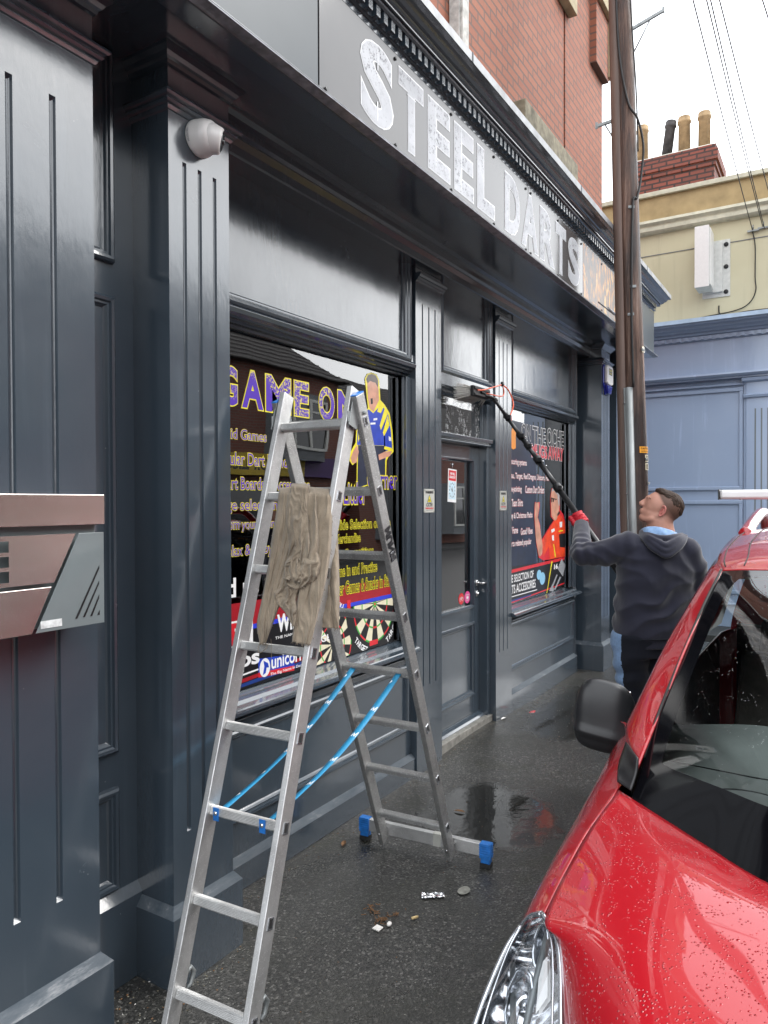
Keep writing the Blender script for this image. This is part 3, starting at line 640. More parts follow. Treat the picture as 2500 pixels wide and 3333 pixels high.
frame(dl, gx0-.012, gx1+.02, .255, .815, yd-.0005, [(0, 0), (.003, -.010), (.018, -.012), (.026, -.002), (.036, .0), (.046, .0135)])
frame(dl, gx0-.03, gx1+.012, gz0-.028, gz1+.016, yd-.0005, [(0, 0), (.003, -.010), (.014, -.010), (.024, .004), (.028, .02)])
m = MB(); m.box(gx0, gx1, 2.366, 2.372, gz0, gz1); m.build('pane', 'window_glass', door)
m = MB(); hx, hz = 5.155, 1.10
m.lathe([(.026, 0), (.026, -.008), (.020, -.010)], (hx, yd, hz), (0, 1, 0), 20); m.tube([(hx, yd-.008, hz), (hx, yd-.05, hz)], .010, 12)
m.tube(catmull([(hx-.012, yd-.05, hz), (hx+.02, yd-.052, hz), (hx+.07, yd-.05, hz-.002), (hx+.115, yd-.046, hz-.004)], 4), [.011]*8+[.0085]*5, 12)
m.build('handle', 'chrome', door)
m = MB(); m.lathe([(.026, 0), (.026, -.008), (.018, -.010), (.010, -.010), (.010, -.016)], (hx, yd, hz-.082), (0, 1, 0), 20); m.build('lock', 'chrome', door)
m = MB(); m.tube([(4.93, 2.43, 1.10), (5.06, 2.43, 1.10)], .011, 10); m.build('inner_handle', 'chrome', door)
m = MB(); m.extx([(2.262, .0), (2.262, .082), (2.30, .086), (2.42, .09), (2.42, 0)], x0, x1); m.build('threshold', 'threshold_metal', shop, bevel=.003)

# ================================================================== INTERIOR seen through the glass
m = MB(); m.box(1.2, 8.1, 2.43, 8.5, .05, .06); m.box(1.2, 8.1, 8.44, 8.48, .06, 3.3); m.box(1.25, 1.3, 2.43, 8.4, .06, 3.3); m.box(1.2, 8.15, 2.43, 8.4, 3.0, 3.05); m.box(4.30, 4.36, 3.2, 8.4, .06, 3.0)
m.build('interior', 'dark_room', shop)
m = MB(); m.box(3.62, 3.93, 2.46, 2.48, .85, 2.3); m.build('window_backboard', 'grey_board', shop)
m = MB(); m.box(6.35, 7.2, 2.60, 2.62, .85, 2.45); m.build('window_backboard', 'grey_board', shop)
m = MB(); m.box(4.84, 5.15, 2.72, 2.74, .5, 1.95); m.build('door_backboard', 'grey_board', shop)
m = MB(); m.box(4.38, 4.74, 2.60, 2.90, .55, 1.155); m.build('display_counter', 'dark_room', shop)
chess = [(4.56, 2.66, .05), (4.60, 2.70, .06), (4.645, 2.66, .06), (4.69, 2.70, .045), (4.53, 2.76, .05), (4.63, 2.76, .055)]
for i, (cx, cy, h) in enumerate(chess):
    m = MB(); m.lathe([(.016, 0), (.016, .006), (.011, .012), (.007, .02), (.006, h), (.011, h+.003), (.008, h+.01), (.010, h+.02), (.004, h+.03)], (cx, cy, 1.155), n=12)
    o = m.build('chess_piece', 'chess_wood'); tag(o, 'small pale chess piece in the row behind the door glass, ' + ('fifth' if False else ['second from the left', 'middle one in front', 'second from the right', 'rightmost', 'leftmost and set back', 'tall one set back'][i]), 'chess piece', 'chess pieces behind the door glass')

# ================================================================== WINDOW 1 PRINTS
YG = 2.3345
def sbox(y, a, b_):  # photo box corners (x0,ytop),(x1,ybot) -> plane box
    xm = (a[0]+b_[0])/2; p = PY(y, a[0], (a[1]+b_[1])/2); q = PY(y, b_[0], (a[1]+b_[1])/2)
    t = PY(y, xm, a[1])[2]; bo = PY(y, xm, b_[1])[2]; return (p[0], q[0], bo, t)
def outlined(par, items, y, c_out, c_in, o_out=.055, o_in=.012, name='lettering', space=1.0):
    a = MB(); b2 = MB()
    for txt, bx in items: letter(a, txt, bx, y, o_out, space=space); letter(b2, txt, bx, y-.0008, o_in, space=space)
    o1 = a.build(name+'_outline', c_out, par); b2.build(name, c_in, par)
xs0 = 2.215
big = []
cap = lambda x0, x1, top, bot: (x0, x1, top, bot)
zT = PY(YG, 822, 1201)[2]; zB = PY(YG, 822, 1340)[2]
zt, zb_ = 2.25, 2.02
GA = [('G', PY(YG, 705, 1250)[0]+.02, PY(YG, 779, 1250)[0]), ('A', PY(YG, 784, 1270)[0], PY(YG, 860, 1270)[0]), ('M', PY(YG, 862, 1270)[0], PY(YG, 949, 1270)[0]), ('E', PY(YG, 955, 1300)[0], PY(YG, 1008, 1300)[0]), ('O', PY(YG, 1034, 1310)[0], PY(YG, 1092, 1310)[0]), ('N', PY(YG, 1097, 1310)[0], PY(YG, 1162, 1310)[0])]
zz = [(PY(YG, 822, 1203)[2], PY(YG, 822, 1338)[2]), (PY(YG, 980, 1238)[2], PY(YG, 980, 1360)[2]), (PY(YG, 1063, 1258)[2], PY(YG, 1063, 1370)[2])]
zt = sum(a for a, _ in zz)/3; zb_ = sum(a for _, a in zz)/3
m1 = MB(); m2 = MB()
for ch, a, c in GA:
    bx = (a+.018, c-.018, zb_+.016, zt-.016)
    letter(m1, ch, bx, YG, .062); letter(m2, ch, bx, YG-.0008, .036)
gx = m1.build('heading_outline', 'v_yellow', win1); m2.build('heading', 'v_scuffed_purple', win1)
bxs = []
def line(txt, a, b_, x0=None):
    q = list(sbox(YG, a, b_)); 
    if x0 is not None: q[0] = x0
    return (txt, tuple(q))
items = [line('Squid Games', (752, 1400), (867, 1443), 2.385), line('Popular Dart Brands', (755, 1479), (945, 1530), 2.375), line('Dart Boards & Accessories', (754, 1557), (1007, 1595), 2.415),
         line('Large selection', (754, 1626), (902, 1671), 2.36), line('from your phone', (755, 1690), (905, 1729), 2.425), line('Relax & Enjoy', (755, 1771), (885, 1816), 2.42)]
outlined(win1, items, YG, 'v_yellow', 'v_purple', .045, .006, 'selling_lines')
items = [line('Wide Selection of Luke', (1085, 1690), (1270, 1720)), line('Merchandise', (1093, 1738), (1173, 1766)), line('Darts Competitions', (1075, 1786), (1215, 1812)), line('Come in and Practice', (1078, 1836), (1227, 1870)), line('Other Games & Snacks in Store', (1075, 1884), (1281, 1924))]
# bottom graphic block: slanting red and blue bands, black field
zR = [PY(YG, 755, 1966)[2], PY(YG, 1283, 1881)[2]]; zBl = [PY(YG, 755, 2046)[2], PY(YG, 1283, 1931)[2]]
zBk = [PY(YG, 755, 2062)[2], PY(YG, 1283, 1943)[2]]
xa, xb = PY(YG, 755, 2000)[0], PY(YG, 1283, 1900)[0]
def slz(zz_, x): return zz_[0]+(zz_[1]-zz_[0])*(x-xa)/(xb-xa)
X0, X1 = 2.20, 3.905; ZB = .858
m = MB(); flat(m, [(X0, slz(zBk, X0)), (X1, slz(zBk, X1)), (X1, ZB), (X0, ZB)], YG+.0009); m.build('black_field', 'v_black', win1)
m = MB(); flat(m, [(X0, slz(zR, X0)), (X0, slz(zBl, X0)), (X1, slz(zBl, X1)), (X1, slz(zR, X1))], YG+.0009); m.build('red_band', 'v_darkred', win1)
m = MB(); flat(m, [(X0, slz(zBl, X0)-.0002), (X0, slz(zBk, X0)), (X1, slz(zBk, X1)), (X1, slz(zBl, X1)-.0002)], YG+.0006); m.build('blue_band', 'v_blue', win1)
outlined(win1, items, YG-.001, 'v_yellow', 'v_black', .042, -.004, 'offer_lines')
m = MB(); letter(m, 'Find us', (2.30, 2.66, slz(zR, 2.5)+.03, slz(zR, 2.5)+.115), YG, .02); m.build('find_us_lettering', 'v_white', win1)
m = MB(); letter(m, 'WINMAU', (2.80, 3.17, 1.085, 1.165), YG-.0003, .04); letter(m, 'THE NAME BEHIND DARTS', (2.78, 3.17, 1.050, 1.064), YG-.0003, .01); letter(m, 'TARGET', (3.02, 3.28, .975, 1.01), YG-.0003, .02); letter(m, 'Shops', (2.30, 2.66, .94, 1.03), YG-.0003, .03); m.build('maker_lettering', 'v_white', win1)
m = MB(); flat(m, [(2.30, 1.06), (2.62, 1.06), (2.62, 1.18), (2.30, 1.18)], YG+.0003); m.build('white_logo_patch', 'v_white', win1)
m = MB(); letter(m, 'DART', (2.33, 2.60, 1.075, 1.165), YG-.0005, .05); m.build('red_logo_lettering', 'v_red', win1)
# blue and red maker's plate with a horse-head disc
pb = spts(YG, [(841, 2145), (958, 2128), (958, 2166), (841, 2190)]); pr_ = spts(YG, [(841, 2190), (958, 2166), (958, 2182), (841, 2206)])
m = MB(); flat(m, pb, YG-.0002); lg = m.build('logo_plate', 'v_royal', win1)
m = MB(); flat(m, pr_, YG-.0003); m.build('logo_plate_foot', 'v_red', win1)
c0 = PY(YG, 862, 2173)
m = MB(); flat(m, [(c0[0]+.038*math.cos(a/24*2*math.pi), c0[2]+.045*math.sin(a/24*2*math.pi)) for a in range(24)], YG-.0006)
letter(m, 'unicorn', (c0[0]+.05, c0[0]+.30, c0[2]-.016, c0[2]+.045), YG-.0006, .02); letter(m, 'The Big Name in Darts', (c0[0]+.04, c0[0]+.30, c0[2]-.052, c0[2]-.034), YG-.0006, .01)
m.build('logo_print', 'v_white', win1)
m = MB(); flat(m, [(c0[0]-.010, c0[2]+.035), (c0[0]+.022, c0[2]+.018), (c0[0]+.030, c0[2]-.004), (c0[0]+.012, c0[2]-.002), (c0[0]+.006, c0[2]-.026), (c0[0]-.016, c0[2]-.034), (c0[0]-.004, c0[2]+.006)], YG-.0010); m.build('logo_profile', 'v_royal', win1)
for (nm, mt, o0, o1) in (('white_rule', 'v_white', .0, .008), ('red_rule', 'v_darkred', -.014, -.032), ('blue_rule', 'v_bluepanel', -.036, -.062)):
    m = MB(); z_ = lambda x: .918+.03*(x-2.5)/.6
    flat(m, [(2.26, z_(2.26)+o0), (3.15, z_(3.15)+o0), (3.15, z_(3.15)+o1), (2.26, max(.8585, z_(2.26)+o1))], YG-.0001); m.build(nm, mt, win1)
# dart boards
def dartboard(cx, cz_, r, y, nm):
    m = MB(); mats = ['v_black', 'v_cream', 'v_red', 'v_green']
    rings = [0, .037, .094, .582, .629, .953, 1.0, 1.33]; N = 120
    for i in range(len(rings)-1):
        for k in range(N):
            sct = int((k+3) // 6) % 2
            if i == 0: mi = 2
            elif i == 1: mi = 3
            elif i in (2, 4): mi = 0 if sct else 1
            elif i in (3, 5): mi = 2 if sct else 3
            else: mi = 0
            a0 = 2*math.pi*k/N; a1 = 2*math.pi*(k+1)/N
            q = [(rings[i]*r, a0), (rings[i+1]*r, a0), (rings[i+1]*r, a1), (rings[i]*r, a1)]
            pts = [(cx+max(rr, 1e-4)*math.cos(a), cz_+max(rr, 1e-4)*math.sin(a)) for rr, a in q]
            pts = [(min(px, 3.895), max(.861, min(pz, slz(zBk, px)-.002))) for px, pz in pts]
            if abs((pts[2][0]-pts[0][0])*(pts[3][1]-pts[1][1])-(pts[2][1]-pts[0][1])*(pts[3][0]-pts[1][0])) < 1e-8: continue
            m.add([(px, y, pz) for px, pz in pts], [(0, 1, 2, 3)], mi)
    return m.build(nm, mats, win1)
cA = PY(YG, 1220, 1966); cB = PY(YG, 1083, 2098)
rA = cA[2]-PY(YG, 1197, 2098)[2]; rA = max(.16, abs(rA))
dB = dartboard(cB[0], cB[2], rA*.80, YG-.0002, 'printed_dartboard')
dA = dartboard(cA[0], cA[2], rA, YG-.0004, 'printed_dartboard')
m = MB()
def arc(mb, txt, c, rad, a0, a1, h, y):
    n = len(txt)
    for i, ch in enumerate(txt):
        if ch == ' ': continue
        a = R_(a0+(a1-a0)*(i+.5)/n); w = rad*abs(R_(a1-a0))/n*.8; ca, sa = math.cos(a), math.sin(a)
        def T(u, v, yy): return (min(3.894, c[0]+ca*(rad-v)-sa*u*(-1 if a1 > a0 else 1)*-1), yy, max(.862, c[2]+sa*(rad-v)+ca*u*(1 if a1 > a0 else -1)))
        letter(mb, ch, (-w/2, w/2, 0, h), y, .03, T=T)
arc(m, 'TARGET', cA, rA*1.26, -62, -22, .032, YG-.0012); arc(m, 'TARGET', cA, rA*1.26, -140, -108, .032, YG-.0012); arc(m, 'TARGET', cB, rA*1.02, 60, 100, .025, YG-.0012)
m.build('board_lettering', 'v_white', win1)
m = MB(); flat(m, [(cA[0]-.06, .875), (cA[0]+.03, .875), (cA[0]+.03, .905), (cA[0]-.06, .905)], YG-.0008); flat(m, [(cA[0]-.29, 1.08), (cA[0]-.255, 1.08), (cA[0]-.255, 1.17), (cA[0]-.29, 1.17)], YG-.0008); m.build('board_tab', 'v_red', win1)
# printed player, yellow outlined
yP = YG-.0012
def fig(par, mt, pts, y, nm): 
    m = MB(); flat(m, spts(y, pts), y); return m.build(nm, mt, par)
body = [(1190, 1232), (1197, 1218), (1210, 1214), (1224, 1220), (1232, 1236), (1234, 1262), (1236, 1302), (1250, 1318), (1266, 1345), (1275, 1400), (1279, 1470), (1262, 1487), (1256, 1500), (1255, 1560), (1162, 1590), (1164, 1500), (1148, 1512), (1140, 1500), (1144, 1470), (1160, 1440), (1162, 1395), (1175, 1345), (1200, 1330), (1196, 1290)]
cxm = sum(p[0] for p in body)/len(body); cym = sum(p[1] for p in body)/len(body)
def grow(pts, k):
    n = len(pts); o_ = []
    for i in range(n):
        a = Vector((*pts[i-1], 0)); c = Vector((*pts[(i+1) % n], 0)); t = (c-a).normalized(); o_.append((pts[i][0]+t.y*k, pts[i][1]-t.x*k))
    return o_
fig(win1, 'v_yellow', grow(body, 2.2), yP+.0004, 'player_outline')
fig(win1, 'v_royal', [(1200, 1332), (1215, 1345), (1236, 1322), (1250, 1328), (1264, 1350), (1272, 1400), (1277, 1462), (1250, 1470), (1256, 1500), (1254, 1450), (1162, 1448), (1164, 1395), (1177, 1350)], yP, 'player_shirt')
fig(win1, 'v_navy', [(1166, 1449), (1254, 1451), (1254, 1558), (1163, 1588)], yP, 'player_trousers')
m = MB()
for q in ([(1238, 1302), (1250, 1322), (1240, 1345), (1228, 1340)], [(1252, 1330), (1262, 1348), (1240, 1400), (1236, 1385)], [(1262, 1352), (1268, 1385), (1250, 1420), (1246, 1408)], [(1252, 1452), (1276, 1458), (1277, 1468), (1250, 1462)], [(1166, 1395), (1175, 1360), (1178, 1400), (1166, 1440)]): flat(m, spts(yP-.0004, q), yP-.0004)
m.build('shirt_flash', 'v_yellow', win1)
m = MB()
for q in ([(1196, 1248), (1205, 1240), (1226, 1246), (1232, 1264), (1234, 1302), (1216, 1340), (1204, 1330), (1198, 1296)], [(1162, 1448), (1168, 1470), (1160, 1506), (1146, 1508), (1142, 1490), (1150, 1468)], [(1252, 1470), (1276, 1468), (1270, 1484), (1234, 1498), (1232, 1480)]): flat(m, spts(yP-.0005, q), yP-.0005)
m.build('player_skin', 'v_skin', win1)
fig(win1, 'v_hair', [(1192, 1234), (1198, 1221), (1210, 1217), (1223, 1222), (1231, 1238), (1231, 1262), (1222, 1246), (1205, 1240), (1197, 1248)], yP-.0006, 'player_hair')
fig(win1, 'v_black', [(1206, 1297), (1213, 1296), (1214, 1314), (1207, 1316)], yP-.0008, 'player_mouth')
m = MB()
for q in ([(1216, 1362), (1228, 1360), (1228, 1367), (1216, 1369)], [(1206, 1376), (1222, 1375), (1222, 1381), (1206, 1382)], [(1265, 1420), (1273, 1424), (1274, 1436), (1266, 1434)]): flat(m, spts(yP-.0008, q), yP-.0008)
m.build('shirt_badge', 'v_white', win1)
outlined(win1, [('Littler', (PY(YG, 1118, 1610)[0], PY(YG, 1190, 1610)[0], PY(YG, 1150, 1640)[2], PY(YG, 1150, 1570)[2])), ('Corner', (PY(YG, 1195, 1550)[0], PY(YG, 1292, 1550)[0], PY(YG, 1240, 1590)[2], PY(YG, 1240, 1530)[2]))], yP-.0012, 'v_yellow', 'v_purple', .05, .01, 'script_lettering')

# ================================================================== WINDOW 2 PRINTS
def wb(a, b_): return sbox(YG, (1620+a[0]/2.765, 1200+a[1]/2.765), (1620+b_[0]/2.765, 1200+b_[1]/2.765))
sp2 = lambda pts, y: spts(y, [(1620+p[0]/2.765, 1200+p[1]/2.765) for p in pts])
m = MB(); flat(m, [(5.70, .862), (5.70, 2.40), (6.43, 2.40), (6.43, .862)], YG+.0014); m.build('blue_print_field', 'v_navy', win2)
xL = 5.665
q = wb((100, 1820), (615, 2000))
zl = lambda x: 1.095+(1.115-1.095)*(x-5.7)/1.5
m = MB(); flat(m, [(5.665, .862), (5.665, PY(YG, 1657, 1845)[2]), (7.235, PY(YG, 1842, 1818)[2]), (7.235, .875)], YG+.0010); m.build('black_field', 'v_black', win2)
za = PY(YG, 1657, 1857)[2]; zb2 = PY(YG, 1842, 1812)[2]
m = MB(); flat(m, [(5.665, za), (7.235, zb2), (7.235, zb2-.028), (5.665, za-.028)], YG+.0004); flat(m, [(5.665, .872), (7.235, .905), (7.235, .893), (5.665, .862)], YG+.0004); m.build('red_band', 'v_red', win2)
outlined(win2, [('ON', wb((215, 505), (298, 640))), ('THE', wb((316, 535), (430, 680))), ('OCHE', wb((445, 555), (592, 705)))], YG, 'v_white', 'v_black', .045, .012, 'heading')
outlined(win2, [('MUGS', wb((305, 690), (443, 800))), ('AWAY', wb((456, 710), (588, 820)))], YG, 'v_white', 'v_scuffed_red', .055, .028, 'subheading')
IT = [('Digital scoring systems', wb((-120, 800), (260, 868))), ('Winmau, Target, Red Dragon, Unicorn, Harrows', wb((-120, 940), (500, 1005))), ('Dart Re-pointing', wb((-60, 1052), (215, 1120))), ('Custom Dart Orders', wb((248, 1058), (418, 1120))), ('Create Team Shirts', wb((-60, 1175), (226, 1240))), ('Birthday & Christmas Packs', wb((-90, 1298), (312, 1365))), ('Hall of Fame', wb((-20, 1430), (182, 1490))), ('Good Vibes', wb((208, 1432), (313, 1490))), ('All Darts related popular', wb((-60, 1550), (302, 1618)))]
IT = [(t, (max(xL+.01, bx[0]), *bx[1:])) for t, bx in IT]
outlined(win2, IT, YG, 'v_red', 'v_white', .045, .012, 'selling_lines')
m = MB(); letter(m, 'WIDE SELECTION OF', (xL+.02, wb((0, 0), (322, 10))[1], *wb((103, 1840), (322, 1905))[2:]), YG, .015); letter(m, 'DARTS ACCESSORIES', (xL+.02, wb((0, 0), (340, 10))[1], *wb((103, 1925), (340, 2000))[2:]), YG, .015)
letter(m, '16', wb((508, 1760), (538, 1800)), YG-.001, .05); flat(m, sp2([(103, 2056), (355, 1985), (355, 1992), (103, 2064)], YG), YG); m.build('accessory_lettering', 'v_white', win2)
m = MB(); flat(m, sp2([(103, 2090), (300, 2030), (300, 2042), (103, 2106)], YG), YG); m.build('blue_rule', 'v_bluepanel', win2)
y2 = YG-.001
def fig2(mt, pts, dy, nm): 
    m = MB(); flat(m, sp2(pts, y2-dy), y2-dy); return m.build(nm, mt, win2)
fig2('v_red', [(334, 1200), (350, 1205), (378, 1200), (375, 1260), (362, 1340), (380, 1400), (395, 1540), (480, 1400), (505, 1365), (478, 1330), (474, 1160), (486, 1080), (510, 1062), (540, 1075), (556, 1120), (560, 1270), (590, 1310), (613, 1400), (614, 1690), (410, 1726), (370, 1700), (345, 1560), (328, 1320)], 0, 'player_outline')
fig2('v_orange', [(395, 1560), (430, 1500), (490, 1400), (520, 1350), (548, 1315), (575, 1325), (606, 1400), (612, 1685), (470, 1716), (462, 1600), (412, 1690)], .0005, 'player_shirt')
m = MB()
for qq in ([(478, 1160), (488, 1085), (512, 1070), (540, 1090), (553, 1130), (553, 1280), (530, 1360), (512, 1368), (484, 1325)], [(336, 1206), (368, 1205), (372, 1260), (360, 1335), (378, 1410), (405, 1590), (402, 1660), (385, 1690), (370, 1680), (345, 1545), (332, 1325)]): flat(m, sp2(qq, y2-.0007), y2-.0007)
m.build('player_skin', 'v_skin', win2)
fig2('v_greyhair', [(484, 1110), (496, 1070), (520, 1062), (546, 1085), (556, 1130), (556, 1235), (545, 1225), (538, 1140), (505, 1095)], .0010, 'player_hair')
m = MB()
for qq in ([(480, 1160), (532, 1172), (532, 1182), (480, 1170)], [(480, 1166), (488, 1168), (488, 1205), (480, 1200)], [(494, 1168), (506, 1170), (506, 1200), (494, 1198)], [(552, 1490), (610, 1480), (612, 1560), (606, 1610), (560, 1605)], [(536, 1310), (552, 1280), (562, 1300), (540, 1330)]): flat(m, sp2(qq, y2-.0012), y2-.0012)
m.build('player_spectacles', 'v_black', win2)
m = MB()
for qq in ([(558, 1380), (580, 1376), (580, 1425), (558, 1430)], [(482, 1450), (510, 1435), (515, 1460), (485, 1478)], [(488, 1500), (506, 1495), (508, 1550), (490, 1545)]): flat(m, sp2(qq, y2-.0012), y2-.0012)
m.build('shirt_badge', 'v_white', win2)
m = MB(); flat(m, sp2([(549, 1458), (588, 1452), (588, 1462), (549, 1470)], y2-.0013), y2-.0013); flat(m, sp2([(500, 1580), (506, 1578), (524, 1690), (516, 1700)], y2-.0013), y2-.0013); m.build('shirt_flash', 'v_yellow', win2)
c1 = sp2([(402, 1888)], YG)[0]; c2 = sp2([(372, 1855)], YG)[0]
m = MB()
for (c, a, bb) in ((c1, .074, .058), (c2, .06, .045)): flat(m, [(c[0]+a*math.cos(k/20*6.283), c[1]+bb*math.sin(k/20*6.283)) for k in range(20)], YG-.0004*(1 if c is c2 else 2))
m.build('printed_tin', 'v_lightblue', win2)
m = MB(); flat(m, sp2([(540, 1800), (575, 1710), (612, 1770), (585, 1870)], YG-.0006), YG-.0006); flat(m, sp2([(560, 1870), (570, 1878), (520, 1990), (508, 1985)], YG-.0006), YG-.0006); flat(m, sp2([(530, 1850), (540, 1856), (490, 1985), (478, 1978)], YG-.0006), YG-.0006); flat(m, sp2([(465, 2000), (490, 1940), (508, 1985), (500, 2006)], YG-.0008), YG-.0008); m.build('printed_case', 'v_grey', win2)
m = MB(); flat(m, sp2([(484, 1735), (494, 1733), (445, 2018), (440, 2018)], YG-.0005), YG-.0005); m.build('printed_shaft', 'v_yellow', win2)
m = MB(); flat(m, sp2([(120, 575), (135, 520), (163, 560), (163, 715), (140, 728), (120, 712)], YG-.0008), YG-.0008); m.build('beer_print', 'v_beer', win2)
m = MB(); flat(m, sp2([(105, 470), (112, 400), (130, 440), (128, 480)], YG-.0008), YG-.0008); m.build('red_flight_print', 'v_red', win2)
# ================================================================== THINGS FIXED TO THE SHOP FRONT
t = thing('cctv_camera', (1.975, 2.0, 3.045), 'white dome security camera fixed high on the fluted pilaster beside the first window', 'security camera')
C = Vector((1.965, 2.0, 3.045))
m = MB(); m.lathe([(.064, 0), (.066, -.004), (.065, -.020), (.0645, -.021), (.0645, -.022), (.064, -.023), (.060, -.050), (.052, -.068), (.040, -.078)], C, (0, 1, 0), 40); m.build('base', 'white_plastic', t)
ax = Vector((.62, -.72, -.22)).normalized(); c2 = C+Vector((.010, -.050, -.004))
m = MB(); m.lathe([(.004, -.05)]+[(.054*math.sin(a), -.054*math.cos(a)) for a in [i*math.pi/16 for i in range(1, 11)]]+[(.047, .034), (.044, .040), (.038, .043)], c2, ax, 40); m.build('ball', 'white_plastic', t)
m = MB(); m.lathe([(.037, .036), (.037, .0435), (.030, .046), (.012, .047)], c2, ax, 32); m.lathe([(.011, .040), (.011, .050), (.008, .052)], c2, ax, 20); m.build('lens', 'black_glass', t)
m = MB()
def Tc(u, v, d_):
    a = math.pi*1.03 + u/.0655; return (C[0]+.0650*math.cos(a), C[1]-.012+v, C[2]+.0650*math.sin(a))
letter(m, 'HIKVISION', (-.042, .008, -.006, .004), 0, .02, T=lambda u, v, d_: (C[0]+.0662*math.cos(math.pi*1.12+u*14), C[1]-.013-v, C[2]+.0662*math.sin(math.pi*1.12+u*14)))
m.build('maker_lettering', 'v_grey', t)
# alarm box
t = thing('alarm_box', (7.655, 2.04, 2.95), 'white and blue burglar alarm box high on the far fluted pilaster', 'alarm box')
m = MB(); 
def ab(pts, y0, y1, mi=0): return m.poly([(7.655+a, y1, 2.95+c) for a, c in pts], (0, 1, 0), y0-y1, mi)
ab([(-.125, .125), (-.10, .15), (.10, .15), (.125, .125), (.125, -.04), (.06, -.15), (-.06, -.15), (-.125, -.04)], 2.039, 2.022); m.build('back_plate', 'blue_lens', t, bevel=.006)
m = MB(); m.poly([(7.655+a, 1.990, 2.95+c) for a, c in [(-.115, .12), (-.09, .145), (.09, .145), (.115, .12), (.112, -.035), (.05, -.05), (-.05, -.05), (-.112, -.035)]], (0, 1, 0), .0315); m.build('cover', 'white_plastic', t, bevel=.010)
m = MB(); m.poly([(7.655+a, 1.994, 2.95+c) for a, c in [(-.10, -.056), (.10, -.056), (.055, -.14), (-.055, -.14)]], (0, 1, 0), .0275); m.build('strobe_lens', 'blue_lens', t, bevel=.006)
m = MB(); m.box(7.60, 7.72, 1.9885, 1.9898, 3.0, 3.065); m.build('label', 'v_black', t)
m = MB(); letter(m, 'SECURITY', (7.605, 7.715, 3.035, 3.055), 1.988, .03); letter(m, 'SYSTEMS', (7.605, 7.70, 3.008, 3.024), 1.988, .03); m.build('label_lettering', 'v_yellow', t)
# two warning plates
def warn(x0, x1, z0, z1, y, lab):
    t = thing('warning_sign', ((x0+x1)/2, y, (z0+z1)/2), lab, 'warning sign', 'camera warning signs either side of the door')
    m = MB(); w = x1-x0; h = z1-z0
    m.poly([(x0+a*w, y-.0035, z0+c*h) for a, c in [(.05, 0), (.95, 0), (1, .03), (1, .97), (.95, 1), (.05, 1), (0, .97), (0, .03)]], (0, 1, 0), .003); m.build('plate', 'paper_w', t)
    m = MB(); letter(m, 'WARNING', (x0+.14*w, x0+.88*w, z0+.81*h, z0+.92*h), y-.0042, .05); letter(m, 'CCTV', (x0+.22*w, x0+.80*w, z0+.26*h, z0+.39*h), y-.0042, .05); letter(m, 'Recording is in operation', (x0+.18*w, x0+.82*w, z0+.08*h, z0+.105*h), y-.0042, .02)
    for a, c in ((.06, .95), (.94, .95), (.06, .05), (.94, .05)): m.lathe([(.003, 0), (.003, -.002)], (x0+a*w, y-.0035, z0+c*h), (0, 1, 0), 8)
    m.build('lettering', 'v_black', t)
    m = MB(); letter(m, 'CAMERAS IN USE 24/7', (x0+.12*w, x0+.90*w, z0+.15*h, z0+.21*h), y-.0042, .05); m.build('red_lettering', 'v_red', t)
    m = MB(); flat(m, [(x0+.30*w, z0+.43*h), (x0+.72*w, z0+.43*h), (x0+.51*w, z0+.77*h)], y-.0041); m.build('triangle_border', 'v_black', t)
    m = MB(); flat(m, [(x0+.345*w, z0+.448*h), (x0+.675*w, z0+.448*h), (x0+.51*w, z0+.72*h)], y-.0046); m.build('triangle', 'v_yellow', t)
    m = MB(); flat(m, [(x0+.51*w+.10*w*math.cos(k/12*6.283), z0+.525*h+.048*h*math.sin(k/12*6.283)) for k in range(12)], y-.0050); m.build('eye', 'v_black', t)
    m = MB(); flat(m, [(x0+.53*w+.06*w*math.cos(k/12*6.283), z0+.53*h+.028*h*math.sin(k/12*6.283)) for k in range(12)], y-.0054); m.build('eye_centre', 'v_yellow', t)
warn(4.110, 4.250, 1.650, 1.800, 2.2345, 'small white camera warning plate on the pilaster left of the door')
warn(5.336, 5.474, 1.650, 1.800, 2.2345, 'small white camera warning plate on the pilaster right of the door handle')
# clock card hung inside the door
t = thing('clock_sign', (4.78, 2.362, 1.95), 'red and white card with clock hands hanging inside the door glass', 'door sign')
def rr(x, z): a = R_(-3); return (4.78+(x-4.78)*math.cos(a)-(z-1.83)*math.sin(a), 1.83+(x-4.78)*math.sin(a)+(z-1.83)*math.cos(a))
def fq(m, x0, x1, z0, z1, y): flat(m, [rr(x0, z0), rr(x1, z0), rr(x1, z1), rr(x0, z1)], y)
m = MB(); m.poly([(p[0], 2.3650, p[1]) for p in [rr(4.712, 1.715), rr(4.848, 1.715), rr(4.848, 1.952), rr(4.712, 1.952)]], (0, 1, 0), .0008); m.build('card', 'v_white', t)
m = MB(); fq(m, 4.722, 4.838, 1.868, 1.942, 2.3645); m.build('red_header', 'v_red', t)
m = MB(); 
def Tr(u, v, y): p = rr(u, v); return (p[0], y, p[1])
letter(m, 'WE WILL', (4.742, 4.818, 1.910, 1.926), 2.3640, .05, T=Tr); letter(m, 'BE BACK AT', (4.735, 4.825, 1.886, 1.902), 2.3640, .05, T=Tr); m.build('header_lettering', 'v_white', t)
m = MB(); fq(m, 4.724, 4.836, 1.735, 1.862, 2.3645); m.build('clock_face', 'v_paleblue' if 'v_paleblue' in MATS else 'v_white', t)
m = MB()
for k in range(12):
    a = k*math.pi/6; c = rr(4.78+.043*math.sin(a), 1.800+.050*math.cos(a)); flat(m, [(c[0]-.004, c[1]-.005), (c[0]+.004, c[1]-.005), (c[0]+.004, c[1]+.005), (c[0]-.004, c[1]+.005)], 2.3640)
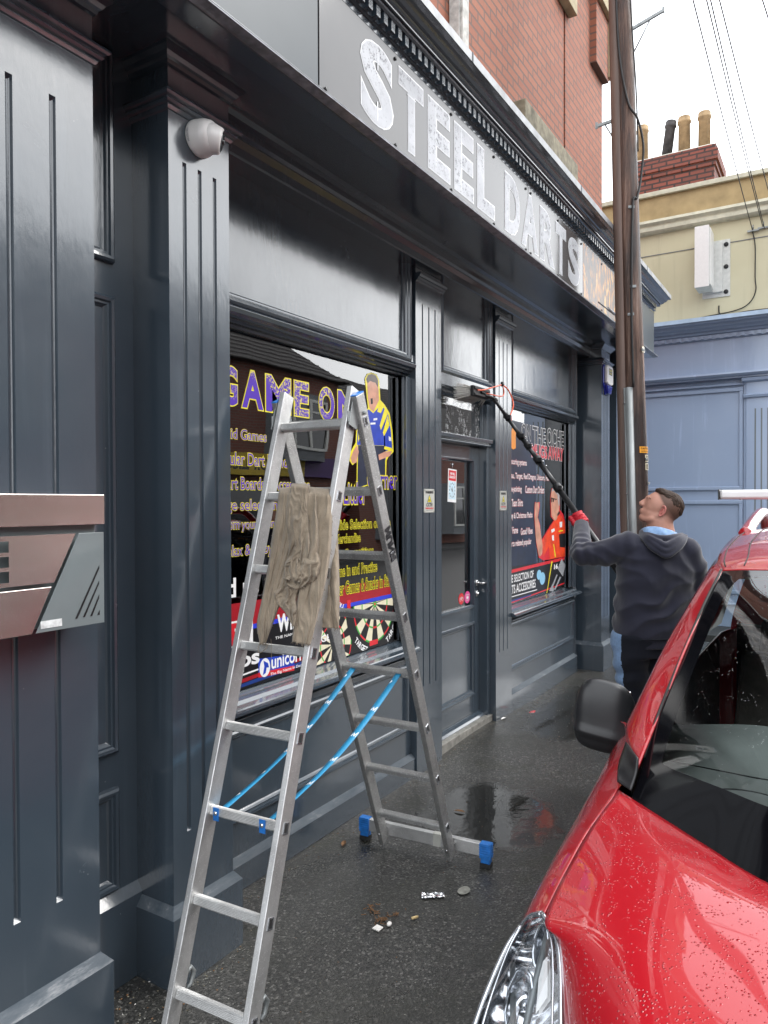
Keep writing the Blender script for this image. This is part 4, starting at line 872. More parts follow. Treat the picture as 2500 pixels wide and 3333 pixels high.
flat(m, [rr(4.776, 1.79), rr(4.785, 1.79), rr(4.783, 1.838)], 2.3636); flat(m, [rr(4.779, 1.788), rr(4.784, 1.796), rr(4.752, 1.822)], 2.3636)
m.build('clock_hands', 'v_black', t)
m = MB(); m.lathe([(.010, 0), (.008, .006)], (4.783, 2.3595, 1.985), (0, 1, 0), 12); m.tube([(4.783, 2.3640, 1.985), (4.783, 2.3655, 1.945)], .0012, 5); m.build('suction_hook', 'lamp_reflector', t)
# stickers low on the door glass
def sticker(cx, cz_, a, c, mt, lab, bike):
    o = MB(); o.poly([(cx+a*math.cos(k/28*6.283), 2.3642, cz_+c*math.sin(k/28*6.283)) for k in range(28)], (0, 1, 0), .0008)
    t = o.build('sticker', mt); tag(t, lab, 'sticker', 'round stickers at the foot of the door glass')
    m = MB()
    if bike:
        for dx in (-.018, .018): m.add([(cx+dx+r*math.cos(k/14*6.283), 2.3632, cz_-.004+r*math.sin(k/14*6.283)) for r in (.011, .014) for k in range(14)], [(k, (k+1) % 14, (k+1) % 14+14, k+14) for k in range(14)])
        for p, q in (((-.018, -.004), (-.006, .014)), ((-.006, .014), (.012, .012)), ((.012, .012), (.018, -.004)), ((0, -.004), (.012, .012)), ((-.018, -.004), (0, -.004)), ((-.006, .014), (0, -.004))):
            d = Vector((q[0]-p[0], 0, q[1]-p[1])).normalized(); n = Vector((-d.z, 0, d.x))*.0014
            m.add([Vector((cx+p[0], 2.3632, cz_+p[1]))+n, Vector((cx+p[0], 2.3632, cz_+p[1]))-n, Vector((cx+q[0], 2.3632, cz_+q[1]))-n, Vector((cx+q[0], 2.3632, cz_+q[1]))+n], [(0, 1, 2, 3)])
        m.build('bicycle_mark', 'v_white', t)
    else:
        letter(m, 'WE WELCOME', (cx-.030, cx+.030, cz_+.014, cz_+.022), 2.3632, .04); letter(m, 'CYCLISTS', (cx-.024, cx+.024, cz_-.026, cz_-.018), 2.3632, .04); flat(m, [(cx-.020, cz_-.012), (cx+.020, cz_-.012), (cx+.020, cz_+.008), (cx-.020, cz_+.008)], 2.3632); m.build('print', 'v_white', t)
sticker(4.925, 1.003, .045, .042, 'v_red', 'round red bicycle sticker, left of two on the door glass', True)
sticker(5.030, 1.003, .050, .045, 'v_pink', 'round pink printed sticker, nearer the handle on the door glass', False)
# letter box
t = thing('letter_box', (1.2, 1.99, 1.55), 'brushed steel letter box with a grey slotted side on the near pilaster', 'letter box')
yb0 = 1.87; K = 3.6875
def lb(x, y, yy=yb0): p = PY(yy, x/K, 1550+y/K); return (p[0], p[2])
x1_ = lb(1243, 210)[0]
m = MB(); m.box(.90, x1_-.012, 1.895, 1.999, 1.37, 1.735); m.build('casing', 'grey_metal_paint', t, bevel=.002)
m = MB(); m.box(.88, x1_, yb0-.004, 1.999, lb(1000, 600)[1]+.004, 1.744); m.build('lid', 'steel_brushed', t, bevel=.0015)
def plate(pts, y0, y1, nm, mt, bev=.0012):
    m = MB(); m.poly([(p[0], y0, p[1]) for p in pts], (0, 1, 0), y1-y0); return m.build(nm, mt, t, bevel=bev)
za_, zb3, zc_, zd_ = 1.632, 1.497, 1.486, 1.362
xt, xm_, xn_, xo = lb(908, 680)[0], lb(650, 1265)[0], lb(622, 1325)[0], lb(385, 1870)[0]
# nameplate with three cut bars of the letter E at the left edge: built from strips round the openings
m = MB()
ex0, ex1 = 1.10, lb(105, 800)[0]
bars = [(lb(50, 1285)[1], lb(50, 1150)[1]), (lb(50, 1100)[1], lb(50, 970)[1]), (lb(50, 920)[1], lb(50, 785)[1])]
def pl_(x0, x1, z0, z1): m.box(x0, x1, yb0, yb0+.0025, z0, z1)
pl_(.90, ex0, zb3, za_); pz = zb3
for z0, z1 in bars: pl_(ex0, ex1, pz, z0); pz = z1
pl_(ex0, ex1, pz, za_)
m.poly([(ex1, yb0, zb3), (xm_, yb0, zb3), (xt, yb0, za_), (ex1, yb0, za_)], (0, 1, 0), .0025)
m.build('name_panel', 'steel_brushed', t)
plate([(.90, zd_), (xo, zd_), (xn_, zc_), (.90, zc_)], yb0, yb0+.0025, 'lower_panel', 'steel_brushed')
m = MB(); A_ = [(lb(435, 1862)[0], zd_), (x1_, zd_), (x1_, za_), (lb(950, 680)[0], za_)]
m.poly([(p[0], yb0+.001, p[1]) for p in A_], (0, 1, 0), .003); sp_ = m.build('side_panel', 'grey_metal_paint', t, bevel=.001)
m = MB()
for q in ([(905, 1708), (930, 1708), (1193, 1105), (1190, 1068)], [(998, 1690), (1020, 1690), (1190, 1290), (1190, 1250)], [(1085, 1678), (1108, 1678), (1190, 1460), (1192, 1415)], [(1170, 1664), (1197, 1662), (1197, 1600)]):
    flat(m, [lb(*p) for p in q], yb0-.0002)
m.build('slot', 'black_plastic', sp_)
m = MB(); flat(m, [lb(485, 1745), lb(743, 1705), lb(745, 1795), lb(490, 1835)], yb0-.0004); m.build('worn_label', 'tile_label', sp_)
# ================================================================== LADDER
Ap = Vector((2.279, 1.698, 2.098)); phi = -1.524
wv = Vector((math.cos(phi), math.sin(phi), 0)); nv = Vector((-math.sin(phi), math.cos(phi), 0))
def ldir(a): return nv*math.sin(a)-Vector((0, 0, 1))*math.cos(a)
dF, dR = ldir(-.299), ldir(.387)
t = thing('step_ladder', (2.28, 1.70, 0), 'tall folding aluminium ladder with blue straps standing on the wet pavement', 'ladder')
def section(d, gap, o1, nr, top, mt, L, skip=()):
    cr_ = wv.cross(d)
    for s in (-1, 1):
        m = MB(); c = Ap+wv*s*(gap/2+.013)
        m.beam(c+d*top, c+d*L, .024, .062, wv); 
        r = m.build('rail', mt, t, bevel=.003)
        q = MB()
        for i in range(nr):
            cc = Ap+d*(o1+.28*i)+wv*s*(gap/2+.0262)
            a, b_ = d*.016, cr_*.011
            for (u0, u1) in ((-a-b_, a-b_), (a-b_, a+b_), (a+b_, -a+b_), (-a+b_, -a-b_)): q.beam(cc+u0, cc+u1, .003, .005, wv, ext=.0015)
            q.beam(cc-a, cc+a, .0012, .019, wv, 1)
        q.build('rung_end', ['lamp_chrome', 'black_rubber'], r)
    for i in range(nr):
        if i in skip: continue
        m = MB(); c = Ap+d*(o1+.28*i); h, g = .0155, .0155
        # fluted rung section
        prof = []
        for (u, v) in ((-1, -1), (1, -1), (1, 1), (-1, 1)): prof.append((u, v))
        ridge = []
        N = 9
        for sgn in (1,):
            for k in range(N+1): ridge.append((h, g*(-1+2*k/N)+0, 0 if k in (0, N) else (-.0014 if k % 2 else 0)))
        P = [(-h*.92, -g*.8), (-h*.7, -g), (h*.7, -g), (h*.95, -g*.8)]
        pts = [(-h, g*.7), (-h, -g*.7), (-h*.7, -g)]+[(-h*.7+1.4*h*k/10, -g+(.0012 if k % 2 else 0)) for k in range(1, 10)]+[(h*.7, -g), (h, -g*.7)]+[(h-(.0012 if k % 2 else 0), -g*.7+1.4*g*k/10) for k in range(1, 10)]+[(h, g*.7), (h*.7, g)]+[(h*.7-1.4*h*k/10, g-(.0012 if k % 2 else 0)) for k in range(1, 10)]+[(-h*.7, g)]
        up_ = -d; fr_ = cr_
        vs = []
        for s in (-1, 1):
            for (a, b_) in pts: vs.append(c+wv*s*gap/2+up_*a+fr_*b_)
        n = len(pts); m.add(vs, [(k, (k+1) % n, (k+1) % n+n, k+n) for k in range(n)]+[tuple(range(n-1, -1, -1)), tuple(range(n, 2*n))])
        m.build('rung', mt, t)
section(dF, .281, .095, 8, -.045, 'aluminium', 2.185)
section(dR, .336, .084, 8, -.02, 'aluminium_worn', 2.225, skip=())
# hinges and blue caps at the head
for s in (-1, 1):
    m = MB(); c = Ap+wv*s*.172
    m.beam(c+dF*.02+wv*s*.004, c+dF*.11+wv*s*.004, .004, .060, wv); m.beam(c+dR*.01+wv*s*.006, c+dR*.10+wv*s*.006, .004, .056, wv); m.beam(c+dF*.07-nv*.04, c+dR*.07+nv*.04, .005, .04, wv)
    m.tube([c-wv*.02+dR*.05, c+wv*.03+dR*.05], .008, 12); m.build('hinge_bracket', 'galvanised', t, bevel=.0015)
    m = MB(); c = Ap+wv*s*(.336/2+.013); m.beam(c-dR*-.02+dR*-.045, c+dR*-.019, .026, .064, wv); m.build('end_cap', 'blue_plastic', t, bevel=.003)
    m = MB(); c = Ap+wv*s*(.281/2+.013)
    m.beam(c+dF*2.185, c+dF*2.195, .030, .066, wv); 
    cc = Ap+dF*(2.02)+wv*s*(.281/2+.013)+nv*.036
    m.tube([cc, cc+nv*.02+Vector((0, 0, .012)), cc+nv*.035-Vector((0, 0, .01)), cc+nv*.02-Vector((0, 0, .045)), cc+nv*.0-Vector((0, 0, .05))], .008, 8)
    m.build('rubber_foot', 'black_rubber' if s > 2 else 'galvanised', t)
# stabiliser bar
bl, br_ = Vector((3.095, 2.045, .0)), Vector((3.146, 1.402, .0)); bt = (br_-bl).normalized(); z_ = Vector((0, 0, .082))
bn = Vector((-bt.y, bt.x, 0)); bn = bn if bn.x > 0 else -bn
m = MB(); m.beam(bl+z_+bn*.045, br_+z_+bn*.045, .028, .060, bn); m.build('stabiliser_bar', 'aluminium', t, bevel=.003)
for c in (bl, br_):
    m = MB(); c = c+bn*.045
    m.beam(c+Vector((0, 0, .115)), c+Vector((0, 0, .045)), .040, .055, bn)
    for k in range(5): m.beam(c+Vector((0, 0, .060+k*.011)), c+Vector((0, 0, .065+k*.011)), .043, .058, bn)
    m.beam(c+Vector((0, 0, .045)), c+Vector((0, 0, .022)), .034, .045, bn); cp = m.build('end_foot', 'blue_plastic', t, bevel=.002)
    m = MB(); m.beam(c+Vector((0, 0, .0225)), c+Vector((0, 0, .002)), .040, .050, bn); m.build('rubber_pad', 'black_rubber', cp)
m = MB()
for s in (-1, 1):
    c = Ap+dR*2.17+wv*s*(.336/2+.013); m.tube([c-nv*.035+wv*0, c+nv*.07], .006, 8)
m.build('bolt', 'chrome', t)
m = MB(); c = bl+(br_-bl)*.62+z_+bn*.045; m.beam(c-bt*.02, c+bt*.02, .0295, .0615, bn); m.build('worn_label', 'paper_w', t)
# straps with anchor tabs
def strap(fa, fb):
    a = Ap+dF*(.095+.28*5)+wv*(fa-.5)*.281+nv*.020; b_ = Ap+dR*(.084+.28*3+.28*0)+wv*(fb-.5)*.336-nv*.010
    b_ = Ap+dR*(.084+.28*4)+wv*(fb-.5)*.336-nv*.012
    m = MB(); N = 24; L = []
    for i in range(N+1):
        u = i/N; p = a.lerp(b_, u)-Vector((0, 0, .045*math.sin(math.pi*u))); tw = .25*math.sin(u*5+fa)
        sd_ = wv*math.cos(tw)*.0125+Vector((0, 0, 1))*math.sin(tw)*.0125; L.append((p, sd_))
    m.grid(lambda u, v: L[int(round(v*N))][0]+L[int(round(v*N))][1]*(2*u-1), 1, N, 0, True)
    st = m.build('strap', 'strap_blue', t)
    sm = st.modifiers.new('thickness', 'SOLIDIFY'); sm.thickness = .0016
    m = MB()
    for k in range(2, N-1, 4):
        p, sd_ = L[k]; p2, s2_ = L[k+1]; al = (p2-p)*.75; nn = sd_.cross(al).normalized()*-.0016
        if nn.x > 0: nn = -nn
        for q in ([(-.8, 0), (-.55, 0), (-.55, 1), (-.8, 1)], [(-.55, .6), (0, 0), (0, .4), (-.55, 1)], [(0, 0), (.55, .6), (.55, 1), (0, .4)], [(.55, 0), (.8, 0), (.8, 1), (.55, 1)]):
            m.add([p+sd_*u+al*v+nn for u, v in q], [(0, 1, 2, 3)])
    m.build('strap_mark', 'v_white', st)
    m = MB(); c = Ap+dF*(.095+.28*5)+wv*(fa-.5)*.281-nv*.0165; m.beam(c+Vector((0, 0, .018)), c-Vector((0, 0, .026)), .003, .024, nv); m.build('strap_tab', 'blue_plastic', t)
    m = MB(); m.lathe([(.008, 0), (.007, .003), (.003, .005)], c-nv*.002, -nv, 12); m.build('rivet', 'chrome', t)
strap(.10, .16); strap(.80, .84)
m = MB(); c = Ap+dR*.50+wv*(.336/2+.0255)
def Tl(u, v, d_): return c+(dR)*u+(-(wv.cross(dR)))*v*(1)+wv*.0008
letter(m, 'MUNK', (.02, .16, -.022, .020), 0, .06, T=Tl); m.build('maker_lettering', 'v_black', t)
# ================================================================== CLOTH OVER THE LADDER
def wsum(*a): return sum(a)
def nz3(x, y, z): return noise.noise(Vector((x, y, z)))
r2c = Ap+dF*(.095+.28)
nl = wv.cross(dF); nl = nl if nl.dot(CAM-r2c) > 0 else -nl
def onlad(x, y, off):
    # photo point carried on to the plane of the near ladder section, pushed off towards the viewer
    r = ray(x, y); o = r2c+nl*off; return CAM+r*((o-CAM).dot(nl)/r.dot(nl))
def ridge(a): return 1-abs(a)*2.2
def panel(name, left, right, base, amp, nf, seed, mat='sacking', back=False, par=None, nu=46, nv_=110, curl=.010, sag=0.0):
    Lc = [Vector((a, b_, 0)) for a, b_ in left]; Rc = [Vector((a, b_, 0)) for a, b_ in right]
    def cv(P, t):
        n = len(P)-1; f = min(max(t, 0), 1)*n; i = min(int(f), n-1); t = f-i
        p0 = P[i-1] if i > 0 else P[0]*2-P[1]; p1 = P[i]; p2 = P[i+1]; p3 = P[i+2] if i+2 <= n else P[n]*2-P[n-1]
        return .5*((2*p1)+(p2-p0)*t+(2*p0-5*p1+4*p2-p3)*t*t+(3*p1-p0-3*p2+p3)*t**3)
    def fn(u, v):
        a, b_ = cv(Lc, v), cv(Rc, v); c = a.lerp(b_, u); e = math.sin(math.pi*.5*min(1, min(u, 1-u)/.10))
        s = u*nf+1.3*nz3(u*2.2, v*2.4, seed)+.5*math.sin(v*5+seed)
        f = ridge(nz3(s, v*1.3, seed+4))+.45*ridge(nz3(s*2.3, v*3.1, seed+9))+.25*nz3(s*5, v*13, seed+2)
        top = min(1, v/.07); off = base*(top if not back else 1)+amp*f*(.35+.65*min(1, v/.2))*e+curl*e+sag*math.sin(math.pi*v)
        if not back and v < .07: off = base*(2*top-1)*1.0+curl*e
        hem = .0 if v < .97 else 2.2*nz3(u*30, 0, seed)
        p = onlad(c.x+1.6*nz3(u*7, v*9, seed+1)*e, c.y+hem, off)
        if not back and v < .10: p += Vector((0, 0, .018*math.sin(math.pi*min(1, v/.10))*e))
        return p
    m = MB(); m.grid(fn, nu, nv_, 0, True)
    # fraying threads along the hem and the edges
    for k in range(int(26*nf**.5)):
        w = random.random(); a = fn(w, 1) if random.random() < .55 else fn(random.choice([0, 1]), .15+.85*w)
        m.tube([a, a+Vector((random.uniform(-.004, .004), random.uniform(-.007, .007), -random.uniform(.002, .011)))], .0007, 3)
    o = m.build(name, mat, par); sm = o.modifiers.new('thickness', 'SOLIDIFY'); sm.thickness = .002; return o
random.seed(5)
cl = panel('dust_sheet', [(908, 1588), (900, 1660), (886, 1740), (872, 1840), (852, 1950), (836, 2030), (845, 2094)], [(992, 1584), (986, 1660), (972, 1750), (950, 1850), (925, 1930), (896, 2010), (866, 2092)], .026, .012, 3.2, 1)
tag(cl, 'crumpled brown sacking cloth hanging over the upper rungs of the ladder', 'cloth')
panel('right_fall', [(968, 1580), (972, 1680), (975, 1800), (972, 1900), (960, 2000), (950, 2088)], [(1080, 1592), (1082, 1690), (1076, 1800), (1060, 1900), (1036, 2000), (1012, 2100)], .022, .013, 3.6, 12, par=cl)
panel('middle_fall', [(932, 1590), (930, 1690), (938, 1790), (925, 1850), (905, 1925)], [(1030, 1586), (1040, 1700), (1040, 1800), (1034, 1880), (1000, 1905)], .034, .014, 3.4, 23, par=cl, sag=.010)
panel('folded_tongue', [(948, 1578), (938, 1640), (934, 1710), (950, 1780), (982, 1838)], [(1010, 1580), (1004, 1650), (1008, 1720), (1012, 1790), (990, 1842)], .042, .012, 2.0, 34, par=cl, sag=.008)
panel('lower_fold', [(905, 1905), (888, 1930), (900, 1965), (925, 1990), (950, 2034)], [(1004, 1890), (978, 1915), (966, 1950), (968, 1990), (962, 2036)], .034, .014, 2.2, 41, back=True, par=cl)
panel('turned_loop', [(950, 1800), (924, 1835), (914, 1876), (930, 1892)], [(1030, 1770), (1046, 1830), (1034, 1880), (1000, 1900)], .036, .016, 2.6, 55, back=True, par=cl, sag=.004)
panel('back_fall', [(975, 1600), (985, 1750), (995, 1900), (1000, 2040)], [(1088, 1640), (1100, 1780), (1104, 1920), (1102, 2046)], -.050, .014, 3.0, 61, back=True, par=cl)
m = MB(); base = onlad(852, 2090, .03)
m.tube(catmull([base, base+Vector((0, 0, -.02))+nl*.02, base+wv*.012+Vector((0, 0, -.04))+nl*.03, base+wv*.03+Vector((0, 0, -.025))+nl*.02, base+wv*.03], 6), .0012, 5)
m.tube(catmull([onlad(882, 2080, .03), onlad(884, 2130, .03), onlad(880, 2200, .03)], 6), .0007, 4)
m.build('loose_thread', 'sacking', cl)
# ================================================================== UTILITY POLE
PB = Vector((6.155, 1.435, 0))
PCA, PCB = PD(2071, 1600, 5.95), PD(2026, 0, 5.95)
def pc(z):  # pole axis, leaning slightly
    return PCA+(PCB-PCA)*((z-PCA.z)/(PCB.z-PCA.z))
t = thing('utility_pole', (6.22, 1.43, 0), 'weathered brown timber utility pole leaning beside the shop corner', 'utility pole')
def prd(z): return .0935-.0062*max(0, z-2.2)
m = MB(); N = 40; ZS = [i*.07 for i in range(0, 125)]
def pf(u, v):
    z = v*8.4; a = 2*math.pi*u; r = prd(z)*(1+.030*nz3(math.cos(a)*2.2, math.sin(a)*2.2, z*.25)+.018*nz3(math.cos(a)*9, math.sin(a)*9, z*.5))
    c = pc(z); return c+Vector((math.cos(a)*r, math.sin(a)*r, 0))
m.grid(pf, 56, 130, 0, True, True); m.build('trunk', 'pole_wood', t)
vw = Vector((-.973, -.23, 0)); vs_ = Vector((.23, -.973, 0))   # towards the viewer's side, and to its right
m = MB()
def cf(u, v):
    z = .0+v*8.3; a = R_(20)+R_(150)*u; c = pc(z)-vs_*(prd(z)-.014); r = .052
    return c+(vw*math.sin(a)-vs_*math.cos(a)*1.0)*r*1.02+vw*prd(z)*.18
m.grid(cf, 14, 60, 0, True); m.build('cable_casing', 'pole_wood_smooth', t)
m = MB(); zc0, zc1 = .05, 2.62
def gf(u, v):
    z = zc0+(zc1-zc0)*v; a = math.pi*u; c = pc(z)-vs_*.034+vw*(prd(z)*.86); return c+(-vs_*math.cos(a)*.030+vw*math.sin(a)*.032)
m.grid(gf, 16, 2, 0, True)
def flange(s):
    def f(u, v):
        z = zc0+(zc1-zc0)*v; c = pc(z)-vs_*.034+vw*(prd(z)*.87); return c+vs_*s*(.029+.012*u)
    return f
m.grid(flange(-1), 1, 2); m.grid(flange(1), 1, 2); cg = m.build('cable_guard', 'galvanised', t); sm = cg.modifiers.new('thickness', 'SOLIDIFY'); sm.thickness = .002
m = MB()
for z in (2.50, 1.78, 1.1, .4):
    for s in (-1, 1):
        c = pc(z)-vs_*.034+vw*(prd(z)*.87+.003)+vs_*s*.036; m.lathe([(.009, 0), (.009, .002), (.004, .004), (.004, .007)], c, vw, 12)
m.build('guard_bolt', 'chrome', t)
def onpole(ang, z, e=.0): a = R_(ang); c = pc(z); return c+(vw*math.cos(a)+vs_*math.sin(a))*(prd(z)+e)
m = MB()
for z, an in ((4.05, 15), (3.42, 12), (2.92, 60), (1.86, 75), (2.05, 62), (3.2, -2)):
    c = onpole(an, z, .006); sd_ = (vs_*math.cos(R_(an))-vw*math.sin(R_(an))); m.beam(c-sd_*.024, c+sd_*.024, .020, .006, Vector((0, 0, 1))); m.lathe([(.006, 0), (.006, .005)], c-sd_*.012, (c-pc(z)).normalized(), 10)
m.build('saddle_clip', 'galvanised', t)
def plateon(z0, z1, a0, a1, mt, nm, e=.004, par=t):
    m = MB(); m.grid(lambda u, v: onpole(a0+(a1-a0)*u, z0+(z1-z0)*v, e), 8, 1, 0, True); return m.build(nm, mt, par)
plateon(2.100, 2.150, 20, 88, 'v_orangeplate', 'orange_plate')
def ptext(txt, z0, z1, a0, a1, mt, nm, off=.03, e=.010):
    m = MB(); letter(m, txt, (a0, a1, z0, z1), 0, off, T=lambda u, v, d_: onpole(u, v, e)); return m.build(nm, mt, t)
ptext('CAUTION', 2.128, 2.143, 26, 80, 'v_black', 'plate_lettering', .02, .006); ptext('CALL BEFORE CLIMBING', 2.108, 2.118, 26, 80, 'v_black', 'plate_lettering', .01, .006)
plateon(2.03, 2.085, 50, 84, 'v_cream', 'number_plate', .004); plateon(1.965, 2.018, 50, 84, 'v_cream', 'number_plate', .004)
ptext('09', 2.035, 2.08, 54, 80, 'v_black', 'number', .01, .006); ptext('00', 1.97, 2.013, 54, 80, 'v_black', 'number', .01, .006)
ptext('22', 2.905, 2.945, 52, 76, 'v_cream', 'number', .08, .006)
m = MB(); pts = [onpole(-62, 7.2, .012), onpole(-35, 6.4, .012), onpole(-30, 5.4, .012), onpole(10, 4.9, .012), onpole(55, 4.75, .03), onpole(78, 4.55, .05), onpole(80, 4.35, .03), onpole(66, 4.2, .012), onpole(45, 4.12, .01), onpole(20, 4.05, .012), onpole(2, 3.3, .012), onpole(0, 2.62, .012)]
m.tube(catmull(pts, 8), .009, 8); m.tube(catmull([onpole(30, 8.2, .01), onpole(40, 6, .012), onpole(60, 5.0, .02), onpole(66, 4.5, .014)], 8), .006, 6)
m.build('down_cable', 'wire_black', t)
def bracket(z, sgn, ln, dz):
    m = MB(); c = pc(z)+vs_*sgn*prd(z)*.85; e = c+vs_*sgn*ln+Vector((0, 0, dz)); m.beam(c, e, .022, .022, vw); m.tube([pc(z-.20)+vs_*sgn*prd(z)*.92, c.lerp(e, .62)], .006, 6); m.beam(e-Vector((0, 0, .02)), e+Vector((0, 0, .03)), .012, .02, vw); m.build('cable_bracket', 'galvanised', t)
zb_r = 1.72+1.0; bracket(5.50, 1, .24, .10); bracket(4.80, -1, .16, -.03)
# ================================================================== BLUE AND CREAM CORNER BUILDING
t = thing('corner_building', (11, 0, 0), 'cream rendered building with a pale blue boarded shop front and a brick chimney', 'building')
X0 = 11.0
m = MB(); m.box(X0+.06, 20, .47, 9, 3.9, 5.62); m.build('upper_wall', 'cream_render', t)
m = MB(); m.box(X0+.07, 20, .47, 9, 5.6, 6.05); m.build('parapet', 'tan_render', t)
m = MB(); m.box(X0+.02, X0+.25, .45, 9, 6.05, 6.115); m.build('coping', 'cream_trim', t, bevel=.006)
m = MB()
prc = [(X0+.06, 5.70), (X0-.05, 5.69), (X0-.06, 5.65), (X0-.02, 5.615), (X0-.015, 5.60), (X0-.03, 5.595), (X0-.03, 5.545), (X0+.0, 5.52), (X0+.06, 5.51)]
def exty(m, prof, y0, y1, mi=0):
    n = len(prof); vs = [(x, y0, z) for x, z in prof]+[(x, y1, z) for x, z in prof]; m.add(vs, [(i, (i+1) % n, (i+1) % n+n, i+n) for i in range(n)]+[tuple(range(n)), tuple(range(2*n-1, n-1, -1))], mi)
exty(m, prc, .44, 9); m.build('string_cornice', 'cream_trim', t)
m = MB(); m.box(X0+.052, X0+.0598, .48, 9, 5.216, 5.226); m.build('render_joint', 'grey_render', t)
m = MB(); m.box(X0+.02, X0+.40, .48, 9, 0, 4.02); bb = m.build('shopfront', 'blue_paint', t)
m = MB(); exty(m, [(X0+.02, 4.17), (X0-.42, 4.150), (X0-.425, 4.095), (X0+.02, 4.08)], .10, 9); m.build('cornice_capping', 'blue_paint_pale', bb)
bb2 = bb
m = MB(); m.box(X0+.39, 19.9, .50, 8.9, 0, 3.9); m.build('lower_wall', 'blue_paint', bb)
m = MB(); exty(m, [(X0+.02, 4.09), (X0-.40, 4.094), (X0-.385, 4.07), (X0-.33, 4.06), (X0-.31, 4.035), (X0-.26, 4.02), (X0-.24, 4.0), (X0-.19, 3.99), (X0-.18, 3.965), (X0-.14, 3.955), (X0-.14, 3.90), (X0-.10, 3.89), (X0-.10, 3.44), (X0-.16, 3.435), (X0-.165, 3.41), (X0-.14, 3.385), (X0-.10, 3.375), (X0-.10, 3.36), (X0+.02, 3.36)], .42, 9); m.build('fascia', 'blue_paint', bb)
m = MB()
for i in range(84): y = .47+i*.1; m.box(X0-.172, X0-.141, y, y+.052, 3.905, 3.952)
m.build('dentil_course', 'blue_paint', bb)
def frx(x, y0, y1, z0, z1, w, d, nm='panel_moulding'):
    m = MB(); m.box(x-d, x, y0, y1, z0, z0+w); m.box(x-d, x, y0, y1, z1-w, z1); m.box(x-d*.98, x, y0, y0+w, z0+w, z1-w); m.box(x-d*.98, x, y1-w, y1, z0+w, z1-w); m.build(nm, 'blue_paint', bb, bevel=.008)
frx(X0+.02, 1.10, 4.6, 1.86, 3.24, .05, .03); frx(X0+.02, 1.10, 4.6, .45, 1.72, .05, .03); frx(X0+.02, 1.06, 4.66, .3, 3.30, .03, .05)
m = MB(); m.box(X0-.05, X0+.019, .50, 1.06, 0, 3.36); 
pb_ = m.build('pilaster', 'blue_paint', bb, bevel=.004)
m = MB()
for y in (.95, .875, .80, .725, .65): m.box(X0-.0515, X0-.0502, y-.009, y+.009, .6, 2.94)
m.build('flute', 'blue_shadowline', pb_) if 'blue_shadowline' in MATS else m.build('flute', 'grey_metal_paint', pb_)  # flat dark strips on the face, painting in the shade of the grooves
m = MB(); exty(m, [(X0-.05, 3.14), (X0-.09, 3.12), (X0-.08, 3.09), (X0-.05, 3.08)], .47, 1.09); exty(m, [(X0-.05, 3.36), (X0-.11, 3.35), (X0-.10, 3.31), (X0-.05, 3.29)], .45, 1.11); m.build('pilaster_cap', 'blue_paint', pb_)
# chimney stack on the building
CX = 12.5
m = MB(); m.box(CX, CX+.9, 1.665, 2.92, 5.9, 6.92); m.box(CX-.02, CX+.92, 1.64, 2.94, 6.92, 7.0); m.box(CX-.045, CX+.945, 1.61, 2.97, 7.0, 7.16); m.box(CX-.01, CX+.91, 1.65, 2.93, 7.16, 7.24); ch = m.build('chimney', 'chimney_brick', t)
m = MB(); m.add([(CX-.01, 1.64, 7.2401), (CX+.92, 1.64, 7.2401), (CX+.92, 2.94, 7.2401), (CX-.01, 2.94, 7.2401), (CX+.1, 1.76, 7.30), (CX+.8, 1.76, 7.30), (CX+.8, 2.84, 7.30), (CX+.1, 2.84, 7.30)], [(0, 1, 5, 4), (1, 2, 6, 5), (2, 3, 7, 6), (3, 0, 4, 7), (4, 5, 6, 7)]); m.build('flaunching', 'mortar_cap', ch)
for (py0, py1, pt, pbt, lean, mt) in ((2071, 2112, 412, 505, 0, 'clay_pot'), (2146, 2190, 398, 482, .13, 'sooty_pot'), (2205, 2250, 382, 470, 0, 'clay_pot'), (2270, 2316, 366, 458, 0, 'clay_pot')):
    a = PX(CX+.35, py0, (pt+pbt)/2); b_ = PX(CX+.35, py1, (pt+pbt)/2); zt_ = PX(CX+.35, (py0+py1)/2, pt)[2]; zb4 = PX(CX+.35, (py0+py1)/2, pbt)[2]
    yc = (a[1]+b_[1])/2-(.05 if lean else 0); r = abs(a[1]-b_[1])/2*(.80 if lean else .92); hgt = zt_-7.22; axs = Vector((0, -lean, 1))
    m = MB(); m.lathe([(r, 0), (r*.93, hgt*.84), (r*1.08, hgt*.86), (r*1.10, hgt*.90), (r*.98, hgt*.91), (r*1.0, hgt*.98), (r*.92, hgt), (r*.8, hgt), (r*.75, hgt*.8)], (CX+.35, yc+(.06 if lean else 0), 7.22), axs, 24); m.build('chimney_pot', mt, ch)
# lightbox sign
t2 = thing('box_sign', (X0, 1.4, 4.9), 'blank white box sign projecting from the cream rendered wall', 'sign box')
by0, by1, bz0, bz1 = 1.66, 1.475, 4.56, 5.37
m = MB(); m.box(X0-.36, X0-.0, by1, by0, bz0+.01, bz1-.01); m.build('casing', 'white_frame', t2, bevel=.008)
m = MB(); m.box(X0-.372, X0-.3601, by1+.004, by0-.004, bz0, bz1); m.box(X0-.350, X0-.05, by1-.012, by1-.0005, bz0+.03, bz1-.03); m.build('face', 'white_plastic', t2, bevel=.004)
m = MB(); m.box(X0+.045, X0+.058, 1.27, 1.62, bz0-.06, bz1-.10); m.box(X0-.0, X0+.045, 1.36, 1.60, bz0, bz1-.14); m.build('back_plate', 'white_frame', t2, bevel=.003)
m = MB()
for z in (bz0, 4.9, 5.20): m.lathe([(.030, 0), (.030, .008)], (X0+.044, 1.32, z+.0), (-1, 0, 0), 16)
m.build('fixing', 'black_rubber', t2)
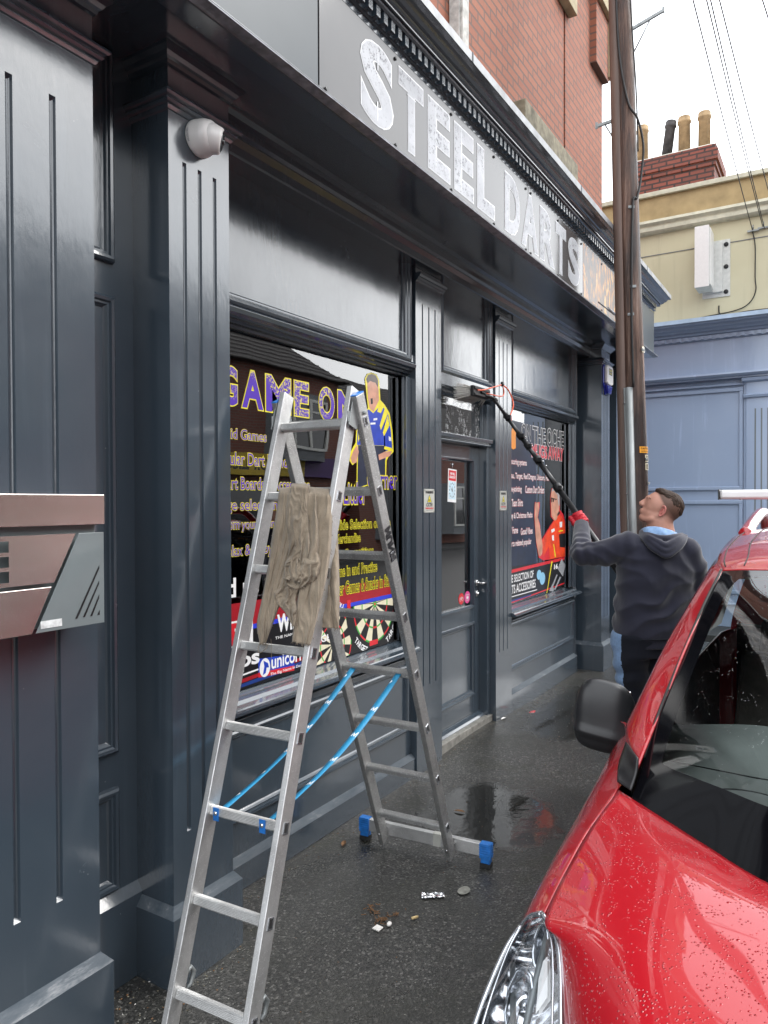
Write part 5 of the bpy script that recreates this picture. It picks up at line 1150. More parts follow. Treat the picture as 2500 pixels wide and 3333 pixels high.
# small wires on the cream wall and overhead lines
def cable(pts, r, lab, grp=None, nm='overhead_cable'):
    m = MB(); m.tube(catmull(pts, 10), r, 6); o = m.build(nm, 'wire_black'); tag(o, lab, 'cable', grp); return o
G = 'overhead cables reaching the cream building'
def ohc(sx0, sy0, sxe, sye, lab, X=X0, far=False):
    e = PX(X, sxe, sye); s = PD(sx0, sy0, 5.6); d = (s-e).normalized(); s2 = s+d*3.0
    pts = [e, e.lerp(s, .33)-Vector((0, 0, .02)), e.lerp(s, .66)-Vector((0, 0, .02)), s, s2]
    return cable(pts, .0050, lab, G)
ohc(2256, 0, 2449, 748, 'single overhead cable ending at the left bracket on the cream wall')
ohc(2300, 0, 2483, 738, 'left one of the close pair of overhead cables over the chimney roof')
ohc(2313, 0, 2488, 742, 'right one of the close pair of overhead cables over the chimney roof')
ohc(2342, 0, 2520, 690, 'overhead cable crossing the cream coping at the right')
ohc(2482, 0, 2660, 560, 'overhead cable cutting the top right corner of the sky')
wp = lambda x, y: PX(X0+.045, x, y)
cable([wp(2449, 750), wp(2458, 800), wp(2458, 900), wp(2460, 945), wp(2440, 985), wp(2395, 1010), wp(2300, 1030), wp(2150, 1060)], .007, 'thin black wire running down the cream wall below the bracket', None, 'wall_wire')
cable([wp(2340, 995), wp(2342, 1020), wp(2360, 1030), wp(2420, 1015), wp(2500, 1005), wp(2560, 1002)], .009, 'pale slack wire lying along the top of the blue cornice', None, 'wall_wire')
for sx_, sy_ in ((2452, 752), (2486, 742)):
    m = MB(); c = PX(X0+.05, sx_, sy_); m.box(c[0]-.03, c[0], c[1]-.07, c[1]+.07, c[2]-.01, c[2]+.01); m.tube([c, c+Vector((-.05, 0, .04)), c+Vector((-.03, 0, .07))], .008, 6)
    o = m.build('wall_bracket', 'galvanised'); tag(o, 'small galvanised cable bracket on the cream wall, %s' % ('left of two' if sx_ < 2460 else 'right of two'), 'bracket', 'cable brackets on the cream wall')
# ================================================================== OPPOSITE TERRACE (seen in the glass)
def house(x0, x1, ye, ze, zr, hip, lab, brickm='opposite_brick', shopf=False):
    t = thing('terrace_house', ((x0+x1)/2, ye, 0), lab, 'house', 'houses on the far side of the road')
    m = MB(); m.box(x0, x1, ye-7, ye, -.09, ze); m.build('wall', brickm, t)
    rx = x1-hip; m = MB()
    m.add([(x0, ye+.3, ze-.05), (x1+.2, ye+.3, ze-.05), (x1+.2, ye-7.3, ze-.05), (x0, ye-7.3, ze-.05), (x0, ye-3.5, zr), (rx, ye-3.5, zr)], [(0, 1, 5, 4), (1, 2, 5), (2, 3, 4, 5), (3, 0, 4), (0, 3, 2, 1)]); rf = m.build('roof', 'roof_tile', t)
    m = MB(); k = int(math.hypot(3.8, zr-ze)/.28)
    for i in range(k):
        a = i/k; y = ye+.3-3.8*a; z = ze-.05+(zr-ze+.05)*a; xr = x1+.2-(hip+.2)*a; m.box(x0, xr-.05, y-.05, y, z, z+.035)
    m.build('tile_course', 'roof_tile', rf)
    n = max(1, int((x1-x0)/4.5)); w = (x1-x0)/n
    for i in range(n):
        cx = x0+w*(i+.5)
        for (zz0, zz1) in ((.8, 2.3), (3.3, 4.7)):
            if shopf and zz0 < 1: continue
            if zz1 > ze: continue
            m = MB(); m.add([(cx-1.3, ye, zz0-.4), (cx-.8, ye+.6, zz0-.4), (cx+.8, ye+.6, zz0-.4), (cx+1.3, ye, zz0-.4), (cx-1.3, ye, zz1+.15), (cx-.8, ye+.6, zz1+.15), (cx+.8, ye+.6, zz1+.15), (cx+1.3, ye, zz1+.15)], [(0, 1, 5, 4), (1, 2, 6, 5), (2, 3, 7, 6), (4, 5, 6, 7)]); bw_ = m.build('bay_window', 'grey_render', t)
            m = MB()
            for a in (-.8, -.05, .7): m.box(cx+a, cx+a+.1, ye+.601, ye+.66, zz0, zz1)
            m.box(cx-.8, cx+.8, ye+.601, ye+.655, zz0-.08, zz0); m.box(cx-.8, cx+.8, ye+.601, ye+.655, zz1-.08, zz1); m.box(cx-.8, cx+.8, ye+.601, ye+.65, zz0+1.0, zz0+1.06); m.build('frame', 'white_frame', bw_)
            m = MB(); m.box(cx-.7, cx+.7, ye+.6005, ye+.62, zz0, zz1-.08); m.build('pane', 'black_glass', bw_)
    return t
house(-12, 5.5, -9, 5.4, 8.3, 0.01, 'long brick terrace across the road, nearest block')
h2 = house(5.5, 19.5, -9, 5.55, 8.3, 3.0, 'brick terrace across the road with a yellow shop sign and hipped roof end', shopf=True)
m = MB(); m.box(12.8, 17.4, -8.999, -8.8, 2.45, 3.05); sgb = m.build('shop_sign', 'yellow_board', h2)
m = MB(); m.box(17.4, 19.3, -8.999, -8.8, 2.45, 3.05); m.build('shop_sign', 'purple_board', h2)
m = MB()
def Tm(u, v, y): return (-u, y, v)
letter(m, 'Off Licence', (-15.9, -13.4, 2.6, 2.9), -8.797, .03, T=Tm); m.build('sign_lettering', 'v_black', sgb)
m = MB(); m.box(12.9, 17.3, -8.999, -8.96, .4, 2.3); m.build('shop_window', 'black_glass', h2)
house(20.6, 44, -9, 4.3, 6.7, 0.01, 'lower terrace across the road beyond the hipped roof')
# parked dark car across the road (seen in the door glass)
# ================================================================== PERSON
def capsule(m, a, b_, ra, rb, n=20, sx=1.0, side=None):
    a = Vector(a); b_ = Vector(b_); ax = (b_-a); L = ax.length; ax = ax.normalized() if L > 1e-6 else Vector((0, 0, 1))
    sd_ = (Vector(side)-ax*Vector(side).dot(ax)).normalized() if side is not None else ax.orthogonal().normalized(); w = ax.cross(sd_)
    prof = [(math.sin(t_)*ra, -math.cos(t_)*ra) for t_ in [math.pi/2*i/5 for i in range(6)]]+[(math.sin(t_)*rb, L+math.cos(t_)*rb) for t_ in [math.pi/2*(5-i)/5 for i in range(6)]]
    vs = [a+ax*h+sd_*math.cos(2*math.pi*k/n)*max(r, 1e-4)*sx+w*math.sin(2*math.pi*k/n)*max(r, 1e-4) for r, h in prof for k in range(n)]
    fs = [(i*n+k, i*n+(k+1) % n, (i+1)*n+(k+1) % n, (i+1)*n+k) for i in range(len(prof)-1) for k in range(n)]+[tuple(range(n-1, -1, -1)), tuple((len(prof)-1)*n+k for k in range(n))]
    m.add(vs, fs, 0, True)
def chain(m, pts, rs, **kw):
    for i in range(len(pts)-1): capsule(m, pts[i], pts[i+1], rs[i], rs[i+1], **kw)
def fuse(m, name, mat, parent, vox, smooth=4, fn=None, fac=.5):
    o = m.build(name+'_tmp', mat); o.name = name+'_tmp'
    rm = o.modifiers.new('r', 'REMESH'); rm.mode = 'VOXEL'; rm.voxel_size = vox; rm.use_smooth_shade = True
    sm = o.modifiers.new('s', 'SMOOTH'); sm.factor = fac; sm.iterations = smooth
    bpy.context.view_layer.update()
    me = bpy.data.meshes.new_from_object(o.evaluated_get(bpy.context.evaluated_depsgraph_get()))
    bpy.data.objects.remove(o)
    if fn:
        nrm = [v.normal.copy() for v in me.vertices]
        for v, nn in zip(me.vertices, nrm): v.co = fn(v.co, nn)
    for p in me.polygons: p.use_smooth = True
    me.materials.clear(); me.materials.append(MATS[mat])
    me.name = name; r = bpy.data.objects.new(name, me); COL.objects.link(r)
    if parent is not None: put(r, parent)
    return r
bf = Vector((.74, .67, 0)).normalized(); bl_ = Vector((-bf.y, bf.x, 0)); Z = Vector((0, 0, 1))   # body forward and left
D0 = 4.35
neck = PD(2142, 1722, D0); shL = PD(2046, 1776, D0-.02); shR = PD(2232, 1795, D0+.0); elL = PD(1893, 1803, D0+.06); wrL = PD(1893, 1708, D0+.36)
hip = PD(2098, 2105, D0+.02); hip.z = .93
feetz = 0.0
chest = PD(2140, 1850, D0+.02); belly = PD(2108, 2010, D0+.02)
# ---- body: one continuous skin mesh (head, neck, legs, hands live under the clothes)
hf = Vector((-.27, .86, .43)).normalized(); hu = (Z-hf*Z.dot(hf)).normalized(); hl = hu.cross(hf)  # head forward, up, left
HC = PD(2150, 1656, D0)
def H(f, l, u): return HC+hf*f+hl*l+hu*u
def hell(m, c, r, n=28):
    def fn(u, v):
        a = 2*math.pi*u; p = math.pi*v; return H(c[0]+r[0]*math.sin(p)*math.cos(a), c[1]+r[1]*math.sin(p)*math.sin(a), c[2]+r[2]*math.cos(p))
    m.grid(fn, n, n//2, 0, True, True)
m = MB()
hell(m, (-.020, 0, .025), (.098, .078, .092)); hell(m, (.030, 0, .010), (.068, .068, .085)); hell(m, (.035, 0, -.045), (.058, .058, .060)); hell(m, (.062, 0, -.088), (.030, .034, .026)); hell(m, (-.005, 0, -.050), (.065, .068, .055))
chain(m, [H(.020, .045, -.075), H(.062, .020, -.092)], [.022, .018]); chain(m, [H(.020, -.045, -.075), H(.062, -.020, -.092)], [.022, .018])
chain(m, [H(.088, -.030, .030), H(.094, 0, .030), H(.088, .030, .030)], [.010, .012, .010])
chain(m, [H(.096, 0, .018), H(.116, 0, -.016), H(.112, 0, -.024)], [.009, .011, .010]); capsule(m, H(.104, -.010, -.022), H(.104, .010, -.022), .008, .008)
capsule(m, H(.096, -.014, -.050), H(.096, .014, -.050), .008, .008); capsule(m, H(.093, -.012, -.061), H(.093, .012, -.061), .008, .008)
for s in (-1, 1): hell(m, (.050, s*.040, -.016), (.028, .020, .028))
nk0 = PD(2150, 1740, D0+.01); chain(m, [H(-.030, 0, -.03), H(-.030, 0, -.075), nk0, nk0-Z*.08], [.066, .073, .084, .10])
# trunk and legs of the body under the clothing
chain(m, [nk0-Z*.06, chest, belly, hip-Z*.02], [.08, .13, .13, .13], sx=1.3, side=bl_)
FT = hip.copy()
def leg(m, s, knee, ank, r=(.088, .060, .046)):
    h_ = hip+bl_*s*.095-Z*.06; chain(m, [h_, knee, ank], r)
kL = PD(2062, 2300, D0+.06); kL.z = .50; aL = kL-bf*.03+bl_*.0; aL.z = .10
kR = hip-bl_*.14+bf*.02; kR.z = .50; aR = kR-bf*.04; aR.z = .10
leg(m, 1, kL, aL); leg(m, -1, kR, aR)
P0 = PD(1888, 1688, D0+.37)        # left hand on the pole
BR = PY(2.06, 1613, 1306)          # brush end of the pole
pdir = (P0-BR).normalized(); P1 = P0+pdir*.62      # lower end held by the right hand
P1b = P0+pdir*.50
elR = PD(2280, 1930, D0+.05); wrR = P1b+bl_*-.07-Z*.02
chain(m, [shL, elL, wrL], [.05, .042, .030]); chain(m, [shR, elR, wrR], [.05, .042, .030])
chain(m, [chest+Z*.12, shL], [.08, .06]); chain(m, [chest+Z*.12, shR], [.08, .06])
tp = Vector((P0.x, P0.y, 0))
man = thing('person', (hip.x, hip.y, 0), 'man in dark hoodie and navy tracksuit bottoms raising a long pole with red gloves', 'person')
body = fuse(m, 'body', 'skin_short_hair', man, .0065, 5)
at_ = body.data.attributes.new('fade', 'FLOAT', 'POINT')
for i, v in enumerate(body.data.vertices):
    q = v.co-HC; f_, l_, u_ = q.dot(hf), q.dot(hl), q.dot(hu)
    line = .020 - .55*(f_+.0) if f_ < .02 else .030+.6*(f_-.02)
    lm = .045+.30*f_ if f_ > 0 else .045+.55*f_
    lm = max(lm, -.035) if f_ < -.075 else lm
    zz_ = u_-lm+.075
    k = max(0, min(1, zz_/.062))*max(0, min(1, (.016+max(0, u_-.03)*1.1-f_)/.018))
    at_.data[i].value = (.10+.75*k**1.5 if k > 0 else 0)*(1 if q.length < .2 else 0)
# ears
for s in (-1, 1):
    m = MB(); c = (-.004, s*.076, -.016)
    pts = []
    for k in range(17):
        a = -2.2+k/16*4.6; pts.append(H(c[0]-.004-.016*math.cos(a)*.9+.004, c[1]+s*(.010+.004*math.cos(a)), c[2]+.031*math.sin(a)*1.0+(.004)))
    m.tube(pts, [.0035+.0025*math.sin(math.pi*k/16) for k in range(17)], 8)
    m.tube([H(c[0]-.006, c[1]+s*.004, c[2]+.016), H(c[0]-.011, c[1]+s*.008, c[2]), H(c[0]-.004, c[1]+s*.006, c[2]-.014)], [.005, .006, .005], 8)
    def ef(u, v, s=s, c=c):
        a = 2*math.pi*u; r = v; return H(c[0]-.003+.015*math.cos(a)*r, c[1]+s*(.003+.006*r), c[2]+.027*math.sin(a)*r)
    m.grid(ef, 16, 4, 0, True, True)
    m.build('ear', 'skin_ear', man)
# eye + brow
for s in (-1, 1):
    m = MB(); m.sph(H(.0735, s*.031, .006), (.0115, .0115, .0095), 12, 8); m.build('eye', 'v_white', man)
    m = MB(); m.sph(H(.0825, s*.032, .006), (.0038, .0048, .0048), 10, 6); m.build('iris', 'v_hair', man)
    m = MB(); m.tube([H(.094, s*.014, .028), H(.090, s*.032, .032), H(.078, s*.050, .026)], [.002, .003, .0015], 6); m.build('eyebrow', 'hair_brown', man)
# hair: thick on top, swept forward, faded sides
m = MB()
hell(m, (-.020, 0, .044), (.098, .0745, .075), 30); hell(m, (.026, 0, .078), (.058, .056, .036), 24); hell(m, (-.068, 0, .018), (.051, .0645, .069), 24)
def hairfn(co, nn):
    q = co-HC; f_, l_, u_ = q.dot(hf), q.dot(hl), q.dot(hu)
    lim = .048-.30*min(0, f_+.02)*-1 if f_ < -.02 else .048+.25*max(0, f_)
    lim = .045+.30*f_ if f_ > 0 else .045+.55*f_
    if f_ < -.075: lim = max(lim, -.035)
    k = max(0, min(1, (u_-lim+.012)/.05)); k = k*k*(3-2*k)
    streak = .0022*noise.noise(Vector((l_*220, f_*40, u_*40)))+.003*noise.noise(Vector((l_*60, f_*25, u_*25)))
    return co-nn*(1-k)*.022+nn*streak*k*1.6
hair = fuse(m, 'hair', 'hair_brown', man, .0045, 4, hairfn)
# ---- hoodie
m = MB()
up1 = chest+Z*.13
def ell(m, c, ra, rb, rc, n=32):
    c = Vector(c)
    def fn(u, v):
        a = 2*math.pi*u; p = math.pi*v; return c+bl_*ra*math.sin(p)*math.cos(a)+bf*rb*math.sin(p)*math.sin(a)+Z*rc*math.cos(p)
    m.grid(fn, n, n//2, 0, True, True)
def slab(m, secs, n=40, pw=2.4):
    # secs: (centre, half width, half depth)
    vs = []
    for c, a, b_ in secs:
        for k in range(n):
            t_ = 2*math.pi*k/n; cx_, sy_ = math.cos(t_), math.sin(t_); vs.append(c+bl_*a*math.copysign(abs(cx_)**(2/pw), cx_)+bf*b_*math.copysign(abs(sy_)**(2/pw), sy_))
    L = len(secs); fs = [(i*n+k, i*n+(k+1) % n, (i+1)*n+(k+1) % n, (i+1)*n+k) for i in range(L-1) for k in range(n)]+[tuple(range(n-1, -1, -1)), tuple((L-1)*n+k for k in range(n))]
    m.add(vs, fs, 0, True)
def sec(xl, xr, y, dep, hd):  # left/right photo extents at photo row y
    a = PD(xl, y, dep); b_ = PD(xr, y, dep); return ((a+b_)/2, (a-b_).length/2, hd)
slab(m, [sec(2096, 2190, 1747, D0, .080), sec(2028, 2240, 1772, D0, .105), sec(2010, 2262, 1810, D0+.01, .135), sec(2006, 2268, 1860, D0+.02, .150), sec(2004, 2262, 1920, D0+.03, .150), sec(2000, 2250, 1980, D0+.03, .155), sec(1996, 2240, 2035, D0+.03, .160), sec(1996, 2236, 2062, D0+.03, .160), sec(2006, 2228, 2078, D0+.03, .150), sec(2008, 2226, 2100, D0+.03, .148)])
chain(m, [shL, PD(1965, 1800, D0+.02), elL+Z*-.004, elL.lerp(wrL, .45), wrL+(wrL-elL)*-.03], [.086, .077, .066, .060, .047])
chain(m, [wrL-(wrL-elL)*.06, wrL], [.044, .043])
chain(m, [shR, shR.lerp(elR, .5)-bl_*.012, elR, elR.lerp(wrR, .5), wrR], [.086, .078, .066, .056, .044])
def folds(co, nn):
    v = nn.copy(); p = co
    q = p-hip; xx = q.dot(bl_); zz_ = q.z; yy = q.dot(bf)
    w = 0
    # diagonal drag folds over the lower back
    ph = (zz_*1.0+xx*.50)
    env = max(0, 1-abs(zz_-.17)/.22)
    w += env*.013*(1-1.8*abs(math.sin(ph*26+2.5*noise.noise(p*5))))+max(0, 1-abs(zz_-.42)/.16)*.006*(1-1.8*abs(math.sin((zz_-xx*.4)*30+3*noise.noise(p*5))))
    w += .005*noise.noise(p*7)+.0012*noise.noise(p*22)
    # sleeve folds
    for e, ax_ in ((elL, (wrL-elL).normalized()), (elL, (elL-shL).normalized()), (elR, (wrR-elR).normalized())):
        d_ = (p-e).length
        if d_ < .20: w += .0065*(1-d_/.20)*math.sin((p-e).dot(ax_)*95+2*noise.noise(p*8))
    d_ = (p-shL).length
    if d_ < .16: w += .006*(1-d_/.16)*math.sin((p-shL).dot((elL-shL).normalized())*70+xx*20)
    return co+v*w
hd = fuse(m, 'hoodie', 'hoodie_cloth', man, .0085, 5, folds)
# waistband seam
m = MB(); c0_, a0_, b0_ = sec(1999, 2232, 2066, D0+.03, .158)
m.tube([c0_+bl_*(a0_+.000)*math.copysign(abs(math.cos(t_))**(2/2.4), math.cos(t_))+bf*(b0_+.0)*math.copysign(abs(math.sin(t_))**(2/2.4), math.sin(t_)) for t_ in [2*math.pi*k/48 for k in range(49)]], .004, 6); m.build('waistband_seam', 'trouser_cloth', hd)
# hood lying on the back: nested rolls running down to a point
m = MB(); hb = PD(2148, 1738, D0)
def roll(pts, rs):
    P = catmull([PD(a, b_, D0-c) for a, b_, c in pts], 6); n = len(P); R2 = [rs[0]+(rs[1]-rs[0])*math.sin(math.pi*k/(n-1)) for k in range(n)]
    for k in range(n-1): capsule(m, P[k], P[k+1], R2[k], R2[k+1], n=12)
roll([(2086, 1738, .02), (2098, 1758, .105), (2128, 1786, .150), (2168, 1808, .168), (2202, 1788, .152), (2224, 1764, .110), (2232, 1745, .02)], (.012, .017))
roll([(2088, 1736, .03), (2106, 1752, .115), (2134, 1774, .155), (2166, 1792, .172), (2196, 1776, .155), (2218, 1757, .115), (2228, 1744, .03)], (.012, .018))
roll([(2090, 1734, .03), (2112, 1747, .118), (2140, 1763, .152), (2166, 1775, .166), (2192, 1764, .150), (2212, 1752, .115), (2224, 1742, .03)], (.012, .019))
roll([(2088, 1731, .02), (2112, 1740, .100), (2146, 1750, .135), (2182, 1750, .125), (2208, 1744, .08), (2220, 1738, .02)], (.012, .018))
ell(m, PD(2160, 1772, D0-.115), .075, .030, .040)
def hf2(co, nn): return co+nn*(.0025*noise.noise(co*14)+.0018*math.sin((co.z*60+co.dot(bl_)*35)))
ho = fuse(m, 'hood', 'hoodie_cloth', man, .0052, 2, hf2)
m = MB(); C1 = catmull([PD(a, b_, D0-c) for a, b_, c in [(2082, 1740, -.01), (2092, 1742, .075), (2120, 1745, .112), (2152, 1750, .124), (2184, 1752, .110), (2202, 1750, .06), (2208, 1746, .0)]], 8)
C2 = catmull([PD(a, b_, D0-c) for a, b_, c in [(2086, 1724, -.01), (2098, 1716, .060), (2122, 1713, .092), (2152, 1716, .102), (2180, 1724, .092), (2196, 1730, .05), (2200, 1732, .0)]], 8)
n_ = len(C1)-1
m.grid(lambda u, v: C1[int(round(u*n_))].lerp(C2[int(round(u*n_))], v)-bf*(.008*math.sin(math.pi*v)+.003*math.sin(u*23+v*4)), n_, 8, 0, True); hi = m.build('hood_lining', 'light_blue_cloth', ho); sm = hi.modifiers.new('thickness', 'SOLIDIFY'); sm.thickness = .006
m = MB()
# ---- trousers
m = MB()
slab(m, [(hip+Z*.05, .165, .118), (hip+Z*.01, .186, .136), (hip-Z*.06, .195, .140), (hip-Z*.12, .185, .125)])
chain(m, [hip+bl_*.088-Z*.10, kL, aL+Z*.02], [.105, .085, .066]); chain(m, [hip-bl_*.088-Z*.10, kR, aR+Z*.02], [.105, .085, .066])
def tf(co, nn):
    return co+nn*(.006*math.sin(co.z*42+4*noise.noise(co*4))+.006*noise.noise(co*8))
tr = fuse(m, 'trousers', 'trouser_cloth', man, .009, 4, tf)
tr.data.materials.append(MATS['light_blue_cloth'])
for p in tr.data.polygons:
    c = p.center+tr.location+man.location; s = 1 if (c-hip).dot(bl_) > 0 else -1
    kn, an = (kL, aL) if s > 0 else (kR, aR); h_ = hip+bl_*s*.10
    ax = h_.lerp(kn, (h_.z-c.z)/(h_.z-kn.z)) if c.z > kn.z else kn.lerp(an, (kn.z-c.z)/(kn.z-an.z))
    q = c-ax; a = math.degrees(math.atan2(-q.dot(bf), q.dot(bl_)*s))
    if -45 < a < 34 and c.z < hip.z+.09: p.material_index = 1
for s, a_ in ((1, aL), (-1, aR)):
    m = MB(); chain(m, [a_-Z*.05-bf*.045, a_-Z*.055+bf*.06, a_-Z*.065+bf*.165], [.045, .046, .036]); sh = fuse(m, 'shoe', 'black_rubber', man, .008, 3)
    for v in sh.data.vertices:
        w_z = v.co.z+0
        if w_z < .004: v.co.z = .004
# ---- gloved hands closing round the pole
def glove(C_, axis, palm, outw, name='glove'):
    # axis: pole direction; palm: from pole towards back of the hand; outw: axis-perp other
    m = MB(); R0 = .021
    ax_ = axis.normalized(); pn = (palm-ax_*palm.dot(ax_)).normalized(); qn = ax_.cross(pn)
    # palm block
    pc_ = C_+pn*(R0+.018); 
    for k in (-.030, -.010, .010, .030): capsule(m, pc_+ax_*k-qn*.026, pc_+ax_*k*1.05+qn*.030, .0165, .0160)
    ln = [.90, 1.0, .96, .80]
    for i, k in enumerate((-.033, -.011, .011, .032)):
        r1 = .0098; rad = R0+.009; pts = []
        for j in range(8):
            a = R_(-10)+R_(205)*ln[i]*j/7; pts.append(C_+ax_*(k+.002*math.sin(i*2+j))+(qn*math.sin(a+.55)+pn*math.cos(a+.55))*(rad+.002))
        chain(m, pts, [.0112-.0003*j for j in range(8)], n=12)
    # thumb leaves the side of the palm and closes the other way
    pts = [C_+ax_*-.034+pn*(R0+.012)-qn*.020, C_+ax_*-.044+pn*.006-qn*(R0+.014), C_+ax_*-.036-pn*.016-qn*(R0+.004), C_+ax_*-.026-pn*(R0+.010)-qn*.004]
    chain(m, pts, [.0145, .0130, .0115, .0100], n=12)
    return m, pc_
palmL = (wrL-P0)
m, pcL = glove(P0, -pdir, palmL, None)
chain(m, [pcL, wrL-(wrL-P0).normalized()*.0+Z*.0], [.030, .036])
gl_ = fuse(m, 'glove', 'red_glove', man, .0035, 3)
m = MB(); c = pcL.lerp(wrL, .45); nl = (-bf-Z*.1-bl_*-.3).normalized(); m.lathe([(.014, 0), (.013, .003)], c+nl*.033, nl, 16); m.build('glove_badge', 'v_white', gl_)
m, pcR = glove(P1b, pdir, wrR-P1b, None); chain(m, [pcR, wrR], [.030, .036]); fuse(m, 'glove', 'red_glove', man, .0035, 3)
# ================================================================== WATER-FED POLE AND BRUSH
t = thing('cleaning_pole', tuple(P1), 'long black window cleaning pole with white bristle brush against the fanlight', 'cleaning pole')
m = MB(); L = (P1-BR).length; 
def along(s): return BR-(BR-P1).normalized()*s*1.0 if False else BR+pdir*s
m.tube([along(.10), along(.34)], .0125, 16); m.tube([along(.34), along(.56)], .0150, 16); m.tube([along(.56), along(.80)], .0170, 16); m.tube([along(.80), P1], .0195, 18)
m.build('shaft', 'carbon', t)
m = MB()
for s, r in ((.16, .020), (.335, .024), (.43, .022), (.555, .026), (.80, .029)):
    m.tube([along(s-.022), along(s+.022)], r, 14); c = along(s)+Vector((-.02, -.02, .0)); m.box(c[0]-.014, c[0]+.010, c[1]-.016, c[1]+.010, c[2]-.014, c[2]+.014)
m.build('clamp', 'black_plastic', t, bevel=.002)
m = MB()
for s in (.36, .44, .50, .58, .62, .81): c = along(s)+Vector((-.012, -.026, .008)); m.sph(c, (.006, .006, .006), 8, 6)
m.build('clamp_screw', 'lamp_reflector', t)
gn = BR+Vector((-.02, .0, .0))
bc = Vector((BR.x-.155, 2.115, BR.z+.045))
m = MB(); m.tube(catmull([along(.12), along(.04), BR+Vector((-.01, .005, .012)), BR+Vector((-.05, .012, .022)), bc+Vector((.04, -.018, -.012))], 6), .0115, 12); m.sph(BR+Vector((0, 0, .004)), (.020, .018, .020), 14, 10); m.build('gooseneck', 'black_plastic', t)
m = MB(); m.box(bc.x-.135, bc.x+.135, bc.y-.020, bc.y+.004, bc.z-.035, bc.z+.035); m.box(bc.x-.128, bc.x+.128, bc.y-.028, bc.y-.0205, bc.z+.010, bc.z+.030); m.box(bc.x-.128, bc.x+.128, bc.y-.028, bc.y-.0205, bc.z-.030, bc.z-.014); m.tube([bc+Vector((-.02, -.024, 0)), bc+Vector((.10, -.024, -.006))], .010, 8)
bh = m.build('brush_block', 'black_plastic', t, bevel=.003)
m = MB()
for i in range(420):
    u = random.uniform(-1, 1); v = random.uniform(-1, 1); a = Vector((bc.x+u*.125, bc.y+.004, bc.z+v*.030)); fl_o = (.03*u+(.045 if abs(u) > .8 else 0)*math.copysign(1, u))
    e = Vector((bc.x+u*.125+fl_o*1.3+random.uniform(-.006, .006), 2.245+random.uniform(-.02, .012) if abs(u) < .8 else 2.20+random.uniform(-.02, .02), bc.z+v*.055+random.uniform(-.006, .006)-.008)); m.tube([a, a.lerp(e, .6)+Vector((0, 0, .002)), e], [.0022, .0018, .0012], 4, caps=False)
m.build('bristles', 'bristle', bh)
m = MB(); top = PD(1635, 1252, (BR-CAM).dot(FW)-.02)
m.tube(catmull([bc+Vector((-.085, -.026, .005)), bc+Vector((-.03, -.05, .012)), bc.lerp(top, .55)+Vector((0, -.03, .01)), top], 8), .0048, 8)
m.tube(catmull([top, top+Vector((.03, 0, -.05)), along(.03)+Vector((.01, -.02, .055)), bc+Vector((.05, -.03, .0))], 8), .0042, 8)
m.tube(catmull([top, top+Vector((.09, -.01, -.03)), top+Vector((.13, -.03, -.12)), along(.17)+Vector((.02, -.012, .03)), along(.19)], 8), .0048, 8); m.build('hose', 'orange_hose', t)
m = MB(); m.sph(top, (.014, .014, .014), 10, 8); m.box(top.x-.012, top.x+.012, top.y-.008, top.y+.008, top.z-.004, top.z+.018); m.build('hose_joint', 'black_plastic', t)
# ================================================================== LITTER
def scrap(nm, pts, mt, lab, cat, h=.004, grp=None):
    m = MB(); m.poly([(p[0], p[1], gz(p[0], p[1])+.0035) for p in pts], (0, 0, 1), h); o = m.build(nm, mt); tag(o, lab, cat, grp); return o
c = PZ(0, 1409, 2918)
m = MB()
def wr(u, v):
    x = (u-.5)*.040+.006*nz3(u*4, v*4, 1); y = (v-.5)*.10; a = R_(35); return Vector((c.x+x*math.cos(a)-y*math.sin(a), c.y+x*math.sin(a)+y*math.cos(a), .006+.010*abs(nz3(u*6, v*9, 3))))
m.grid(wr, 8, 16, 0, False); o = m.build('wrapper', 'lamp_reflector'); tag(o, 'crumpled silver wrapper lying on the wet pavement', 'wrapper')
c = PZ(0, 1510, 2902); m = MB(); m.add([(c.x+.038*math.cos(k/12*6.28)*(1+.25*nz3(k, 0, 0)), c.y+.026*math.sin(k/12*6.28)*(1+.25*nz3(k, 1, 0)), .006) for k in range(12)], [tuple(range(12))]); o = m.build('paper_scrap', 'gum'); tag(o, 'flattened grey paper blot near the silver wrapper', 'litter')
c = PZ(0, 1229, 3024); scrap('paper_scrap', [(c.x-.018, c.y-.016), (c.x+.014, c.y-.018), (c.x+.018, c.y+.014), (c.x-.014, c.y+.016)], 'paper', 'small square of white paper beside the wood scraps', 'litter')
c = PZ(0, 1267, 3015); m = MB(); m.sph((c.x, c.y, .010), (.013, .010, .009), 10, 6); o = m.build('tissue_ball', 'paper'); tag(o, 'tiny screwed up white tissue by the wood scraps', 'litter')
for (sx_, sy_, n, lab) in ((1210, 2965, 26, 'orange brown wood shavings, upper left heap on the pavement'), (1248, 2998, 40, 'dark brown wood shavings heap beside the white paper square'), (1288, 2980, 9, 'few orange wood splinters right of the shavings heaps')):
    c = PZ(0, sx_, sy_); m = MB()
    for i in range(n):
        a = random.uniform(0, 6.28); d_ = random.gauss(0, .024); p = Vector((c.x+d_*math.cos(a), c.y+d_*math.sin(a)*.8, random.uniform(.004, .010))); q = Vector((random.uniform(-.011, .011), random.uniform(-.011, .011), random.uniform(-.002, .003))); m.beam(p-q, p+q, .003, .0015, (0, 0, 1))
    o = m.build('wood_shavings', 'wood_litter'); tag(o, lab, 'litter', kind='stuff')
c = PZ(0, 1350, 2993); m = MB(); m.tube([(c.x-.012, c.y+.008, .009), (c.x+.012, c.y-.008, .009)], .0055, 10); o = m.build('cigarette_end', 'chess_wood'); tag(o, 'tan cigarette end lying right of the wood shavings', 'cigarette end')
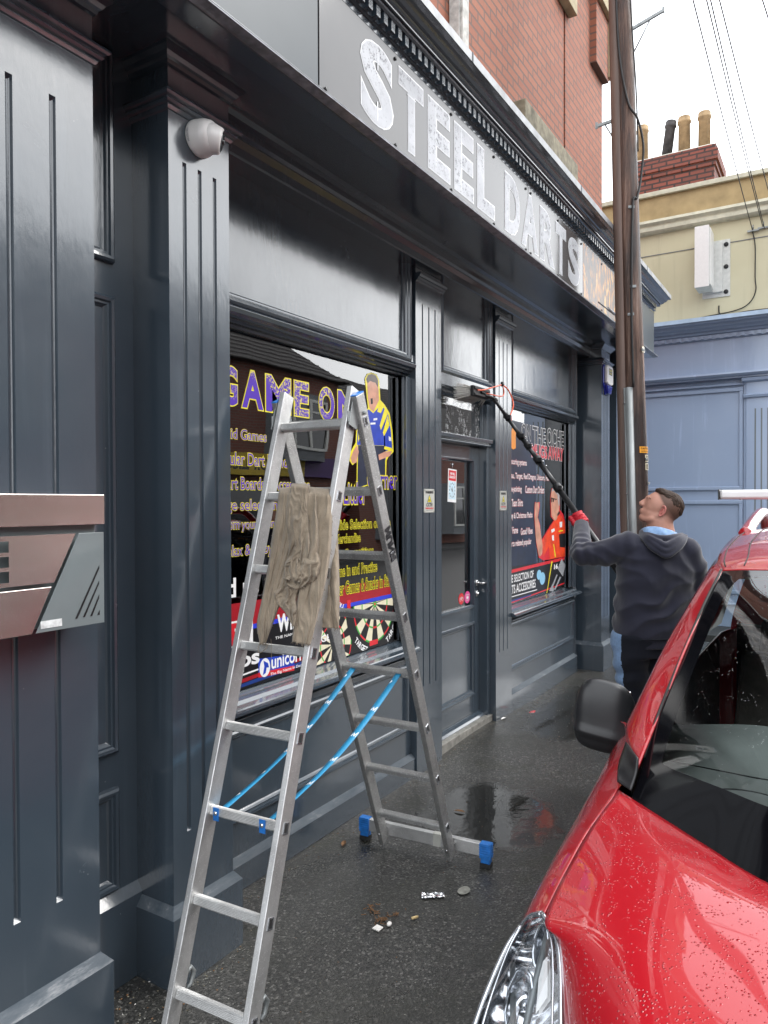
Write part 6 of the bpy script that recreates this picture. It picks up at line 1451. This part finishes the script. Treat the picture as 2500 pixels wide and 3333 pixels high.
c = PZ(0, 1733, 2321); m = MB(); m.tube(catmull([(c.x-.04, c.y+.01, .008), (c.x, c.y-.012, .009), (c.x+.04, c.y-.006, .008), (c.x+.0, c.y+.012, .009), (c.x-.04, c.y+.01, .008)], 6), .004, 6); o = m.build('plastic_loop', 'v_red'); tag(o, 'small red plastic loop on the pavement near the far pilaster', 'litter')
for i, (sx_, sy_, mt, lab) in enumerate(((1119, 2748, 'wood_litter', 'curled orange leaf beside the left foot of the ladder'), (1495, 2645, 'wood_litter', 'thin orange leaf in the puddle behind the ladder'), (1639, 2344, 'paper', 'pale leaf at the foot of the pilaster right of the door'), (1658, 2315, 'wood_litter', 'brown leaf in the corner by the low plinth'))):
    c = PZ(0.02 if sx_ > 1600 else 0, sx_, sy_); m = MB(); zz_ = gz(c.x, c.y)+.006; a = i*1.3+.4
    m.add([(c.x+.035*math.cos(a)*u-.012*math.sin(a)*w, c.y+.035*math.sin(a)*u+.012*math.cos(a)*w, zz_+.006*abs(w)) for u, w in ((-1, 0), (-.4, 1), (.4, .8), (1, 0), (.4, -.8), (-.4, -1), (0, 0))], [(0, 1, 6), (1, 2, 6), (2, 3, 6), (3, 4, 6), (4, 5, 6), (5, 0, 6)]); o = m.build('leaf', mt); tag(o, lab, 'leaf')
# grit gathered along the foot of the shop front and over the pavement: uncountable
m = MB(); random.seed(11)
def bit(x, y, s, mi): 
    z = gz(x, y)+s*.35; a = random.uniform(0, 6.28); k = random.randint(3, 5); m.add([(x+s*math.cos(a+j*6.28/k)*random.uniform(.6, 1.2), y+s*math.sin(a+j*6.28/k)*random.uniform(.6, 1.2), z+random.uniform(-.2, .2)*s) for j in range(k)]+[(x, y, z+s*.5)], [(j, (j+1) % k, k) for j in range(k)], mi)
for i in range(1500):
    x = random.uniform(1.7, 8.2); base_y = 1.97 if x < 2.15 else (2.235 if not 4.36 < x < 5.26 else 2.25); y = base_y-abs(random.gauss(0, .055))-.003; bit(x, y, random.uniform(.0015, .0045), random.choice([0, 0, 0, 0, 2, 3]))
for i in range(900): bit(random.uniform(1.5, 7.5), random.uniform(.85, 2.2), random.uniform(.0012, .004), random.choice([0, 0, 0, 2, 3]))
for i in range(60): x = random.uniform(1.56, 1.8); bit(x, random.uniform(1.85, 2.16), random.uniform(.002, .006), random.choice([0, 0, 3, 3, 2, 1]))
tag(m.build('grit', ['gum', 'paper', 'wood_litter', 'stone', 'v_red']), 'scattered grit and crumbs on the wet pavement', 'grit', kind='stuff')
# ================================================================== RED CAR
YC = -.22
car = thing('parked_car', (2.6, YC, -.1), 'rain spotted red people carrier parked with its bonnet towards the viewer', 'car')
def mirY(p): return (p[0], 2*YC-p[1], p[2])
def crv(P, t):
    n = len(P)-1; f = min(max(t, 0), 1)*n; i = min(int(f), n-1); t = f-i
    p0 = P[max(i-1, 0)] if i > 0 else P[0]*2-P[1]; p1 = P[i]; p2 = P[i+1]; p3 = P[i+2] if i+2 <= n else P[n]*2-P[n-1]
    return .5*((2*p1)+(p2-p0)*t+(2*p0-5*p1+4*p2-p3)*t*t+(3*p1-p0-3*p2+p3)*t**3)
def surf(rows):
    R = [[Vector(p) for p in r] for r in rows]
    return lambda u, v: crv([crv(r, u) for r in R], v)
def full(row): return [*row, *[mirY(p) for p in row[-2::-1]]]
def solid(o, t=.004, off=-1):
    s = o.modifiers.new('thickness', 'SOLIDIFY'); s.thickness = t; s.offset = off; return o
bon = [[(1.953, .486, .966), (1.862, .362, .956), (1.772, .25, .951), (1.662, .12, .951), (1.59, -.05, .953), (1.565, -.22, .954)],
       [(1.76, .503, .936), (1.68, .40, .955), (1.60, .28, .961), (1.51, .12, .964), (1.45, -.05, .967), (1.43, -.22, .968)],
       [(1.46, .509, .873), (1.43, .40, .913), (1.37, .28, .928), (1.31, .12, .934), (1.27, -.05, .938), (1.26, -.22, .940)],
       [(1.405, .464, .848), (1.31, .38, .868), (1.23, .27, .887), (1.17, .12, .897), (1.13, -.05, .901), (1.12, -.22, .902)],
       [(1.31, .425, .775), (1.20, .35, .80), (1.10, .25, .83), (1.04, .12, .845), (1.00, -.05, .85), (.99, -.22, .85)],
       [(1.23, .395, .70), (1.12, .33, .72), (1.03, .24, .75), (.97, .12, .765), (.94, -.05, .77), (.93, -.22, .77)]]
fs_ = surf([full(r) for r in bon])
def crease(u, v):
    p = fs_(u, v); w = min(u, 1-u)*2; return p+Vector((0, 0, .005*math.exp(-((w-.40)/.10)**2)*min(1, v*3)))
m = MB(); m.grid(crease, 96, 60, 0, True); solid(m.build('bonnet', 'red_car_paint', car), .006)
wing = [[(2.32, .500, 1.035), (2.36, .570, .985), (2.38, .622, .90), (2.39, .645, .75), (2.39, .650, .60)],
        [(2.10, .505, .992), (2.14, .565, .950), (2.15, .613, .87), (2.15, .642, .74), (2.15, .648, .60)],
        [(1.957, .492, .963), (1.96, .558, .918), (1.96, .607, .85), (1.96, .638, .74), (1.96, .645, .62)],
        [(1.76, .509, .931), (1.76, .565, .887), (1.76, .607, .815), (1.76, .634, .73), (1.76, .642, .66)],
        [(1.60, .514, .900), (1.60, .565, .858), (1.60, .604, .785), (1.60, .628, .71), (1.60, .636, .665)],
        [(1.462, .516, .868), (1.475, .560, .832), (1.49, .596, .772), (1.49, .620, .69), (1.49, .63, .62)],
        [(1.475, .552, .840), (1.475, .568, .822), (1.45, .600, .750), (1.40, .618, .67), (1.36, .622, .60)]]
for sd_ in (0, 1):
    W_ = [[p if not sd_ else mirY(p) for p in r] for r in wing]
    f = surf(W_[:6]); m = MB(); m.grid(f, 28, 70, 0, True); solid(m.build('wing', 'red_car_paint', car), .005, -1 if not sd_ else 1)
SIL = [(1536, 3333), (1681, 3018), (1724, 2917), (1764, 2852), (1854, 2700), (1900, 2611), (1936, 2535), (1994, 2445), (2041, 2347), (2095, 2235), (2153, 2119), (2218, 2000), (2256, 1939), (2295, 1869), (2347, 1806), (2389, 1758), (2437, 1714), (2560, 1640)]
def tuck(p):
    # keep the far side of the body behind the measured outline of the wing and pillar
    p = Vector(p)
    for _ in range(80):
        d = p-CAM; z = d.dot(FW); sx_, sy_ = 1250+FPX*d.dot(RT)/z, 1666.5-FPX*d.dot(UP)/z
        if sy_ > 3333: break
        for a, b_ in zip(SIL, SIL[1:]):
            if a[1] >= sy_ >= b_[1]: s_ = a[0]+(b_[0]-a[0])*(a[1]-sy_)/(a[1]-b_[1]); break
        else: break
        if sx_ >= s_+2: break
        p.y -= .003
    return p
# lower body, doors, sides, tail
def ztop(x): return .99-.02*abs(x-3.2)
def zlow(x, w):
    for c in (1.62, 4.25):
        if abs(x-c) < .36: return max(.22, .21+math.sqrt(.36**2-(x-c)**2)+.0)
    return .22
for sd_ in (0, 1):
    k = 1 if not sd_ else -1
    def side(u, v, k=k):
        x = 2.392+(4.95-2.392)*u; z0 = zlow(x, 0); z1 = ztop(x)+.0; z = z1+(z0-z1)*v; b_ = .65-.075*max(0, (z-.72)/.25)**1.5-.035*max(0, (.5-z)/.3)**2-.10*max(0, (x-4.6)/.35)**2; pp = tuck((x, b_, z)); return Vector((x, YC+k*(pp.y-YC), z))
    m = MB(); m.grid(side, 120, 24, 0, True); solid(m.build('body_side', 'red_car_paint', car), .005, k*-1)
    def sidef(u, v, k=k):
        x = 1.36+(2.392-1.36)*u; z0 = zlow(x, 0); z1 = .62 if x > 1.5 else .60; z1 = max(z1, z0+.01); z = z1+(z0-z1)*v; return Vector((x, YC+k*(.648-.02*max(0, (1.9-x)/.5)-.03*max(0, (.5-z)/.3)**2-YC), z))
    m = MB(); m.grid(sidef, 60, 10, 0, True); solid(m.build('lower_wing', 'red_car_paint', car), .005, k*-1)
    # side glass and roof rail
    gl = [[(2.45, .560, 1.03), (2.75, .475, 1.40), (2.95, .440, 1.475)], [(3.3, .63, .985), (3.3, .475, 1.44), (3.3, .425, 1.525)], [(4.2, .63, .985), (4.2, .475, 1.45), (4.2, .42, 1.545)], [(4.85, .60, .98), (4.75, .47, 1.40), (4.7, .42, 1.50)]]
    gl = [[tuple(tuck(p)) for p in r] for r in gl]; G_ = [[p if k > 0 else mirY(p) for p in r] for r in gl]; m = MB(); m.grid(surf(G_), 10, 40, 0, True); m.build('side_window', 'frit', car)
    m = MB(); rl = [Vector((3.75, .365, 1.565)), Vector((4.0, .365, 1.600)), Vector((4.35, .362, 1.640)), Vector((4.6, .36, 1.650)), Vector((4.75, .36, 1.63)), Vector((4.9, .36, 1.53))]
    rl = [p if k > 0 else Vector(mirY(p)) for p in rl]; m.tube(catmull(rl, 8), .030, 12); m.build('roof_rail', 'red_car_paint', car)
# A pillars
Gp = [(1.985, .447, 1.022), (2.16, .420, 1.140), (2.31, .392, 1.262), (2.467, .365, 1.366), (2.69, .331, 1.488)]
Rp = [(2.09, .493, 1.045), (2.235, .470, 1.155), (2.40, .438, 1.272), (2.56, .408, 1.378), (2.80, .372, 1.490)]
Op = [(2.20, .528, 1.060), (2.305, .503, 1.158), (2.44, .468, 1.255), (2.60, .438, 1.352), (2.86, .404, 1.460)]
Sp = [(2.35, .580, 1.030), (2.42, .555, 1.120), (2.55, .515, 1.23), (2.72, .475, 1.33), (2.97, .438, 1.44)]
Op = [tuple(tuck(p)) for p in Op]; Sp = [tuple(tuck(p)) for p in Sp]
rows = [[g, r, o, s] for g, r, o, s in zip(Gp, Rp, Op, Sp)]
for k in (1, -1):
    Q = [[p if k > 0 else mirY(p) for p in r] for r in rows]; f = surf(Q); m = MB(); m.grid(f, 18, 50, 0, True); solid(m.build('windscreen_pillar', 'red_car_paint', car), .006, -k)
    # ridge capping between wing and pillar
    Q = [[(1.957, .490, .966), (2.02, .500, .985), (2.12, .510, .998), (2.32, .502, 1.036)], [(1.985, .447, 1.022), (2.09, .493, 1.045), (2.20, .528, 1.060), (2.35, .580, 1.030)]]
    Q = [[p if k > 0 else mirY(p) for p in r] for r in Q]; m = MB(); m.grid(surf(Q), 16, 6, 0, True); m.build('scuttle_corner', 'red_car_paint', car)
    Q = [[(1.940, .452, .962), (1.960, .492, .974)], [(1.975, .447, 1.000), (2.02, .503, 1.000)], [(1.99, .449, 1.032), (2.075, .497, 1.044)]]
    Q = [[(a, b_, c+.014) for a, b_, c in r] for r in Q]; Q = [[p if k > 0 else mirY(p) for p in r] for r in Q]; m = MB(); m.grid(surf(Q), 8, 12, 0, True); solid(m.build('corner_trim', 'black_plastic', car), .006, -k)
# windscreen
ws = [[(1.945, .452, .951), (1.868, .355, .944), (1.782, .246, .940), (1.672, .118, .940), (1.60, -.05, .942), (1.575, -.22, .943)],
      [(2.16, .420, 1.137), (2.09, .335, 1.143), (2.00, .225, 1.148), (1.91, .10, 1.150), (1.85, -.05, 1.152), (1.83, -.22, 1.153)],
      [(2.467, .365, 1.363), (2.40, .290, 1.370), (2.32, .19, 1.375), (2.25, .08, 1.378), (2.21, -.06, 1.380), (2.19, -.22, 1.381)],
      [(2.69, .331, 1.485), (2.67, .27, 1.492), (2.65, .18, 1.497), (2.63, .07, 1.501), (2.62, -.06, 1.503), (2.61, -.22, 1.505)]]
wf_ = surf([full(r) for r in ws]); m = MB(); NU, NV = 140, 110
def limu(v): return (.052+.018*v+.030*max(0, (v-.75)/.2)**2)
def limv(u): w = min(u, 1-u); return .150+.030*min(1, w/.3)+.05*max(0, 1-w/.09)**2
TOPV = .955
def clear(a, b_):
    v0 = TOPV*b_+.15*(1-b_); u = limu(v0)+(1-2*limu(v0))*a; v = limv(u)+(TOPV-.03*max(0, 1-min(a, 1-a)/.08)**2-limv(u))*b_; return wf_(u, v)
m = MB(); m.grid(clear, 120, 80, 0, True); g1 = m.build('windscreen', 'screen_glass', car)
m = MB()
def uv_clear(a, b_):
    v0 = TOPV*b_+.15*(1-b_); u = limu(v0)+(1-2*limu(v0))*a; return u, limv(u)+(TOPV-.03*max(0, 1-min(a, 1-a)/.08)**2-limv(u))*b_
def lerp2(p, q_, t): return wf_(p[0]+(q_[0]-p[0])*t, p[1]+(q_[1]-p[1])*t)
m.grid(lambda a, t: lerp2((a, 0), uv_clear(a, 0), t), 120, 10, 0, True); m.grid(lambda a, t: lerp2(uv_clear(a, 1), (a, 1), t), 120, 4, 0, True)
m.grid(lambda t, b_: lerp2((0, b_), uv_clear(0, b_), t), 6, 80, 0, True); m.grid(lambda t, b_: lerp2(uv_clear(1, b_), (1, b_), t), 6, 80, 0, True)
m.build('black_border', 'frit', g1)
m = MB(); e = [wf_(0, v/20)+Vector((.002, .003, .003)) for v in range(3, 21)]; m.tube(e, .0045, 6); e = [wf_(1, v/20)+Vector((.002, -.003, .003)) for v in range(3, 21)]; m.tube(e, .0045, 6); m.build('screen_seal', 'black_rubber', g1)
# clips on the glass
m = MB(); c = wf_(.068, .60); m.grid(lambda u, v: wf_(.040+.013*math.cos(6.283*u)*v, .46+.045*math.sin(6.283*u)*v)+Vector((.004, 0, -.003)), 20, 3, 0, True, True); m.build('permit_holder', 'mirror_shell', g1)
# roof
rf = [[(2.69, .331, 1.487), (2.67, .27, 1.494), (2.65, .18, 1.499), (2.63, .07, 1.503), (2.62, -.06, 1.505), (2.61, -.22, 1.507)],
      [(2.86, .366, 1.508), (2.84, .27, 1.525), (2.82, .18, 1.532), (2.81, .07, 1.536), (2.80, -.06, 1.540), (2.80, -.22, 1.541)],
      [(3.20, .385, 1.540), (3.20, .29, 1.562), (3.20, .19, 1.570), (3.20, .07, 1.575), (3.20, -.06, 1.580), (3.20, -.22, 1.582)],
      [(3.90, .39, 1.57), (3.90, .29, 1.59), (3.90, .19, 1.60), (3.90, .07, 1.605), (3.90, -.06, 1.61), (3.90, -.22, 1.612)],
      [(4.75, .37, 1.53), (4.78, .28, 1.555), (4.80, .19, 1.565), (4.82, .07, 1.57), (4.83, -.06, 1.575), (4.84, -.22, 1.577)]]
f = surf([full(r) for r in rf]); m = MB(); m.grid(f, 60, 60, 0, True); roof = solid(m.build('roof', 'red_car_paint', car), .006, -1)
for k in (1, -1):
    Q = [[(2.69, .331, 1.487), (2.80, .372, 1.492), (2.86, .404, 1.462), (2.97, .438, 1.442)], [(2.86, .366, 1.508), (2.93, .388, 1.505), (2.98, .412, 1.480), (3.05, .436, 1.458)], [(3.20, .385, 1.540), (3.22, .402, 1.530), (3.23, .420, 1.510), (3.24, .432, 1.49)], [(3.90, .39, 1.57), (3.90, .41, 1.56), (3.9, .425, 1.54), (3.9, .435, 1.52)], [(4.75, .37, 1.53), (4.75, .39, 1.52), (4.75, .41, 1.50), (4.75, .42, 1.48)]]
    Q = [[tuple(tuck(p)) for p in r] for r in Q]; Q = [[p if k > 0 else mirY(p) for p in r] for r in Q]; m = MB(); m.grid(surf(Q), 12, 50, 0, True); solid(m.build('cant_rail', 'red_car_paint', car), .006, -k)
m = MB()
for ys in (.305, .215): m.tube([(x, (ys if ys > .25 else .215-.06*(x-2.66)/1), 0) for x in (0, 1)][:0] or [f((.331-ys)/(.331-YC)/2*.98, v/14)+Vector((0, 0, .0012)) for v in range(1, 14)], .0022, 5)
m.build('roof_seam', 'black_rubber', roof)
# crossbars
for xb in (3.32, 4.1):
    m = MB(); m.box(xb-.035, xb+.035, 2*YC-.42, .415, 1.725, 1.763); cb = m.build('roof_bar', 'paintless_alu', car, bevel=.010) if 'paintless_alu' in MATS else m.build('roof_bar', 'galvanised', car, bevel=.010)
    m = MB()
    for y in (.416, 2*YC-.421): m.box(xb-.036, xb+.036, y, y+.005, 1.723, 1.765)
    for y in (.14, 2*YC-.14): m.beam((xb, y, 1.58), (xb, y, 1.724), .05, .03, (1, 0, 0))
    m.build('bar_end', 'black_plastic', cb)
# tail and front
m = MB(); m.grid(surf([full([(4.75, .37, 1.53), (4.78, .28, 1.555), (4.80, .19, 1.565), (4.82, .07, 1.57), (4.83, -.06, 1.575), (4.84, -.22, 1.577)]), full([(4.92, .55, 1.0), (4.98, .4, 1.0), (5.0, .25, 1.0), (5.02, .1, 1.0), (5.03, -.06, 1.0), (5.03, -.22, 1.0)]), full([(4.95, .55, .6), (5.03, .4, .6), (5.06, .25, .6), (5.08, .1, .6), (5.09, -.06, .6), (5.09, -.22, .6)]), full([(4.95, .55, .25), (5.0, .4, .25), (5.03, .25, .25), (5.05, .1, .25), (5.06, -.06, .25), (5.06, -.22, .25)])]), 40, 30, 0, True); m.build('tailgate', 'red_car_paint', car)
bz = [(.70, 0.0), (.62, -.03), (.45, -.05), (.24, .0)]
rows = []
for z, dx in bz: rows.append(full([(1.50+dx*.2, .628, min(z, .62)), (1.30+dx, .612, z-.04), (1.12+dx, .53, z-.04), (1.0+dx, .36, z), (.94+dx, .12, z+.02), (.92+dx, -.22, z+.03)]))
m = MB(); m.grid(surf(rows), 60, 30, 0, True); bp = solid(m.build('front_bumper', 'red_car_paint', car), .006, 1)
m = MB(); m.grid(surf([full([(1.235, .395, .698), (1.12, .32, .700), (1.0, .22, .712), (.955, .10, .722), (.93, -.05, .73), (.92, -.22, .735)]), full([(1.20, .40, .66), (1.10, .32, .66), (.99, .22, .68), (.94, .10, .70), (.915, -.05, .70), (.905, -.22, .71)])]), 40, 4, 0, True); m.build('grille', 'black_plastic', bp)
# headlamps
for k in (1, -1):
    inn = [(1.462, .520, .868), (1.425, .478, .852), (1.375, .452, .820), (1.318, .432, .775), (1.26, .412, .725), (1.20, .392, .675)]
    mid = [(1.475, .548, .848), (1.425, .530, .830), (1.365, .518, .790), (1.295, .505, .745), (1.225, .490, .695), (1.16, .465, .645)]
    outr = [(1.490, .575, .812), (1.455, .594, .778), (1.395, .602, .740), (1.315, .602, .700), (1.225, .590, .655), (1.14, .560, .615)]
    top = [(1.476, .535, .860), (1.480, .548, .850), (1.487, .562, .835)]
    rows = [[a, b_, c] for a, b_, c in zip(inn, mid, outr)]
    Q = [[p if k > 0 else mirY(p) for p in r] for r in rows]; f = surf(Q)
    hd0 = bpy.data.objects.new('headlight', None); COL.objects.link(hd0); put(hd0, car); hd0.location = Vector(hd0.location)+Vector((1.3, .5 if k > 0 else 2*YC-.5, .75))
    def n_at(u, v): 
        a = f(min(u+.02, 1), v)-f(max(u-.02, 0), v); b_ = f(u, min(v+.02, 1))-f(u, max(v-.02, 0)); n = a.cross(b_).normalized(); return n if n.z > 0 else -n
    m = MB(); m.grid(lambda u, v: f(u, v)+n_at(u, v)*(.010*math.sin(math.pi*u)*math.sin(math.pi*min(1, v+.1))), 24, 48, 0, True); m.build('lens', 'lamp_glass', hd0)
    m = MB()
    for uu in (0.0, 1.0): m.tube([f(uu, v/30)+n_at(uu, v/30)*.0 for v in range(31)], .0055, 8)
    m.tube([f(u/10, 0)+Vector((0, 0, -.001)) for u in range(11)], .0055, 8); m.tube([f(.10, v/30)+n_at(.1, v/30)*.002 for v in range(2, 31)], .0030, 6); m.tube([f(.90, v/30)+n_at(.9, v/30)*.002 for v in range(2, 31)], .0034, 6); m.build('lens_rim', 'lamp_chrome', hd0)
    def back(u, v): return f(u, v)-n_at(u, v)*(.006+.050*math.sin(math.pi*u)**.7*min(1, v*4)+.004*math.sin(v*60))
    m = MB(); m.grid(back, 30, 60, 0, True); m.build('reflector_shell', 'lamp_reflector', hd0)
    def bowl(u0, v0, ru, rv, dep, nm, mt, facet=True):
        m = MB(); c = f(u0, v0); n = n_at(u0, v0); ax_ = (n*.5+Vector((-1, .15*k, .25)).normalized()*.8).normalized(); e1 = (Vector((0, 1, 0))-ax_*ax_.y).normalized(); e2 = ax_.cross(e1)
        N, M_ = 18, 7; vs = []
        for j in range(M_+1):
            r = j/M_
            for i in range(N): a = 6.283*i/N; jit = (.0035 if (i+j) % 2 else 0) if facet else 0; vs.append(c-n*.018+e1*math.cos(a)*r*ru+e2*math.sin(a)*r*rv-ax_*(dep*(1-r*r)+jit))
        m.add(vs, [(j*N+i, j*N+(i+1) % N, (j+1)*N+(i+1) % N, (j+1)*N+i) for j in range(M_) for i in range(N)], 0, not facet); b0 = m.build(nm, mt, hd0)
        m = MB(); m.tube([vs[M_*N+i % N] for i in range(N+1)], .004, 8); m.tube([c-n*.018-ax_*dep*.9, c-n*.018-ax_*dep*.35], .009, 10); m.build('lamp_ring', 'lamp_chrome', b0)
    bowl(.62, .50, .030, .062, .035, 'main_reflector', 'lamp_reflector'); bowl(.50, .86, .045, .05, .04, 'dipped_reflector', 'lamp_reflector')
    bowl(.40, .22, .016, .040, .02, 'side_reflector', 'lamp_chrome', False)
    m = MB(); q = [f(.22, .30), f(.34, .34), f(.34, .56), f(.20, .50)]; q = [p-n_at(.3, .4)*.010 for p in q]; m.add(q, [(0, 1, 2, 3)]); m.add([p-n_at(.3, .4)*.012 for p in q], [(0, 1, 2, 3)]); m.build('indicator_panel', 'white_plastic', hd0)
    m = MB(); m.tube([f(.12, .12)-n_at(.2, .1)*.012, f(.40, .42)-n_at(.4, .4)*.012, f(.48, .70)-n_at(.4, .6)*.014, f(.30, .98)-n_at(.3, .9)*.01], .007, 8); m.tube([f(.85, .30)-n_at(.8, .3)*.012, f(.55, .72)-n_at(.5, .7)*.016, f(.35, .80)-n_at(.4, .8)*.016], .006, 8); m.build('divider', 'galvanised', hd0)
# door mirror
for k in (1, -1):
    c = Vector((2.52, .668 if k > 0 else 2*YC-.668, .992)); m = MB()
    def mf(u, v, k=k, c=c):
        a = 2*math.pi*u; p = math.pi*v; s_ = lambda x, e: math.copysign(abs(x)**e, x)
        sx_ = s_(math.sin(p), .62)*s_(math.cos(a), .8); sy_ = s_(math.sin(p), .62)*s_(math.sin(a), .62); sz_ = s_(math.cos(p), .70)
        x = .052*sx_*(1-.15*sz_); y = (.098+.010*sz_*-1)*sy_; z = .120*sz_
        if z < -.045: y -= -.020*((-.045-z)/.08)*-1*k*-1
        x += .012*math.exp(-((z+.055)/.012)**2)*(-1 if sx_ < 0 else 0)
        return c+Vector((x-.02*sy_*k*-1*-1, y*1.0, z+.018*sy_*k))
    m.grid(mf, 48, 32, 0, True, True); mr = m.build('door_mirror', 'mirror_shell', car) if 'mirror_shell' in MATS else m.build('door_mirror', 'carbon', car)
    m = MB(); m.tube([c+Vector((.02, -.04*k, -.085)), c+Vector((.02, -.09*k, -.07)), c+Vector((.0, -.12*k, -.05))], [.022, .024, .026], 14); m.build('mirror_arm', 'black_plastic', mr)
    m = MB(); m.box(c.x+.046, c.x+.056, c.y-.070, c.y+.070, c.z-.080, c.z+.080); m.build('mirror_glass', 'chrome', mr, bevel=.004)
# wheels
for x in (1.62, 4.25):
    for k in (1, -1):
        yy = YC+k*(.655-YC-.02); m = MB(); m.lathe([(.20, -.19*k), (.285, -.19*k), (.305, -.17*k), (.305, -.03*k), (.285, 0), (.20, -.005*k)], (x, yy, .205), (0, 1, 0), 40); wh = m.build('wheel', 'tyre', car)
        m = MB(); m.lathe([(.205, -.02*k), (.19, -.006*k), (.17, -.03*k), (.06, -.02*k), (.05, -.004*k), (.01, -.004*k)], (x, yy, .205), (0, 1, 0), 32)
        for i in range(7): a = i*6.283/7; m.beam(Vector((x+.05*math.cos(a), yy-.006*k, .205+.05*math.sin(a))), Vector((x+.185*math.cos(a), yy-.008*k, .205+.185*math.sin(a))), .03, .012, (0, 1, 0))
        m.build('wheel_trim', 'galvanised', wh)
# cabin
m = MB(); dsh = [[(1.80, .44, .90), (1.75, .2, .90), (1.64, -.05, .90), (1.63, -.22, .90)], [(2.12, .43, .965), (2.10, .2, .965), (2.05, -.05, .965), (2.03, -.22, .965)], [(2.42, .45, 1.0), (2.52, .2, 1.01), (2.50, -.05, 1.0), (2.48, -.22, .995)], [(2.46, .46, .96), (2.57, .2, .96), (2.56, -.05, .95), (2.54, -.22, .95)], [(2.46, .46, .5), (2.50, .2, .5), (2.50, -.05, .5), (2.50, -.22, .5)]]
m.grid(surf([full(r) for r in dsh]), 60, 40, 0, True)
dd = m.build('dashboard', 'dash', car)
m = MB(); c = Vector((2.06, .19, .968)); m.tube([c+Vector((.055*math.cos(k/24*6.283), .085*math.sin(k/24*6.283), .0)) for k in range(25)], .0018, 5); m.tube([c+Vector((.14, -.30, .012)), c+Vector((.13, 0, .012)), c+Vector((.15, .22, .012))], .0018, 5); m.build('dash_seam', 'black_rubber', dd)
m = MB(); m.box(1.7, 4.8, 2*YC-.55, .55, .12, .16); m.box(4.70, 4.78, 2*YC-.5, .5, .16, 1.0); m.build('cabin_floor', 'seat_cloth', car)
for yk in (.12, -.56):
    for xk in (2.95, 3.85):
        m = MB(); m.box(xk-.50, xk+.05, yk-.24, yk+.24, .35, .58); m.add([(xk, yk-.24, .5), (xk, yk+.24, .5), (xk+.13, yk+.24, .5), (xk+.13, yk-.24, .5), (xk+.20, yk-.20, 1.13), (xk+.20, yk+.20, 1.13), (xk+.28, yk+.20, 1.13), (xk+.28, yk-.20, 1.13)], [(0, 1, 5, 4), (1, 2, 6, 5), (2, 3, 7, 6), (3, 0, 4, 7), (4, 5, 6, 7)]); m.sph((xk+.26, yk, 1.24), (.05, .12, .085), 16, 10); m.build('seat', 'seat_cloth', car, bevel=.03)
m = MB(); c = Vector((2.62, -.56, .98)); axw = Vector((-.9, 0, -.45)).normalized(); e1 = Vector((0, 1, 0)); e2 = axw.cross(e1); m.tube([c+e1*.18*math.cos(k/32*6.283)+e2*.18*math.sin(k/32*6.283) for k in range(33)], .014, 10); m.tube([c, c+Vector((-.25, 0, -.12))], .03, 10); m.tube([c-e1*.17, c+e1*.17], .016, 8); m.build('steering_wheel', 'black_plastic', car)
for k in (1, -1):
    Q = [[(p[0]+.02, p[1]-.022, p[2]-.02) for p in Gp], [(p[0]+.05, p[1]-.035, p[2]-.03) for p in Rp], [(p[0]+.03, p[1]-.03, p[2]-.03) for p in Sp]]
    Q = [[p if k > 0 else mirY(p) for p in r] for r in Q]; m = MB(); m.grid(surf(Q), 30, 8, 0, True); m.build('pillar_trim', 'dash', car)
    m = MB(); m.box(2.62, 4.7, (YC+k*(.60-YC))-.01, (YC+k*(.60-YC))+.01, .2, .93); m.build('door_lining', 'seat_cloth', car)
m = MB(); m.box(2.75, 4.7, 2*YC-.33, .33, 1.455, 1.47); m.build('headlining', 'dash', car)
